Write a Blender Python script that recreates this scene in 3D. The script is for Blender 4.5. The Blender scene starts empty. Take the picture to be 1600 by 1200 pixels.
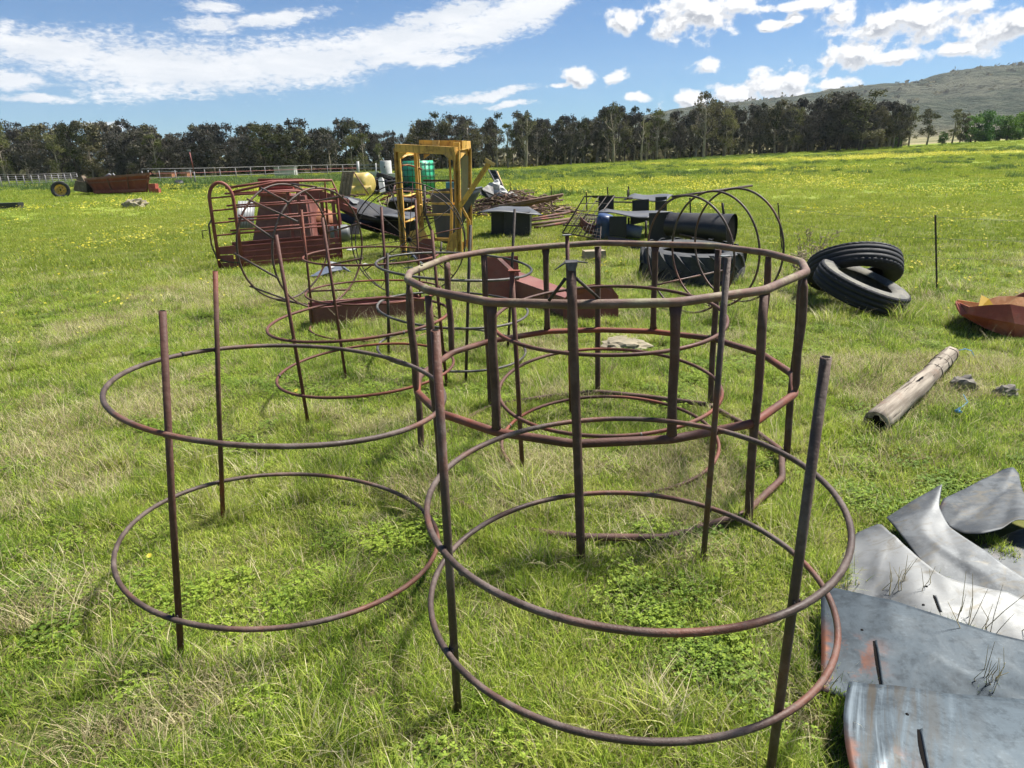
import bpy, math, random
import numpy as np
from mathutils import Vector, Matrix, noise as mnoise
R = math.radians
scn = bpy.context.scene
# ------------------------------------------------------------------ camera
EYE = 1.6
PITCH, ROLL = R(18.148), R(-1.313)
fw = Vector((0, math.cos(PITCH), -math.sin(PITCH)))
u0 = Vector((0, math.sin(PITCH), math.cos(PITCH)))
r0 = Vector((1, 0, 0))
rt = r0 * math.cos(ROLL) + u0 * math.sin(ROLL)
up = -r0 * math.sin(ROLL) + u0 * math.cos(ROLL)
cam_d = bpy.data.cameras.new('camera')
cam = bpy.data.objects.new('camera', cam_d)
scn.collection.objects.link(cam)
M = Matrix((rt, up, -fw)).transposed().to_4x4()
M.translation = Vector((0, 0, EYE))
cam.matrix_world = M
cam_d.lens = 24.3
cam_d.sensor_width = 36
cam_d.clip_start = 0.05
cam_d.clip_end = 9000
scn.camera = cam
# ------------------------------------------------------------------ light
SUN_EL, SUN_AZ = R(58), R(62)          # azimuth clockwise from the +Y axis
sd = bpy.data.lights.new('sun', 'SUN')
sd.energy = 4.2
sd.angle = R(8.0)
sd.color = (1.0, 0.955, 0.88)
sun = bpy.data.objects.new('sun', sd)
scn.collection.objects.link(sun)
sun.location = (20, 30, 60)
sdir = Vector((math.sin(SUN_AZ) * math.cos(SUN_EL), math.cos(SUN_AZ) * math.cos(SUN_EL), math.sin(SUN_EL)))
sun.rotation_euler = sdir.to_track_quat('Z', 'Y').to_euler()
SKY_STRENGTH = 0.050
CLOUD_STRENGTH = 0.41
scn.view_settings.view_transform = 'Standard'
scn.view_settings.look = 'None'
scn.view_settings.gamma = 1.0
scn.view_settings.use_curve_mapping = False
scn.view_settings.exposure = 1.40
scn.cycles.max_bounces = 4
scn.cycles.diffuse_bounces = 2
scn.cycles.use_adaptive_sampling = True
scn.cycles.adaptive_threshold = 0.03
scn.cycles.glossy_bounces = 2
scn.cycles.transmission_bounces = 3
scn.cycles.transparent_max_bounces = 8


# ------------------------------------------------------------------ node helpers
class NT:
    def __init__(s, tree):
        s.t = tree; s.n = tree.nodes; s.l = tree.links

    def new(s, kind, **kw):
        n = s.n.new(kind)
        for k, v in kw.items(): setattr(n, k, v)
        return n

    def put(s, sock, v):
        if v is None: return
        if isinstance(v, bpy.types.NodeSocket): s.l.new(v, sock)
        else:
            if sock.type == 'RGBA' and len(v) == 3: v = (*v, 1)
            sock.default_value = v

    def m(s, op, a, b=None, c=None, clamp=False):
        n = s.new('ShaderNodeMath', operation=op, use_clamp=clamp)
        for i, v in enumerate((a, b, c)):
            if v is not None: s.put(n.inputs[i], v)
        return n.outputs[0]

    def vm(s, op, a, b=None, scale=None):
        n = s.new('ShaderNodeVectorMath', operation=op)
        s.put(n.inputs[0], a)
        if b is not None: s.put(n.inputs[1], b)
        if scale is not None: s.put(n.inputs['Scale'], scale)
        return n.outputs['Value'] if op in ('DOT_PRODUCT', 'LENGTH') else n.outputs[0]

    def noise(s, vec, scale, detail=4, rough=0.55, dist=0.0, lac=2.0):
        n = s.new('ShaderNodeTexNoise')
        if vec is not None: s.put(n.inputs['Vector'], vec)
        n.inputs['Scale'].default_value = scale; n.inputs['Detail'].default_value = detail
        n.inputs['Roughness'].default_value = rough; n.inputs['Distortion'].default_value = dist
        n.inputs['Lacunarity'].default_value = lac
        return n.outputs['Fac']

    def map(s, v, a, b, c=0.0, d=1.0, kind='SMOOTHSTEP'):
        n = s.new('ShaderNodeMapRange', interpolation_type=kind)
        s.put(n.inputs[0], v)
        for i, x in enumerate((a, b, c, d)): s.put(n.inputs[i + 1], x)
        return n.outputs[0]

    def mix(s, f, a, b, mode='MIX'):
        n = s.new('ShaderNodeMix', data_type='RGBA', blend_type=mode)
        s.put(n.inputs[0], f); s.put(n.inputs[6], a); s.put(n.inputs[7], b)
        return n.outputs[2]

    def comb(s, x, y, z):
        n = s.new('ShaderNodeCombineXYZ')
        for i, v in enumerate((x, y, z)): s.put(n.inputs[i], v)
        return n.outputs[0]

    def sep(s, v):
        n = s.new('ShaderNodeSeparateXYZ'); s.put(n.inputs[0], v); return n.outputs

    def bump(s, h, strength=0.3, dist=0.01):
        n = s.new('ShaderNodeBump'); s.put(n.inputs['Height'], h)
        n.inputs['Strength'].default_value = strength; n.inputs['Distance'].default_value = dist
        return n.outputs[0]


def new_mat(name):
    m = bpy.data.materials.new(name); m.use_nodes = True
    t = NT(m.node_tree); t.n.clear()
    out = t.new('ShaderNodeOutputMaterial')
    return m, t, out


def principled(t, out, col, rough=0.6, metal=0.0, normal=None, spec=0.5):
    p = t.new('ShaderNodeBsdfPrincipled')
    t.put(p.inputs['Base Color'], col); t.put(p.inputs['Roughness'], rough)
    t.put(p.inputs['Metallic'], metal); t.put(p.inputs['Specular IOR Level'], spec)
    if normal is not None: t.put(p.inputs['Normal'], normal)
    t.l.new(p.outputs[0], out.inputs[0])
    return p


# ------------------------------------------------------------------ world
W = bpy.data.worlds.new('World'); scn.world = W; W.use_nodes = True
t = NT(W.node_tree); t.n.clear()
wo = t.new('ShaderNodeOutputWorld')
sky = t.new('ShaderNodeTexSky', sky_type='NISHITA')
sky.sun_disc = False
sky.sun_elevation = SUN_EL; sky.sun_rotation = SUN_AZ
sky.altitude = 1200; sky.air_density = 1.0; sky.dust_density = 0.35; sky.ozone_density = 3.0
tc = t.new('ShaderNodeTexCoord')
dv = t.vm('NORMALIZE', tc.outputs['Generated'])
sx, sy, sz = t.sep(dv)
az = t.m('MULTIPLY', t.m('ARCTAN2', sx, sy), 57.29578)
el = t.m('MULTIPLY', t.m('ARCSINE', sz), 57.29578)
# cumulus: ellipses in (azimuth, elevation) degrees on the dome; group evaluates the field at a point
CUM = [(8.89, 9.27, 2.08, 1.13), (13.91, 9.33, 4.2, 1.93), (16.74, 9.82, 2.89, 0.9), (5.78, 5.63, 1.62, 1.01), (8.38, 5.54, 1.17, 0.75), (4.14, 5.1, 1.2, 0.31), (14.98, 5.96, 1.52, 0.68), (20.44, 4.54, 3.55, 1.45), (17.2, 3.92, 2.98, 0.99), (23.6, 4.36, 1.83, 0.57), (14.25, 3.6, 2.57, 0.91), (19.53, 8.36, 1.7, 0.41), (20.79, 8.73, 1.02, 0.45), (23.74, 8.49, 2.21, 1.15), (26.01, 7.45, 2.56, 1.5), (25.18, 6.35, 2.88, 1.18), (28.59, 7.78, 3.22, 1.71), (27.37, 5.88, 2.94, 0.63), (30.64, 8.41, 2.32, 0.75), (32.43, 6.86, 2.48, 1.42), (31.0, 6.08, 2.34, 0.61), (34.16, 7.39, 1.81, 1.22), (9.99, 4.2, 1.81, 0.51), (20.59, 9.45, 3.65, 0.45)]
g = bpy.data.node_groups.new('cumulus_field', 'ShaderNodeTree')
g.interface.new_socket('P', in_out='INPUT', socket_type='NodeSocketVector')
g.interface.new_socket('D', in_out='OUTPUT', socket_type='NodeSocketFloat')
gt = NT(g)
gi = gt.new('NodeGroupInput'); go = gt.new('NodeGroupOutput')
P = gi.outputs[0]
acc = None
for cx, cy, rx, ry in CUM:
    v = gt.vm('MULTIPLY', gt.vm('SUBTRACT', P, (cx, cy, 0)), (1 / rx, 1 / ry, 0))
    d = gt.m('SUBTRACT', 1.0, gt.vm('LENGTH', v))
    acc = d if acc is None else gt.m('SMOOTH_MAX', acc, d, 0.12)
acc = gt.m('MAXIMUM', acc, -0.9)
n1 = gt.noise(gt.vm('MULTIPLY', P, (1, 1.25, 1)), 0.62, 8, 0.60, 0.15)
n2 = gt.noise(gt.vm('MULTIPLY', P, (1, 1.2, 1)), 0.17, 3, 0.5)
# scattered cumulus elsewhere on the dome
px_, py_, _ = gt.sep(P)
off = gt.m('ABSOLUTE', px_)
els = gt.m('MAXIMUM', gt.map(off, 38, 50, kind='LINEAR'), gt.map(py_, 13, 22, kind='LINEAR'))
n3 = gt.noise(P, 0.055, 4, 0.55)
gen = gt.m('ADD', gt.m('MULTIPLY', gt.m('SUBTRACT', n3, 0.60), 5.0), gt.m('MULTIPLY', gt.m('SUBTRACT', els, 1.0), 3.0))
acc = gt.m('MAXIMUM', acc, gen)
dens = gt.m('ADD', acc, gt.m('MULTIPLY', gt.m('SUBTRACT', n1, 0.5), 2.7))
dens = gt.m('ADD', dens, gt.m('MULTIPLY', gt.m('SUBTRACT', n2, 0.5), 0.4))
gt.l.new(dens, go.inputs[0])


def field(vec):
    n = t.new('ShaderNodeGroup'); n.node_tree = g
    t.put(n.inputs[0], vec); return n.outputs[0]


p2 = t.comb(az, el, 0.0)
d0 = field(p2)
d1 = field(t.vm('ADD', p2, (0.30, 0.50, 0)))
cov = t.map(d0, 0.08, 0.55)
lit = t.map(t.m('SUBTRACT', d0, d1), -0.16, 0.20)
thick = t.map(d0, 0.25, 1.0)
shade = t.m('MULTIPLY', t.m('SUBTRACT', 1.0, lit), t.m('ADD', 0.25, t.m('MULTIPLY', thick, 0.75)))
ccol = t.mix(shade, (1.0, 1.0, 1.0), (0.40, 0.43, 0.48))
# streaky sheet cloud
STR = [(-31.34, 7.27, 4.89, 1.43, 0), (-24.45, 6.4, 9.0, 1.91, -2), (-21.26, 5.86, 8.38, 1.69, 4), (-14.58, 6.99, 9.93, 1.72, 5), (-8.01, 8.08, 9.09, 1.63, 8), (-1.3, 9.29, 6.94, 1.71, 16), (3.0, 10.35, 4.22, 1.21, 22), (-7.14, 7.01, 5.91, 0.59, 3), (-33.6, 5.33, 2.31, 0.68, 0), (-32.28, 4.32, 2.39, 0.35, 0), (-1.45, 4.6, 3.85, 0.47, 6), (-20.8, 9.0, 2.83, 0.72, 0), (-20.61, 10.25, 2.34, 0.44, 0), (-16.48, 9.62, 4.48, 0.55, 8), (-4.11, 10.15, 6.37, 0.94, 15), (-27.82, 2.71, 1.75, 0.28, 0), (-0.0, 3.8, 2.21, 0.26, 0)]
acc = None
wp = t.vm('ADD', p2, t.vm('MULTIPLY', t.comb(t.noise(p2, 0.09, 3), t.noise(t.vm('ADD', p2, (31, 7, 0)), 0.12, 4), 0), (5.0, 2.2, 0)))
wp = t.vm('SUBTRACT', wp, (2.5, 1.1, 0))
for cx, cy, rx, ry, an in STR:
    q = t.vm('SUBTRACT', wp, (cx, cy, 0))
    ca, sa = math.cos(R(an)), math.sin(R(an))
    u = t.vm('DOT_PRODUCT', q, (ca / rx, sa / rx, 0)); v = t.vm('DOT_PRODUCT', q, (-sa / ry, ca / ry, 0))
    d = t.m('SUBTRACT', 1.0, t.m('SQRT', t.m('ADD', t.m('MULTIPLY', u, u), t.m('MULTIPLY', v, v))))
    acc = d if acc is None else t.m('SMOOTH_MAX', acc, d, 0.15)
st1 = t.noise(t.vm('MULTIPLY', p2, (0.16, 0.75, 1)), 1.0, 6, 0.6, 0.4)
st2 = t.noise(t.vm('MULTIPLY', p2, (0.8, 1.6, 1)), 1.0, 5, 0.62, 0.2)
st3 = t.noise(t.vm('MULTIPLY', p2, (1.6, 4.2, 1)), 1.0, 6, 0.65, 0.5)
acc = t.m('ADD', acc, t.m('MULTIPLY', t.m('SUBTRACT', st3, 0.52), 1.5))
sdn = t.m('ADD', t.m('ADD', acc, t.m('MULTIPLY', t.m('SUBTRACT', st1, 0.5), 1.2)), t.m('MULTIPLY', t.m('SUBTRACT', st2, 0.5), 0.75))
scov = t.m('MULTIPLY', t.map(sdn, -0.16, 0.58), 0.93)
scol = t.mix(t.map(st1, 0.35, 0.7), (0.80, 0.83, 0.87), (0.99, 0.99, 0.99))
# thin bright veil low down
skyc = t.mix(1.0, sky.outputs[0], (0.45, 0.66, 0.83), 'MULTIPLY')
bs = t.new('ShaderNodeBackground'); t.put(bs.inputs[0], skyc); bs.inputs[1].default_value = SKY_STRENGTH
bstr = t.new('ShaderNodeBackground'); t.put(bstr.inputs[0], scol); bstr.inputs[1].default_value = CLOUD_STRENGTH
bc = t.new('ShaderNodeBackground'); t.put(bc.inputs[0], ccol); bc.inputs[1].default_value = CLOUD_STRENGTH
above = t.map(el, -0.5, 0.3, kind='LINEAR')
m1 = t.new('ShaderNodeMixShader'); t.put(m1.inputs[0], t.m('MULTIPLY', scov, above)); t.l.new(bs.outputs[0], m1.inputs[1]); t.l.new(bstr.outputs[0], m1.inputs[2])
m2 = t.new('ShaderNodeMixShader'); t.put(m2.inputs[0], t.m('MULTIPLY', cov, above)); t.l.new(m1.outputs[0], m2.inputs[1]); t.l.new(bc.outputs[0], m2.inputs[2])
t.l.new(m2.outputs[0], wo.inputs[0])


# ------------------------------------------------------------------ materials
def rust_mat(name, base, orange, grey, rough=0.62, scale=9.0, wear=0.5, lichen=None, metal=0.0, orange_amt=0.5):
    m, t, out = new_mat(name)
    tc = t.new('ShaderNodeTexCoord').outputs['Object']
    a = t.noise(tc, scale, 6, 0.62); b = t.noise(tc, scale * 0.28, 3, 0.5); c = t.noise(tc, scale * 7, 4, 0.7)
    col = t.mix(t.map(a, 0.40, 0.68), base, tuple(x * 1.55 for x in base))
    col = t.mix(t.m('MULTIPLY', t.map(b, 0.50, 0.66), orange_amt), col, orange)
    col = t.mix(t.m('MULTIPLY', t.map(t.m('ADD', a, t.m('MULTIPLY', c, 0.4)), 0.66, 0.90), wear), col, grey)
    col = t.mix(t.map(c, 0.56, 0.78, 0, 0.5), col, tuple(x * 0.45 for x in base))
    if lichen:
        e = t.noise(t.vm('ADD', tc, (5, 3, 9)), scale * 0.5, 5, 0.65)
        nz = t.sep(t.new('ShaderNodeNewGeometry').outputs['Normal'])[2]
        col = t.mix(t.m('MULTIPLY', t.map(e, 0.44, 0.62), t.map(nz, -0.3, 0.7, 0.25, 0.85)), col, lichen)
    col = t.vm('SCALE', col, scale=0.80)
    principled(t, out, col, t.map(a, 0.3, 0.7, rough - 0.06, rough + 0.20), metal, t.bump(t.m('ADD', c, t.m('MULTIPLY', a, 0.6)), 0.7, 0.004), 0.35)
    return m


def paint_mat(name, base, dirt=(0.12, 0.08, 0.05), dirt_amt=0.4, rough=0.5, scale=4.0, metal=0.0, spec=0.5, streak=0.0):
    m, t, out = new_mat(name)
    tc = t.new('ShaderNodeTexCoord').outputs['Object']
    a = t.noise(tc, scale, 6, 0.62); c = t.noise(tc, scale * 8, 4, 0.65); b = t.noise(tc, scale * 0.35, 2)
    col = t.mix(t.map(b, 0.35, 0.65), tuple(x * 0.8 for x in base), tuple(min(0.9, x * 1.15) for x in base))
    d = t.m('MULTIPLY', t.map(t.m('ADD', t.m('MULTIPLY', a, 0.75), t.m('MULTIPLY', c, 0.25)), 0.50, 0.66), dirt_amt)
    col = t.mix(d, col, dirt)
    if streak:
        s_ = t.noise(t.vm('MULTIPLY', tc, (14, 14, 0.9)), 1.0, 4, 0.6)
        col = t.mix(t.m('MULTIPLY', t.map(s_, 0.52, 0.68), streak), col, dirt)
    col = t.vm('SCALE', col, scale=0.84)
    principled(t, out, col, t.map(a, 0.3, 0.7, rough - 0.1, min(1, rough + 0.2)), metal, t.bump(c, 0.2, 0.003), spec)
    return m


MAT = {}
MAT['pipe_brown'] = rust_mat('pipe_brown', (0.074, 0.050, 0.041), (0.23, 0.080, 0.045), (0.19, 0.155, 0.135), 0.52, 9, 0.55, orange_amt=0.6)
MAT['pipe_red'] = rust_mat('pipe_red', (0.095, 0.042, 0.030), (0.32, 0.080, 0.042), (0.17, 0.13, 0.11), 0.6, 6, 0.35, orange_amt=0.75)
MAT['pipe_redder'] = rust_mat('pipe_redder', (0.105, 0.040, 0.028), (0.27, 0.075, 0.036), (0.17, 0.12, 0.10), 0.6, 5, 0.25, orange_amt=0.8)
MAT['pipe_grey'] = rust_mat('pipe_grey', (0.062, 0.056, 0.052), (0.13, 0.07, 0.045), (0.24, 0.22, 0.20), 0.45, 6, 0.6, orange_amt=0.2)
MAT['pipe_dark'] = rust_mat('pipe_dark', (0.045, 0.034, 0.028), (0.12, 0.055, 0.03), (0.15, 0.13, 0.11), 0.6, 8, 0.4, orange_amt=0.3)
MAT['pipe_lichen'] = rust_mat('pipe_lichen', (0.150, 0.090, 0.070), (0.25, 0.120, 0.080), (0.22, 0.19, 0.165), 0.66, 9, 0.45, lichen=(0.33, 0.30, 0.185), orange_amt=0.4)
MAT['post_rust'] = rust_mat('post_rust', (0.088, 0.048, 0.036), (0.17, 0.066, 0.044), (0.16, 0.12, 0.10), 0.62, 12, 0.45, orange_amt=0.4)
MAT['plate_brown'] = rust_mat('plate_brown', (0.230, 0.066, 0.050), (0.32, 0.105, 0.066), (0.21, 0.145, 0.12), 0.55, 3, 0.35, orange_amt=0.35)
MAT['trough_brown'] = rust_mat('trough_brown', (0.190, 0.072, 0.058), (0.30, 0.115, 0.078), (0.22, 0.155, 0.135), 0.50, 2.5, 0.35, orange_amt=0.35)
MAT['hopper_red'] = rust_mat('hopper_red', (0.24, 0.048, 0.034), (0.34, 0.080, 0.048), (0.30, 0.17, 0.13), 0.6, 2.2, 0.3, orange_amt=0.4)
MAT['rust_orange'] = rust_mat('rust_orange', (0.26, 0.10, 0.045), (0.42, 0.20, 0.09), (0.38, 0.27, 0.19), 0.7, 4, 0.5, orange_amt=0.6)
MAT['scrap_red'] = rust_mat('scrap_red', (0.33, 0.075, 0.048), (0.44, 0.15, 0.075), (0.34, 0.20, 0.15), 0.62, 5, 0.4, orange_amt=0.4)
MAT['scrap_orange'] = rust_mat('scrap_orange', (0.46, 0.22, 0.10), (0.60, 0.34, 0.15), (0.5, 0.38, 0.27), 0.7, 5, 0.5, orange_amt=0.7)
MAT['yellow'] = paint_mat('yellow_paint', (0.76, 0.44, 0.085), (0.22, 0.10, 0.04), 0.75, 0.6, 9, streak=0.55)
MAT['yellow_light'] = paint_mat('yellow_light', (0.66, 0.44, 0.14), (0.25, 0.13, 0.05), 0.5, 0.55, 5)
MAT['yellow_bright'] = paint_mat('yellow_bright', (0.62, 0.40, 0.03), (0.25, 0.13, 0.05), 0.3, 0.5, 6)
MAT['yellow_wrap'] = paint_mat('yellow_wrap', (0.62, 0.47, 0.14), (0.4, 0.25, 0.06), 0.5, 0.5, 1.5, streak=0.4)
MAT['green_tank'] = paint_mat('green_plastic', (0.055, 0.52, 0.28), (0.03, 0.25, 0.15), 0.4, 0.4, 0.8)
MAT['green_pale'] = paint_mat('pale_green_sheet', (0.34, 0.36, 0.21), (0.30, 0.22, 0.12), 0.5, 0.5, 3, streak=0.5)
MAT['black_iron'] = paint_mat('black_sheet_iron', (0.018, 0.018, 0.020), (0.07, 0.066, 0.062), 0.5, 0.5, 3)
MAT['black_top'] = paint_mat('dusty_black_top', (0.075, 0.078, 0.083), (0.15, 0.145, 0.135), 0.5, 0.55, 2.5)  # lighter than the sheet-iron black, mostly for top sheets
MAT['cone_grey'] = paint_mat('dark_grey_plastic', (0.075, 0.080, 0.090), (0.15, 0.145, 0.14), 0.45, 0.5, 1.5)
MAT['white_dull'] = paint_mat('weathered_white', (0.50, 0.50, 0.48), (0.35, 0.32, 0.27), 0.5, 0.7, 2)
MAT['pale_metal'] = paint_mat('pale_metal', (0.21, 0.22, 0.22), (0.25, 0.2, 0.16), 0.5, 0.5, 2, metal=0.3)
MAT['blue_drum'] = paint_mat('faded_blue_drum', (0.035, 0.07, 0.17), (0.15, 0.07, 0.04), 0.6, 0.5, 3)
MAT['blue_grey'] = paint_mat('blue_grey_sheet', (0.10, 0.12, 0.16), (0.3, 0.28, 0.25), 0.5, 0.5, 4)
MAT['beige_foam'] = paint_mat('beige_block', (0.38, 0.31, 0.21), (0.24, 0.18, 0.11), 0.5, 0.8, 5)
MAT['blue_twine'] = paint_mat('blue_twine', (0.06, 0.30, 0.62), (0.1, 0.3, 0.5), 0.3, 0.7, 20)
MAT['corr_brown'] = paint_mat('weathered_boards', (0.145, 0.105, 0.068), (0.36, 0.29, 0.21), 0.5, 0.8, 5, streak=0.4)
MAT['hole_dark'] = paint_mat('hole_dark', (0.008, 0.007, 0.006), (0.012, 0.01, 0.01), 0.2, 0.9, 5, spec=0.1)  # near-black; mostly paints in the shade inside holes and open ends
MAT['wire_tangle'] = rust_mat('wire_tangle', (0.17, 0.105, 0.075), (0.26, 0.13, 0.08), (0.30, 0.26, 0.22), 0.8, 3, 0.5)
MAT['fence_white'] = paint_mat('fence_white', (0.26, 0.25, 0.245), (0.35, 0.22, 0.18), 0.4, 0.6, 1)
MAT['fence_red'] = paint_mat('fence_red', (0.30, 0.09, 0.08), (0.3, 0.2, 0.15), 0.4, 0.6, 1)
MAT['twig'] = paint_mat('dry_twig', (0.34, 0.28, 0.19), (0.1, 0.07, 0.05), 0.5, 0.9, 20, spec=0.1)


def tyre_mat(name, base, dust, amt):
    m, t, out = new_mat(name)
    tc = t.new('ShaderNodeTexCoord').outputs['Object']
    a = t.noise(tc, 5, 5, 0.6); c = t.noise(tc, 45, 4, 0.65)
    col = t.mix(t.m('MULTIPLY', t.map(t.m('ADD', a, t.m('MULTIPLY', c, 0.3)), 0.50, 0.82), amt), base, dust)
    principled(t, out, col, t.map(a, 0.3, 0.7, 0.62, 0.85), 0, t.bump(c, 0.35, 0.003), 0.35)
    return m


MAT['tyre'] = tyre_mat('tyre_rubber', (0.015, 0.016, 0.020), (0.040, 0.040, 0.042), 0.5)
MAT['tyre_side'] = tyre_mat('tyre_sidewall', (0.060, 0.060, 0.058), (0.19, 0.18, 0.145), 0.95)  # dust, its tone also raised to paint in the sidewall highlight
MAT['tyre_old'] = tyre_mat('tyre_old', (0.030, 0.032, 0.036), (0.085, 0.086, 0.084), 0.7)


def galv_mat(name, tone, rust_side=0.0, streaks=0.0, bright=0.0):
    m, t, out = new_mat(name)
    uv = t.new('ShaderNodeTexCoord')
    ob = uv.outputs['Object']; g_ = uv.outputs['UV']
    u, v, _ = t.sep(g_)
    a = t.noise(ob, 7, 8, 0.68, 0.6); b = t.noise(ob, 26, 5, 0.7); c = t.noise(ob, 1.8, 3, 0.5)
    mot = t.noise(ob, 70, 3, 0.6)
    col = t.mix(t.map(a, 0.36, 0.66), tuple(x * 0.66 for x in tone), tuple(min(1, x * 1.22) for x in tone))
    col = t.mix(t.map(b, 0.46, 0.66, 0, 0.65), col, tuple(x * 0.50 for x in tone))
    col = t.mix(t.map(mot, 0.5, 0.75, 0, 0.35), col, tuple(min(1, x * 1.5) for x in tone))
    scr = t.noise(t.vm('MULTIPLY', ob, (9, 160, 40)), 1.0, 3, 0.6, 1.2); scr2 = t.noise(t.vm('MULTIPLY', ob, (130, 14, 40)), 1.0, 3, 0.6, 1.0)
    col = t.mix(t.map(scr, 0.60, 0.74, 0, 0.35), col, tuple(min(1, x * 1.7) for x in tone))
    col = t.mix(t.map(scr2, 0.62, 0.74, 0, 0.40), col, tuple(x * 0.5 for x in tone))
    if bright:
        col = t.mix(t.m('MULTIPLY', t.map(c, 0.40, 0.62), bright), col, (0.26, 0.265, 0.26))
        col = t.mix(t.map(t.noise(t.vm('MULTIPLY', ob, (5, 9, 3)), 2, 6, 0.68, 0.8), 0.50, 0.68, 0, 0.65), col, (0.15, 0.135, 0.105))
    if streaks:
        s_ = t.noise(t.comb(t.m('MULTIPLY', u, 16), t.m('MULTIPLY', v, 1.1), 0), 1.0, 5, 0.6, 0.5)
        lim = t.map(u, 0.05, 0.62, 1, 0)
        col = t.mix(t.m('MULTIPLY', t.m('MULTIPLY', t.map(s_, 0.46, 0.62), lim), streaks), col, (0.060, 0.047, 0.030))
        col = t.mix(t.m('MULTIPLY', t.map(t.m('SUBTRACT', 1.0, s_), 0.52, 0.66), t.m('MULTIPLY', lim, 0.7)), col, (0.175, 0.21, 0.235))
    if rust_side:
        e = t.m('ADD', u, t.m('MULTIPLY', t.m('SUBTRACT', a, 0.5), 0.20))
        k = t.m('MULTIPLY', t.map(e, 0.045, 0.0), t.map(v, 0.30, 0.62))
        k2 = t.m('MULTIPLY', t.m('MULTIPLY', t.map(t.noise(ob, 9, 5, 0.7), 0.52, 0.66), t.map(u, 0.34, 0.10)), t.m('MULTIPLY', t.map(v, 0.42, 0.58), t.map(v, 0.90, 0.74)))
        col = t.mix(t.m('MULTIPLY', t.m('MAXIMUM', k, k2), rust_side), col, (0.125, 0.050, 0.028))
    principled(t, out, col, t.map(a, 0.3, 0.7, 0.50, 0.72), 0.45, t.bump(t.m('ADD', c, t.m('MULTIPLY', b, 0.05)), 0.25, 0.02), 0.22)
    return m


MAT['galv_grey'] = galv_mat('galvanised_grey', (0.050, 0.063, 0.074), 1.0)
MAT['galv_streak'] = galv_mat('galvanised_streaked', (0.068, 0.086, 0.100), 0.9, 0.75)
MAT['galv_white'] = galv_mat('galvanised_pale', (0.110, 0.117, 0.123), 0, 0, 0.85)
MAT['galv_mid'] = galv_mat('galvanised_mid', (0.125, 0.134, 0.141), 0, 0, 0.8)
MAT['galv_dull'] = galv_mat('galvanised_dull', (0.092, 0.100, 0.106), 0.25, 0, 0.15)


def leaf_mat(name, cols, trans=0.35, nscale=0.8, rough=0.6, var=0.25, spec=0.2):
    m, t, out = new_mat(name)
    geo = t.new('ShaderNodeNewGeometry'); oi = t.new('ShaderNodeObjectInfo')
    a = t.noise(geo.outputs['Position'], nscale, 3, 0.6)
    f = t.m('ADD', t.m('MULTIPLY', t.m('SUBTRACT', a, 0.5), 2.2), oi.outputs['Random'])
    f = t.m('ADD', f, t.m('MULTIPLY', t.m('SUBTRACT', geo.outputs['Random Per Island'], 0.5), 0.7), clamp=True)
    cr = t.new('ShaderNodeValToRGB'); t.l.new(f, cr.inputs[0])
    while len(cr.color_ramp.elements) < len(cols): cr.color_ramp.elements.new(0.5)
    for i, c in enumerate(cols):
        cr.color_ramp.elements[i].position = i / (len(cols) - 1); cr.color_ramp.elements[i].color = (*c, 1)
    col = cr.outputs[0]
    v = t.m('ADD', 1 - var, t.m('MULTIPLY', geo.outputs['Random Per Island'], 2 * var))
    col = t.vm('SCALE', col, scale=v)
    p = principled(t, out, col, rough, 0, None, spec)
    tr = t.new('ShaderNodeBsdfTranslucent'); t.put(tr.inputs[0], t.vm('SCALE', col, scale=1.15))
    mx = t.new('ShaderNodeMixShader'); mx.inputs[0].default_value = trans
    t.l.new(p.outputs[0], mx.inputs[1]); t.l.new(tr.outputs[0], mx.inputs[2]); t.l.new(mx.outputs[0], out.inputs[0])
    return m


MAT['grass'] = leaf_mat('grass_blades', [(0.135, 0.215, 0.032), (0.230, 0.335, 0.038), (0.330, 0.425, 0.050), (0.400, 0.430, 0.095)], 0.45, 0.9, var=0.38)
MAT['grass_far'] = leaf_mat('grass_field', [(0.190, 0.255, 0.036), (0.245, 0.310, 0.040), (0.285, 0.335, 0.046), (0.315, 0.335, 0.058)], 0.40, 0.12, var=0.15)
MAT['grass_dry'] = leaf_mat('dry_grass', [(0.30, 0.24, 0.13), (0.42, 0.36, 0.20), (0.54, 0.48, 0.29)], 0.30, 2.0)
MAT['clover'] = leaf_mat('ground_leaves', [(0.135, 0.215, 0.034), (0.205, 0.295, 0.038), (0.280, 0.360, 0.048)], 0.40, 1.1)
MAT['weed'] = leaf_mat('weed_bank', [(0.085, 0.145, 0.040), (0.125, 0.190, 0.052), (0.170, 0.235, 0.060)], 0.3, 0.2)
MAT['petal'] = leaf_mat('yellow_petals', [(0.52, 0.44, 0.03), (0.60, 0.53, 0.05), (0.66, 0.60, 0.12)], 0.3, 1.0, var=0.1)
MAT['gum_leaf'] = leaf_mat('gum_leaves', [(0.044, 0.049, 0.028), (0.078, 0.083, 0.044), (0.115, 0.115, 0.060), (0.145, 0.130, 0.075)], 0.16, 0.11, var=0.20, rough=0.9, spec=0.02)
MAT['gum_leaf_grey'] = leaf_mat('grey_gum_leaves', [(0.050, 0.050, 0.042), (0.080, 0.077, 0.062), (0.108, 0.100, 0.078)], 0.12, 0.11, var=0.20, rough=0.9, spec=0.02)
MAT['gum_leaf_green'] = leaf_mat('greener_gum_leaves', [(0.100, 0.110, 0.045), (0.150, 0.155, 0.065), (0.200, 0.190, 0.085)], 0.22, 0.11, var=0.2, spec=0.02)
MAT['bright_leaf'] = leaf_mat('bright_leaves', [(0.045, 0.120, 0.024), (0.075, 0.175, 0.030), (0.125, 0.230, 0.04)], 0.25, 0.2, var=0.3)
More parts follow.
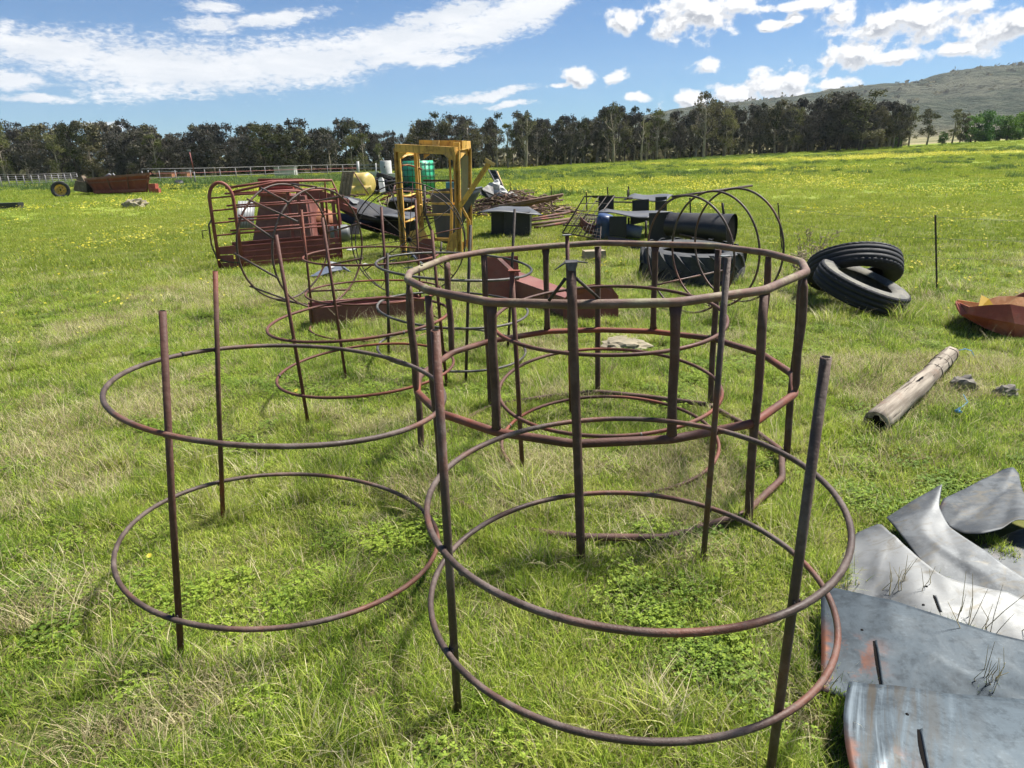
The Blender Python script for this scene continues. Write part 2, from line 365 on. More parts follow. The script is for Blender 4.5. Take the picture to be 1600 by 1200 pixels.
MAT['lime_leaf'] = leaf_mat('lime_leaves', [(0.085, 0.17, 0.025), (0.12, 0.21, 0.03), (0.15, 0.24, 0.04)], 0.3, 0.2, var=0.3)
MAT['pine_leaf'] = leaf_mat('pine_needles', [(0.014, 0.034, 0.016), (0.022, 0.048, 0.022)], 0.1, 0.2, var=0.3)


def bark(name, a_, b_):
    m, t, out = new_mat(name)
    tc = t.new('ShaderNodeTexCoord').outputs['Object']
    n = t.noise(t.vm('MULTIPLY', tc, (1, 1, 0.25)), 3.0, 5, 0.6)
    principled(t, out, t.mix(t.map(n, 0.35, 0.65), a_, b_), 0.85, 0, None, 0.2)
    return m


MAT['bark_pale'] = bark('pale_bark', (0.20, 0.165, 0.125), (0.36, 0.31, 0.25))
MAT['bark_dark'] = bark('dark_bark', (0.045, 0.036, 0.028), (0.10, 0.085, 0.065))


# ------------------------------------------------------------------ mesh building
class MB:
    def __init__(s): s.v = []; s.f = []; s.sm = []; s.mi = []; s.uv = None

    def add(s, vs, fs, smooth=False, mi=0):
        o = len(s.v); s.v.extend(tuple(v) for v in vs)
        for f in fs: s.f.append(tuple(i + o for i in f)); s.sm.append(smooth); s.mi.append(mi)
        return s

    def tube(s, pts, r, n=8, closed=False, rs=None, cap=True, flat=None, fdir=None, mi=0):
        """tube along pts; rs optional radius factor per point; flat optional (wide, thin) factors per point with fdir the thin direction"""
        pts = [Vector(p) for p in pts]; N = len(pts)
        T = []
        for i in range(N):
            a = pts[(i - 1) % N] if (closed or i > 0) else pts[i]
            b = pts[(i + 1) % N] if (closed or i < N - 1) else pts[i]
            T.append((b - a).normalized())
        ref = Vector(fdir) if fdir is not None else (Vector((0, 0, 1)) if abs(T[0].z) < 0.9 else Vector((1, 0, 0)))
        nrm = (ref - T[0] * ref.dot(T[0])).normalized()
        vs = []
        for i in range(N):
            nrm = (nrm - T[i] * nrm.dot(T[i]))
            nrm = nrm.normalized() if nrm.length > 1e-6 else T[i].orthogonal().normalized()
            bi = T[i].cross(nrm)
            k = rs[i] if rs else 1.0
            fa, fb = flat[i] if flat else (1, 1)
            for j in range(n):
                a = 2 * math.pi * j / n
                vs.append(pts[i] + nrm * (math.cos(a) * r * k * fb) + bi * (math.sin(a) * r * k * fa))
        fs = []
        for i in range(N if closed else N - 1):
            i2 = (i + 1) % N
            for j in range(n):
                j2 = (j + 1) % n
                fs.append((i * n + j, i * n + j2, i2 * n + j2, i2 * n + j))
        s.add(vs, fs, True, mi)
        if cap and not closed:
            o = len(s.v) - len(vs)
            s.f.append(tuple(o + j for j in reversed(range(n)))); s.sm.append(False); s.mi.append(mi)
            s.f.append(tuple(o + (N - 1) * n + j for j in range(n))); s.sm.append(False); s.mi.append(mi)
        return s

    def box(s, c, size, rot=None, mi=0, taper=1.0):
        c = Vector(c); hx, hy, hz = size[0] / 2, size[1] / 2, size[2] / 2
        q = rot if rot is not None else Matrix.Identity(3)
        vs = []
        for z, k in ((-hz, 1), (hz, taper)):
            for x, y in ((-hx, -hy), (hx, -hy), (hx, hy), (-hx, hy)): vs.append(c + q @ Vector((x * k, y * k, z)))
        s.add(vs, [(3, 2, 1, 0), (4, 5, 6, 7), (0, 1, 5, 4), (1, 2, 6, 5), (2, 3, 7, 6), (3, 0, 4, 7)], False, mi)
        return s

    def beam(s, a, b, w, h, upv=(0, 0, 1), mi=0):
        a = Vector(a); b = Vector(b); d = b - a; L = d.length; d.normalize()
        u = Vector(upv); u = (u - d * u.dot(d)); u = u.normalized() if u.length > 1e-5 else d.orthogonal().normalized()
        x = d.cross(u)
        q = Matrix((x, u, d)).transposed()
        return s.box((a + b) / 2, (w, h, L), q, mi)

    def plate(s, pts, th, mi=0):
        """flat-ish polygon with thickness along its normal"""
        pts = [Vector(p) for p in pts]
        nn = Vector((0, 0, 0))
        for i in range(len(pts)): nn += (pts[i]).cross(pts[(i + 1) % len(pts)])
        nn.normalize(); N = len(pts)
        vs = [p + nn * th / 2 for p in pts] + [p - nn * th / 2 for p in pts]
        fs = [tuple(range(N)), tuple(reversed(range(N, 2 * N)))]
        for i in range(N):
            j = (i + 1) % N
            fs.append((i, i + N, j + N, j))
        return s.add(vs, fs, False, mi)

    def grid(s, P, th=0.0, smooth=True, mi=0):
        """P[i][j] surface; with thickness downwards along normals"""
        a = len(P); b = len(P[0])
        top = [Vector(P[i][j]) for i in range(a) for j in range(b)]
        fs = [(i * b + j, i * b + j + 1, (i + 1) * b + j + 1, (i + 1) * b + j) for i in range(a - 1) for j in range(b - 1)]
        if th:
            nr = []
            for i in range(a):
                for j in range(b):
                    du = Vector(P[min(i + 1, a - 1)][j]) - Vector(P[max(i - 1, 0)][j])
                    dv = Vector(P[i][min(j + 1, b - 1)]) - Vector(P[i][max(j - 1, 0)])
                    n_ = du.cross(dv); nr.append(n_.normalized() if n_.length > 1e-9 else Vector((0, 0, 1)))
            n0 = len(top)
            bot = [p - n_ * th for p, n_ in zip(top, nr)]
            fb = [tuple(n0 + i for i in reversed(f)) for f in fs]
            rim = [i * b for i in range(a)] + [(a - 1) * b + j for j in range(1, b)] + [i * b + b - 1 for i in range(a - 2, -1, -1)] + [j for j in range(b - 2, 0, -1)]
            fr = [(rim[k], rim[(k + 1) % len(rim)], rim[(k + 1) % len(rim)] + n0, rim[k] + n0) for k in range(len(rim))]
            s.add(top + bot, fs + fb, smooth, mi)
            o = len(s.v) - 2 * n0
            for f in fr: s.f.append(tuple(o + i for i in f)); s.sm.append(False); s.mi.append(mi)
        else:
            s.add(top, fs, smooth, mi)
        return s

    def lathe(s, prof, c, ax=(0, 0, 1), n=32, smooth=True, closed=False, rfun=None, mi=0):
        """prof [(radius, height)] round axis ax at c"""
        ax = Vector(ax).normalized(); c = Vector(c)
        a = ax.orthogonal().normalized(); b = ax.cross(a)
        vs = []
        for k, (r_, h) in enumerate(prof):
            for j in range(n):
                th = 2 * math.pi * j / n
                rr, hh = (r_, h) if rfun is None else rfun(r_, h, th, k)
                vs.append(c + ax * hh + (a * math.cos(th) + b * math.sin(th)) * rr)
        fs = []
        K = len(prof)
        for k in range(K if closed else K - 1):
            k2 = (k + 1) % K
            for j in range(n):
                j2 = (j + 1) % n
                fs.append((k * n + j, k * n + j2, k2 * n + j2, k2 * n + j))
        return s.add(vs, fs, smooth, mi)

    def disc(s, c, ax, r_, n=24, mi=0):
        ax = Vector(ax).normalized(); a = ax.orthogonal().normalized(); b = ax.cross(a); c = Vector(c)
        return s.add([c + (a * math.cos(2 * math.pi * j / n) + b * math.sin(2 * math.pi * j / n)) * r_ for j in range(n)], [tuple(range(n))], False, mi)


def mesh_of(name, mb, mats, origin=(0, 0, 0)):
    me = bpy.data.meshes.new(name)
    ox, oy, oz = origin
    me.from_pydata([(v[0] - ox, v[1] - oy, v[2] - oz) for v in mb.v], [], mb.f)
    me.polygons.foreach_set('use_smooth', mb.sm)
    me.polygons.foreach_set('material_index', mb.mi)
    if not isinstance(mats, (list, tuple)): mats = [mats]
    for m in mats: me.materials.append(MAT[m] if isinstance(m, str) else m)
    if mb.uv:
        l = me.uv_layers.new(name='UVMap')
        vi = np.zeros(len(me.loops), dtype=np.int32); me.loops.foreach_get('vertex_index', vi)
        l.data.foreach_set('uv', np.array(mb.uv, dtype=np.float32)[vi].ravel())
    me.update()
    return me


COL = scn.collection


def thing(name, label, cat, loc, group=None):
    o = bpy.data.objects.new(name, None); o.empty_display_size = 0.1
    COL.objects.link(o); o.location = loc; o['label'] = label; o['category'] = cat
    if group: o['group'] = group
    return o


def root_loc(p):
    while p.parent: p = p.parent
    return p.location


def part(name, mb, mat, parent, label=None, kind=None):
    lo = root_loc(parent)
    o = bpy.data.objects.new(name, mesh_of(name, mb, mat, lo)); COL.objects.link(o); o.parent = parent
    if label: o['label'] = label
    if kind: o['kind'] = kind
    return o


def single(name, mb, mat, label, cat, loc, group=None):
    o = bpy.data.objects.new(name, mesh_of(name, mb, mat, loc)); COL.objects.link(o); o.location = loc
    o['label'] = label; o['category'] = cat
    if group: o['group'] = group
    return o


def setting(name, mb, mat, kind='structure'):
    o = bpy.data.objects.new(name, mesh_of(name, mb, mat)); COL.objects.link(o); o['kind'] = kind
    return o




def V(px, py, Y):
    """world point at depth Y along a sight bearing measured once from the photograph"""
    d = fw + rt * ((px - 800) / 1080) - up * ((py - 600) / 1080); k = Y / d.y
    return (d.x * k, Y, EYE + d.z * k)


def G(px, py, z=0.0):
    d = fw + rt * ((px - 800) / 1080) - up * ((py - 600) / 1080); k = (z - EYE) / d.z
    return (d.x * k, d.y * k, z)


rng = random.Random(11)
VZ = Vector((0, 0, 1))


def smooth01(x): x = min(1, max(0, x)); return x * x * (3 - 2 * x)


def zg(x, y):
    z = 0.030 * max(0.0, x - 2) * (min(1, max(0, (y - 28) / 95)) ** 1.25) if y > 28 else 0.0
    z += 0.012 * math.sin(x * 2.1 + 0.6 * y) * math.cos(y * 1.7 - x * 0.7) + 0.008 * math.sin(x * 5.3) * math.sin(y * 4.1 + 1)
    if y > 12: z += 0.05 * math.sin(x * 0.33 + 1) * math.sin(y * 0.21) * min(1, (y - 12) / 15)
    return z - 0.01


# ------------------------------------------------------------------ ground and hill
gx = np.sinh(np.linspace(-6.2, 6.2, 241)) * 6.1
gy = np.sinh(np.linspace(-5.6, 6.7, 251)) * 4.5 + 3.0
P = [[(x, y, zg(x, y)) for x in gx] for y in gy]
mb = MB(); mb.grid([[P[i][j] for i in range(len(gy))] for j in range(len(gx))])
mb.f = [tuple(reversed(f)) for f in mb.f]
m, t, out = new_mat('field_ground')
geo = t.new('ShaderNodeNewGeometry').outputs['Position']
gxx, gyy, gzz = t.sep(geo)
a = t.noise(geo, 1.4, 6, 0.62); b = t.noise(geo, 0.12, 5, 0.6); c = t.noise(geo, 14, 4, 0.7)
col = t.mix(t.map(a, 0.38, 0.62), (0.075, 0.085, 0.024), (0.125, 0.130, 0.040))
col = t.mix(t.map(c, 0.52, 0.70, 0, 0.5), col, (0.17, 0.135, 0.075))
farc = t.mix(t.map(b, 0.38, 0.62), (0.175, 0.235, 0.036), (0.215, 0.262, 0.042))
farc = t.mix(t.map(t.noise(t.vm('MULTIPLY', geo, (0.3, 1, 1)), 0.5, 6, 0.65), 0.55, 0.72, 0, 0.45), farc, (0.10, 0.16, 0.035))
dist = t.vm('LENGTH', geo)
col = t.mix(t.map(dist, 9, 34), col, farc)
veld = t.mix(t.map(t.noise(geo, 0.02, 6, 0.6), 0.40, 0.60), (0.13, 0.13, 0.06), (0.28, 0.24, 0.13))
col = t.mix(t.map(gyy, 128, 150), col, veld)
principled(t, out, col, 0.95, 0, t.bump(t.m('ADD', a, t.m('MULTIPLY', c, 0.3)), 0.8, 0.05), 0.1)
setting('ground', mb, m)

hill = [(1785.892, 1150.000, 90.284), (1379.123, 1150.000, 122.103), (1085.157, 1150.000, 124.679), (890.991, 1150.000, 119.825), (793.886, 1150.000, 116.494), (755.275, 1150.000, 113.719), (713.481, 1150.000, 111.903), (673.096, 1150.000, 107.354), (649.220, 1150.000, 103.347), (625.864, 1150.000, 95.692), (608.776, 1150.000, 91.511), (586.878, 1150.000, 92.883), (557.471, 1150.000, 91.686), (528.161, 1150.000, 89.574), (491.005, 1150.000, 86.713), (466.768, 1150.000, 82.657), (430.662, 1150.000, 77.924), (376.499, 1150.000, 74.481), (307.386, 1150.000, 70.424), (257.999, 1150.000, 65.934), (188.798, 1150.000, 54.413), (109.161, 1150.000, 38.330), (28.750, 1150.000, 20.196), (-92.797, 1150.000, 5.632)]
hx = [p[0] for p in hill][::-1]; hz = [p[2] for p in hill][::-1]
xs = np.linspace(hx[0] - 60, hx[-1] + 300, 300)
zs = np.interp(xs, hx, hz, left=0, right=hz[-1] * 0.7)
rows = []
for k in range(70):
    s_ = k / 69
    yy = 430 + 720 * s_ if s_ < 0.97 else 1150 + (s_ - 0.97) * 9000
    prof = smooth01(s_ / 0.97) ** 1.15 if s_ < 0.97 else 1.0 - (s_ - 0.97) * 5
    row = []
    for x, z in zip(xs, zs):
        nn = mnoise.fractal(Vector((x * 0.006, yy * 0.008, 3.1)), 0.9, 2.1, 6)
        n2 = mnoise.fractal(Vector((x * 0.045, yy * 0.045, 8.3)), 0.8, 2.1, 4)
        row.append((x * (0.55 + 0.45 * min(1, (yy - 430) / 720)), yy, -2 + 0.028 * max(0, x) * 0.6 * (1 - min(1, s_)) + z * prof + nn * 9 * prof * (1 - prof) * 4 * 0.5 + n2 * 1.6 * min(1, z / 20)))
    rows.append(row)
mb = MB(); mb.grid([[rows[k][i] for k in range(70)] for i in range(300)])
mb.f = [tuple(reversed(f)) for f in mb.f]
m, t, out = new_mat('scrub_hill')
geo = t.new('ShaderNodeNewGeometry').outputs['Position']
a = t.noise(geo, 0.05, 7, 0.68); b = t.noise(geo, 0.009, 4, 0.6); c = t.noise(geo, 0.13, 4, 0.7)
col = t.mix(t.map(a, 0.40, 0.58), (0.038, 0.052, 0.030), (0.090, 0.103, 0.064))
col = t.mix(t.map(b, 0.46, 0.58, 0, 0.8), col, (0.140, 0.142, 0.095))
col = t.mix(t.map(c, 0.52, 0.64, 0, 0.85), col, (0.036, 0.050, 0.032))
gz2 = t.sep(geo)[2]
col = t.mix(t.m('MULTIPLY', t.map(gz2, 26, 4), t.map(a, 0.35, 0.6, 0.5, 1)), col, (0.27, 0.235, 0.13))
principled(t, out, col, 1.0, 0, t.bump(t.m('ADD', t.m('ADD', a, c), t.m('MULTIPLY', b, 4.0)), 1.0, 14.0), 0.05)
setting('hill', mb, m)
# scrub bushes on the skyline
mb = MB(); r1 = random.Random(5)
for i in range(420):
    k = int(r1.triangular(25, 69, 66)); j = r1.randrange(60, 299)
    p = Vector(rows[k][j]) + Vector((r1.uniform(-6, 6), 0, 0)); s_ = r1.uniform(1.5, 4.5)
    vs = []; 
    for q in range(10):
        d = Vector((r1.gauss(0, 1), r1.gauss(0, 1), abs(r1.gauss(0, 0.7)))) * s_ * 0.6
        u = Vector((r1.gauss(0, 1), r1.gauss(0, 1), r1.gauss(0, 1))).normalized() * s_ * 0.6; w = u.orthogonal().normalized() * s_ * 0.6
        mb.add([p + d - u, p + d + w, p + d + u, p + d - w], [(0, 1, 2, 3)])
setting('hill_scrub', mb, 'gum_leaf', 'stuff')


# ------------------------------------------------------------------ feeder rings
def basis(ax):
    ax = np.array(ax, float); ax /= np.linalg.norm(ax)
    t_ = np.array([1., 0, 0]) if abs(ax[0]) < .9 else np.array([0, 1., 0])
    a = t_ - ax * (t_ @ ax); a /= np.linalg.norm(a); b = np.cross(ax, a)
    return Vector(ax), Vector(a), Vector(b)


def ring_pts(c, a, b, Rr, n=72, wob=0.0, seed=0, arc=None):
    pts = []
    r_ = random.Random(seed); p1, p2_, p3 = r_.uniform(0, 6), r_.uniform(0, 6), r_.uniform(0, 6)
    for i in range(n):
        th = 2 * math.pi * i / n if arc is None else arc[0] + (arc[1] - arc[0]) * i / (n - 1)
        k = Rr * (1 + wob * math.sin(2 * th + p1) + wob * 0.6 * math.sin(3 * th + p2_))
        pts.append(c + (a * math.cos(th) + b * math.sin(th)) * k + a.cross(b) * (wob * Rr * 0.7 * math.sin(2 * th + p3)))
    return pts


def feeder(label, c, Rr, lean, zs, posts, mat, pr=0.0115, postr=0.0125, caps=(), seed=0, wob=0.009, post_mat=None, bent=None):
    root = thing('feeder_ring', label, 'hay feeder', (c[0], c[1], 0), 'round pipe feeder rings standing on the grass')
    ax, a, b = basis((lean[0], lean[1], 1))
    C0 = Vector((c[0], c[1], 0)); axn = Vector((lean[0], lean[1], 1))
    for i, z in enumerate(zs):
        cc = C0 + axn * z
        mb = MB(); mb.tube(ring_pts(cc, a, b, Rr, 84, wob, seed + i), pr, 10, True)
        # weld joint where the pipe ends meet
        th = (seed * 1.7 + i * 2.1) % 6.28
        p = cc + (a * math.cos(th) + b * math.sin(th)) * Rr; tg = (-a * math.sin(th) + b * math.cos(th))
        rg = part('ring', mb, mat, root)
        wd = MB(); wd.tube([p - tg * 0.006, p - tg * 0.003, p + tg * 0.003, p + tg * 0.006], pr * 1.16, 10, rs=[0.86, 1.05, 1.05, 0.86]); part('weld', wd, 'pipe_grey', rg)
    for j, (ang, ht, hb) in enumerate(posts):
        ang = R(ang); rad = (a * math.cos(ang) + b * math.sin(ang))
        q = rad * (Rr - (pr + postr) * 0.85)
        A = C0 + axn * max(hb, -0.04) + q; B = C0 + axn * ht + q
        mid = (A + B) / 2 + rad * rng.uniform(-0.004, 0.004)
        A = A + Vector((0, 0, -0.05))
        mb = MB(); mb.tube([A, mid, B], postr, 10)
        for z in zs:
            wp_ = C0 + axn * z + rad * (Rr - pr * 0.9); tg = a.cross(b)
            wb_ = MB(); tt_ = (-a * math.sin(ang) + b * math.cos(ang))
            for s_ in (-1, 1):
                c_ = wp_ + tt_ * s_ * postr * 0.75; wb_.tube([c_ - tg * pr * 1.1, c_ - tg * pr * .6, c_ + tg * pr * .5, c_ + tg * pr * 1.15], pr * 0.42, 6, rs=[.5, 1.1, 1.0, .5])
            part('weld_bead', wb_, 'pipe_dark', root)
        # capped end; a dark disc paints in the shade of the bore
        d = (B - A).normalized()
        po = part('post', mb, post_mat or mat, root)
        e = MB(); e.lathe([(postr * 0.74, 0.0006), (postr * 0.70, -0.004)], B, d, 10); e.disc(B + d * 0.0008, d, postr * 0.74, 10); part('pipe_mouth', e, 'hole_dark', po)
        if j in caps:
            k = MB(); k.box(B + d * 0.006, (0.05, 0.035, 0.006), Matrix.Rotation(0.2, 3, 'Z')); part('cap_plate', k, 'pale_metal', po)
    return root


feeder('brown pipe hay feeder closest to the camera, right of centre, beside the galvanised blades', (0.3675, 1.9819), 0.6435, (0.0009, -0.0197), (0.236, 0.573),
       ((207.2, 1.202, -0.02), (298.8, 1.193, -0.02), (50.3, 1.243, -0.04)), 'pipe_brown', 0.0100, 0.0120, seed=1)
f2 = feeder('leaning brown pipe hay feeder standing alone at the front left', (-0.9586, 2.5037), 0.6129, (0.1174, 0.0287), (0.146, 0.785),
       ((252.0, 1.163, -0.011), (135.9, 1.13, -0.015)), 'pipe_brown', 0.0094, 0.0108, seed=4, post_mat='pipe_red')
f4 = feeder('rusty three-ring hay feeder standing inside the many-sided stock frame', (0.5442, 3.6915), 0.6108, (-0.0332, -0.0774), (0.045, 0.372, 0.779),
       ((213.1, 1.127, -0.008), (105.7, 1.11, 0.0), (349.6, 1.088, 0.0)), 'pipe_red', 0.0100, 0.0120, caps=(1, 2), seed=9)
k = MB(); B = Vector((0.003, 3.280, 1.087)); k.beam(B + Vector((0.012, 0, 0)), Vector((-0.050, 3.500, 1.118)), 0.022, 0.005); k.box(B + Vector((0.02, 0, 0.002)), (0.06, 0.03, 0.006)); part('bracket', k, 'pipe_red', f4)
feeder('reddish two-ring hay feeder between the front left ring and the brown trough', (-0.9999, 4.6371), 0.6009, (-0.0401, -0.0199), (0.223, 0.584),
       ((237.9, 1.223, 0.0), (120.0, 1.22, 0.0), (28.5, 1.106, -0.013)), 'pipe_redder', 0.0098, 0.0115, seed=13)
feeder('three-ring red-brown hay feeder standing round the brown trough', (-1.3525, 6.8429), 0.6551, (0.013, -0.0041), (0.022, 0.364, 0.72),
       ((182.8, 1.162, -0.03), (290.9, 1.218, 0.001), (52.6, 1.212, 0.0)), 'pipe_redder', 0.0100, 0.0120, seed=17)
feeder('greyish steel three-ring hay feeder left of the brown channel', (-0.4956, 5.5613), 0.6143, (0.0745, -0.0258), (0.107, 0.444, 0.79),
       ((283.8, 1.182, 0.0), (161.5, 0.83, -0.03), (39.1, 1.216, 0.0)), 'pipe_grey', 0.0100, 0.0115, seed=23, post_mat='pipe_dark')

# many-sided stock frame
PF = dict(A=256.8, B=279.9, C=304.1, D=332.7, E=350.5, F=13.6, G=37.5, H=61.8, I=83.3, J=103.3, K=128.7, L=147.8, M=177.6, N=194.1, O=214.0, P=236.7)
PC = Vector((0.4869, 3.6171, 0)); pax = Vector((-0.0154, 0.0035, 1))
_, pa, pb = basis(tuple(pax))
root = thing('stock_frame', 'big sixteen-sided frame of thick rusty pipe with lichen on its top rail', 'pipe frame', (PC.x, PC.y, 0))
order = 'FGHIJKLMNOPABCDE'
rr = random.Random(3)


def pf(k, z, rad=1.0):
    a_ = R(PF[k]); return PC + pax * z + (pa * math.cos(a_) + pb * math.sin(a_)) * rad


for nm, z, rad, mt in (('top_rail', 1.051, 1.0, 'pipe_lichen'), ('middle_rail', 0.471, 1.0, 'pipe_red'), ('ground_rail', 0.026, 0.99, 'post_rust')):
    pts = []
    keys = list(order)
    for i, k in enumerate(keys):
        a1 = PF[k]; p = pf(k, z, rad * rr.uniform(0.990, 1.008)); p.z += rr.uniform(-0.006, 0.006) - (0.02 if nm == 'ground_rail' and k in 'NPBDFHJL' else 0)
        k2 = keys[(i + 1) % len(keys)]; k0 = keys[i - 1]
        pn = pf(k2, z, rad); pp = pf(k0, z, rad)
        d1 = (pp - p).normalized() * 0.035; d2 = (pn - p).normalized() * 0.035
        pts += [p + d1, p + (d1 + d2) * 0.22, p + d2]
    mb = MB(); mb.tube(pts, 0.0188 if nm != 'ground_rail' else 0.017, 12, True)
    part(nm, mb, mt, root)
for k in order:
    long_ = k in 'ACEGIKMO'
    z1 = 1.03 if k != 'A' else 1.215
    zb = -0.06 if long_ else 0.471
    rad = 1.0 if not long_ else 1.012
    if k == 'A': rad = 1.035
    a_ = R(PF[k]); rdir = pa * math.cos(a_) + pb * math.sin(a_)
    B = pf(k, z1, rad); A = pf(k, zb, rad)
    if k == 'A': A = Vector((0.275, 2.521, 0.000)) - VZ * 0.05
    n_ = 9; pts = [A + (B - A) * (i / (n_ - 1)) for i in range(n_)]
    wide = 1.45
    if long_:
        fl = [(1, 1)] * (n_ - 1) + [((1.2, 0.7) if k != 'A' else (1.0, 1.0))]
    else:
        fl = [(wide, 0.35), (1.1, 0.9)] + [(1, 1)] * (n_ - 4) + [(1.08, 0.95), (wide, 0.4)]
    pts = [p + rdir * (0.004 * math.sin(i * 1.3 + len(k))) for i, p in enumerate(pts)]
    if not long_: pts = [pts[0], pts[0] + (pts[1] - pts[0]) * 0.6] + pts[2:-2] + [pts[-1] + (pts[-2] - pts[-1]) * 0.6, pts[-1]]
    mb = MB(); mb.tube(pts, 0.0188 if long_ else 0.0192, 12, flat=fl, fdir=rdir)
    po = part('post', mb, 'post_rust', root)
    if k == 'A':
        w_ = MB()
        T_ = B + Vector((0, 0, 0.004))
        sdv = Vector((1, 0.1, 0))
        w_.plate([T_ + sdv * -0.022 + Vector((0, -.02, 0)), T_ + sdv * 0.024 + Vector((0, -.02, 0)), T_ + sdv * 0.026 + Vector((0, .02, 0.004)), T_ + sdv * -0.022 + Vector((0, .02, 0.004))], 0.007)
        w_.plate([T_ + sdv * -0.022 + Vector((0, -.012, 0)), T_ + sdv * -0.022 + Vector((0, .015, 0.002)), T_ + sdv * -0.062 + Vector((0, 0.0, -0.026))], 0.004)
        w_.plate([T_ + sdv * 0.022 + Vector((0, -.015, 0.004)), T_ + sdv * 0.066 + Vector((0, 0.004, -0.004)), T_ + sdv * 0.024 + Vector((0, .015, 0.004))], 0.004)
        w_.plate([T_ + sdv * -0.022 + Vector((0, -.02, 0)), T_ + sdv * -0.012 + Vector((0, -.026, -0.026)), T_ + sdv * 0.014 + Vector((0, -.026, -0.028)), T_ + sdv * 0.024 + Vector((0, -.02, 0))], 0.004)
        part('torn_cap', w_, 'pipe_grey', po)
        for s_ in (-1, 1):
            bm_ = MB(); e_ = pf('A', 1.066, 1.0) + Vector((0.092 * s_ + (0.012 if s_ > 0 else 0), 0.004 * s_, 0.004)); st = B + Vector((0.020 * s_, 0, -0.055))
            bm_.tube([st, e_], 0.0065, 8); part('brace_rod', bm_, 'pipe_dark', root)
hm = MB(); q = pf('L', 1.062, 1.0) + Vector((-0.16, -0.12, 0.018)); hm.disc(pf('M', 1.051, 1.0) + Vector((0.055, 0.085, 0.0212)), (0.1, -0.3, 1), 0.0085, 12); part('bolt_hole', hm, 'hole_dark', root)


# feeders lying on their sides
def lying(label, c, azd, eld, Rr, ds, bars, mat, ext, seed, twist=0.0):
    root = thing('tipped_feeder_ring', label, 'hay feeder', (c[0], c[1], 0))
    n = Vector((math.cos(R(azd)) * math.cos(R(eld)), math.sin(R(azd)) * math.cos(R(eld)), math.sin(R(eld))))
    _, a, b = basis(tuple(n)); C0 = Vector(c)
    for i, d in enumerate(ds):
        mb = MB(); mb.tube(ring_pts(C0 + n * d, a, b, Rr, 84, 0.007, seed + i), 0.0115, 8, True); part('ring', mb, mat, root)
    for th, e0, e1 in bars:
        # angle measured from straight up, clockwise as seen from the camera side
        ex = VZ.cross(n).normalized(); ez = n.cross(ex).normalized()
        q0_ = (ez * math.cos(R(th + twist)) + ex * math.sin(R(th + twist))) * (Rr + 0.012)
        q1_ = (ez * math.cos(R(th)) + ex * math.sin(R(th))) * (Rr + 0.012)
        mb = MB(); mb.tube([C0 + n * e0 + q0_, C0 + n * e1 + q1_], 0.0115, 8); part('post', mb, mat, root)
    return root


lying('two-ring pipe feeder tipped on its side with slanting bars, before the brown cattle crate', (-2.12, 7.87, 0.67), 147.5, 4.3, 0.662, (0.0, 0.567),
      [(a_, -0.02, 0.60) for a_ in (-14, 22, 58, 94, 130, 166, 202, 238, 274, 310)] + [(40, -0.3, 0.62)], 'pipe_brown', 0.3, 31, twist=16)
lying('three-ring pipe feeder tipped on its side before the big tractor tyre', (1.84, 7.17, 0.60), 31.5, 3.0, 0.602, (0.0, 0.368, 0.728),
      [(17, -0.05, 1.15), (128, -0.1, 1.1), (232, 0.0, 0.9)], 'pipe_brown', 0.3, 41)

# spoked wheel leaning by the yellow frame
wc = Vector((-1.249, 8.800, 0.645)); root = thing('spoked_wheel', 'thin rusty spoked wheel standing upright before the yellow frame', 'wheel', (wc.x, wc.y, 0))
wn = Vector((0.10, -1, 0.14)).normalized(); _, wa, wb = basis(tuple(wn)); WR = 0.70
mb = MB(); mb.tube(ring_pts(wc, wa, wb, WR, 72, 0.008, 3), 0.0075, 8, True); part('rim', mb, 'pipe_dark', root)
mb = MB(); mb.tube(ring_pts(wc + Vector((0.0, 0.10, -0.05)), wa, wb, WR * 0.97, 72, 0.012, 7), 0.0065, 8, True); part('rim', mb, 'pipe_dark', root)
mb = MB(); mb.lathe([(0.0, 0.03), (0.03, 0.03), (0.036, 0.0), (0.036, -0.05), (0.0, -0.05)], wc, wn, 16, False); hb_ = part('hub', mb, 'pipe_dark', root)
mb = MB(); mb.disc(wc + wn * 0.032, wn, 0.018, 12); part('axle_hole', mb, 'hole_dark', hb_)
for i in range(14):
    th = 2 * math.pi * i / 14 + 0.15 + rng.uniform(-0.06, 0.06); e_ = wc + (wa * math.cos(th) + wb * math.sin(th)) * WR * 0.995
    mb = MB(); mb.tube([wc, (wc + e_) / 2 + wn * 0.02, e_], 0.0042 if i % 4 else 0.007, 6); part('spoke', mb, 'pipe_dark' if i % 3 else 'pipe_redder', root)


# ------------------------------------------------------------------ cattle crate
def xy(p): return Vector((p[0], p[1], 0))


NL = xy((-4.283, 11.185, 0.000)); NR = xy((-2.897, 12.069, 0.000)); dirL = (NR - NL).normalized(); perp = Vector((-dirL.y, dirL.x, 0))
root = thing('cattle_crate', 'rusty brown cattle crate with arched railed end and plank-like steel sides', 'cattle crate', tuple(NL))
Lc = (NR - NL).length; Wc = 0.60; Hc = 1.33
FL = xy((-4.621, 11.102, 0.000))
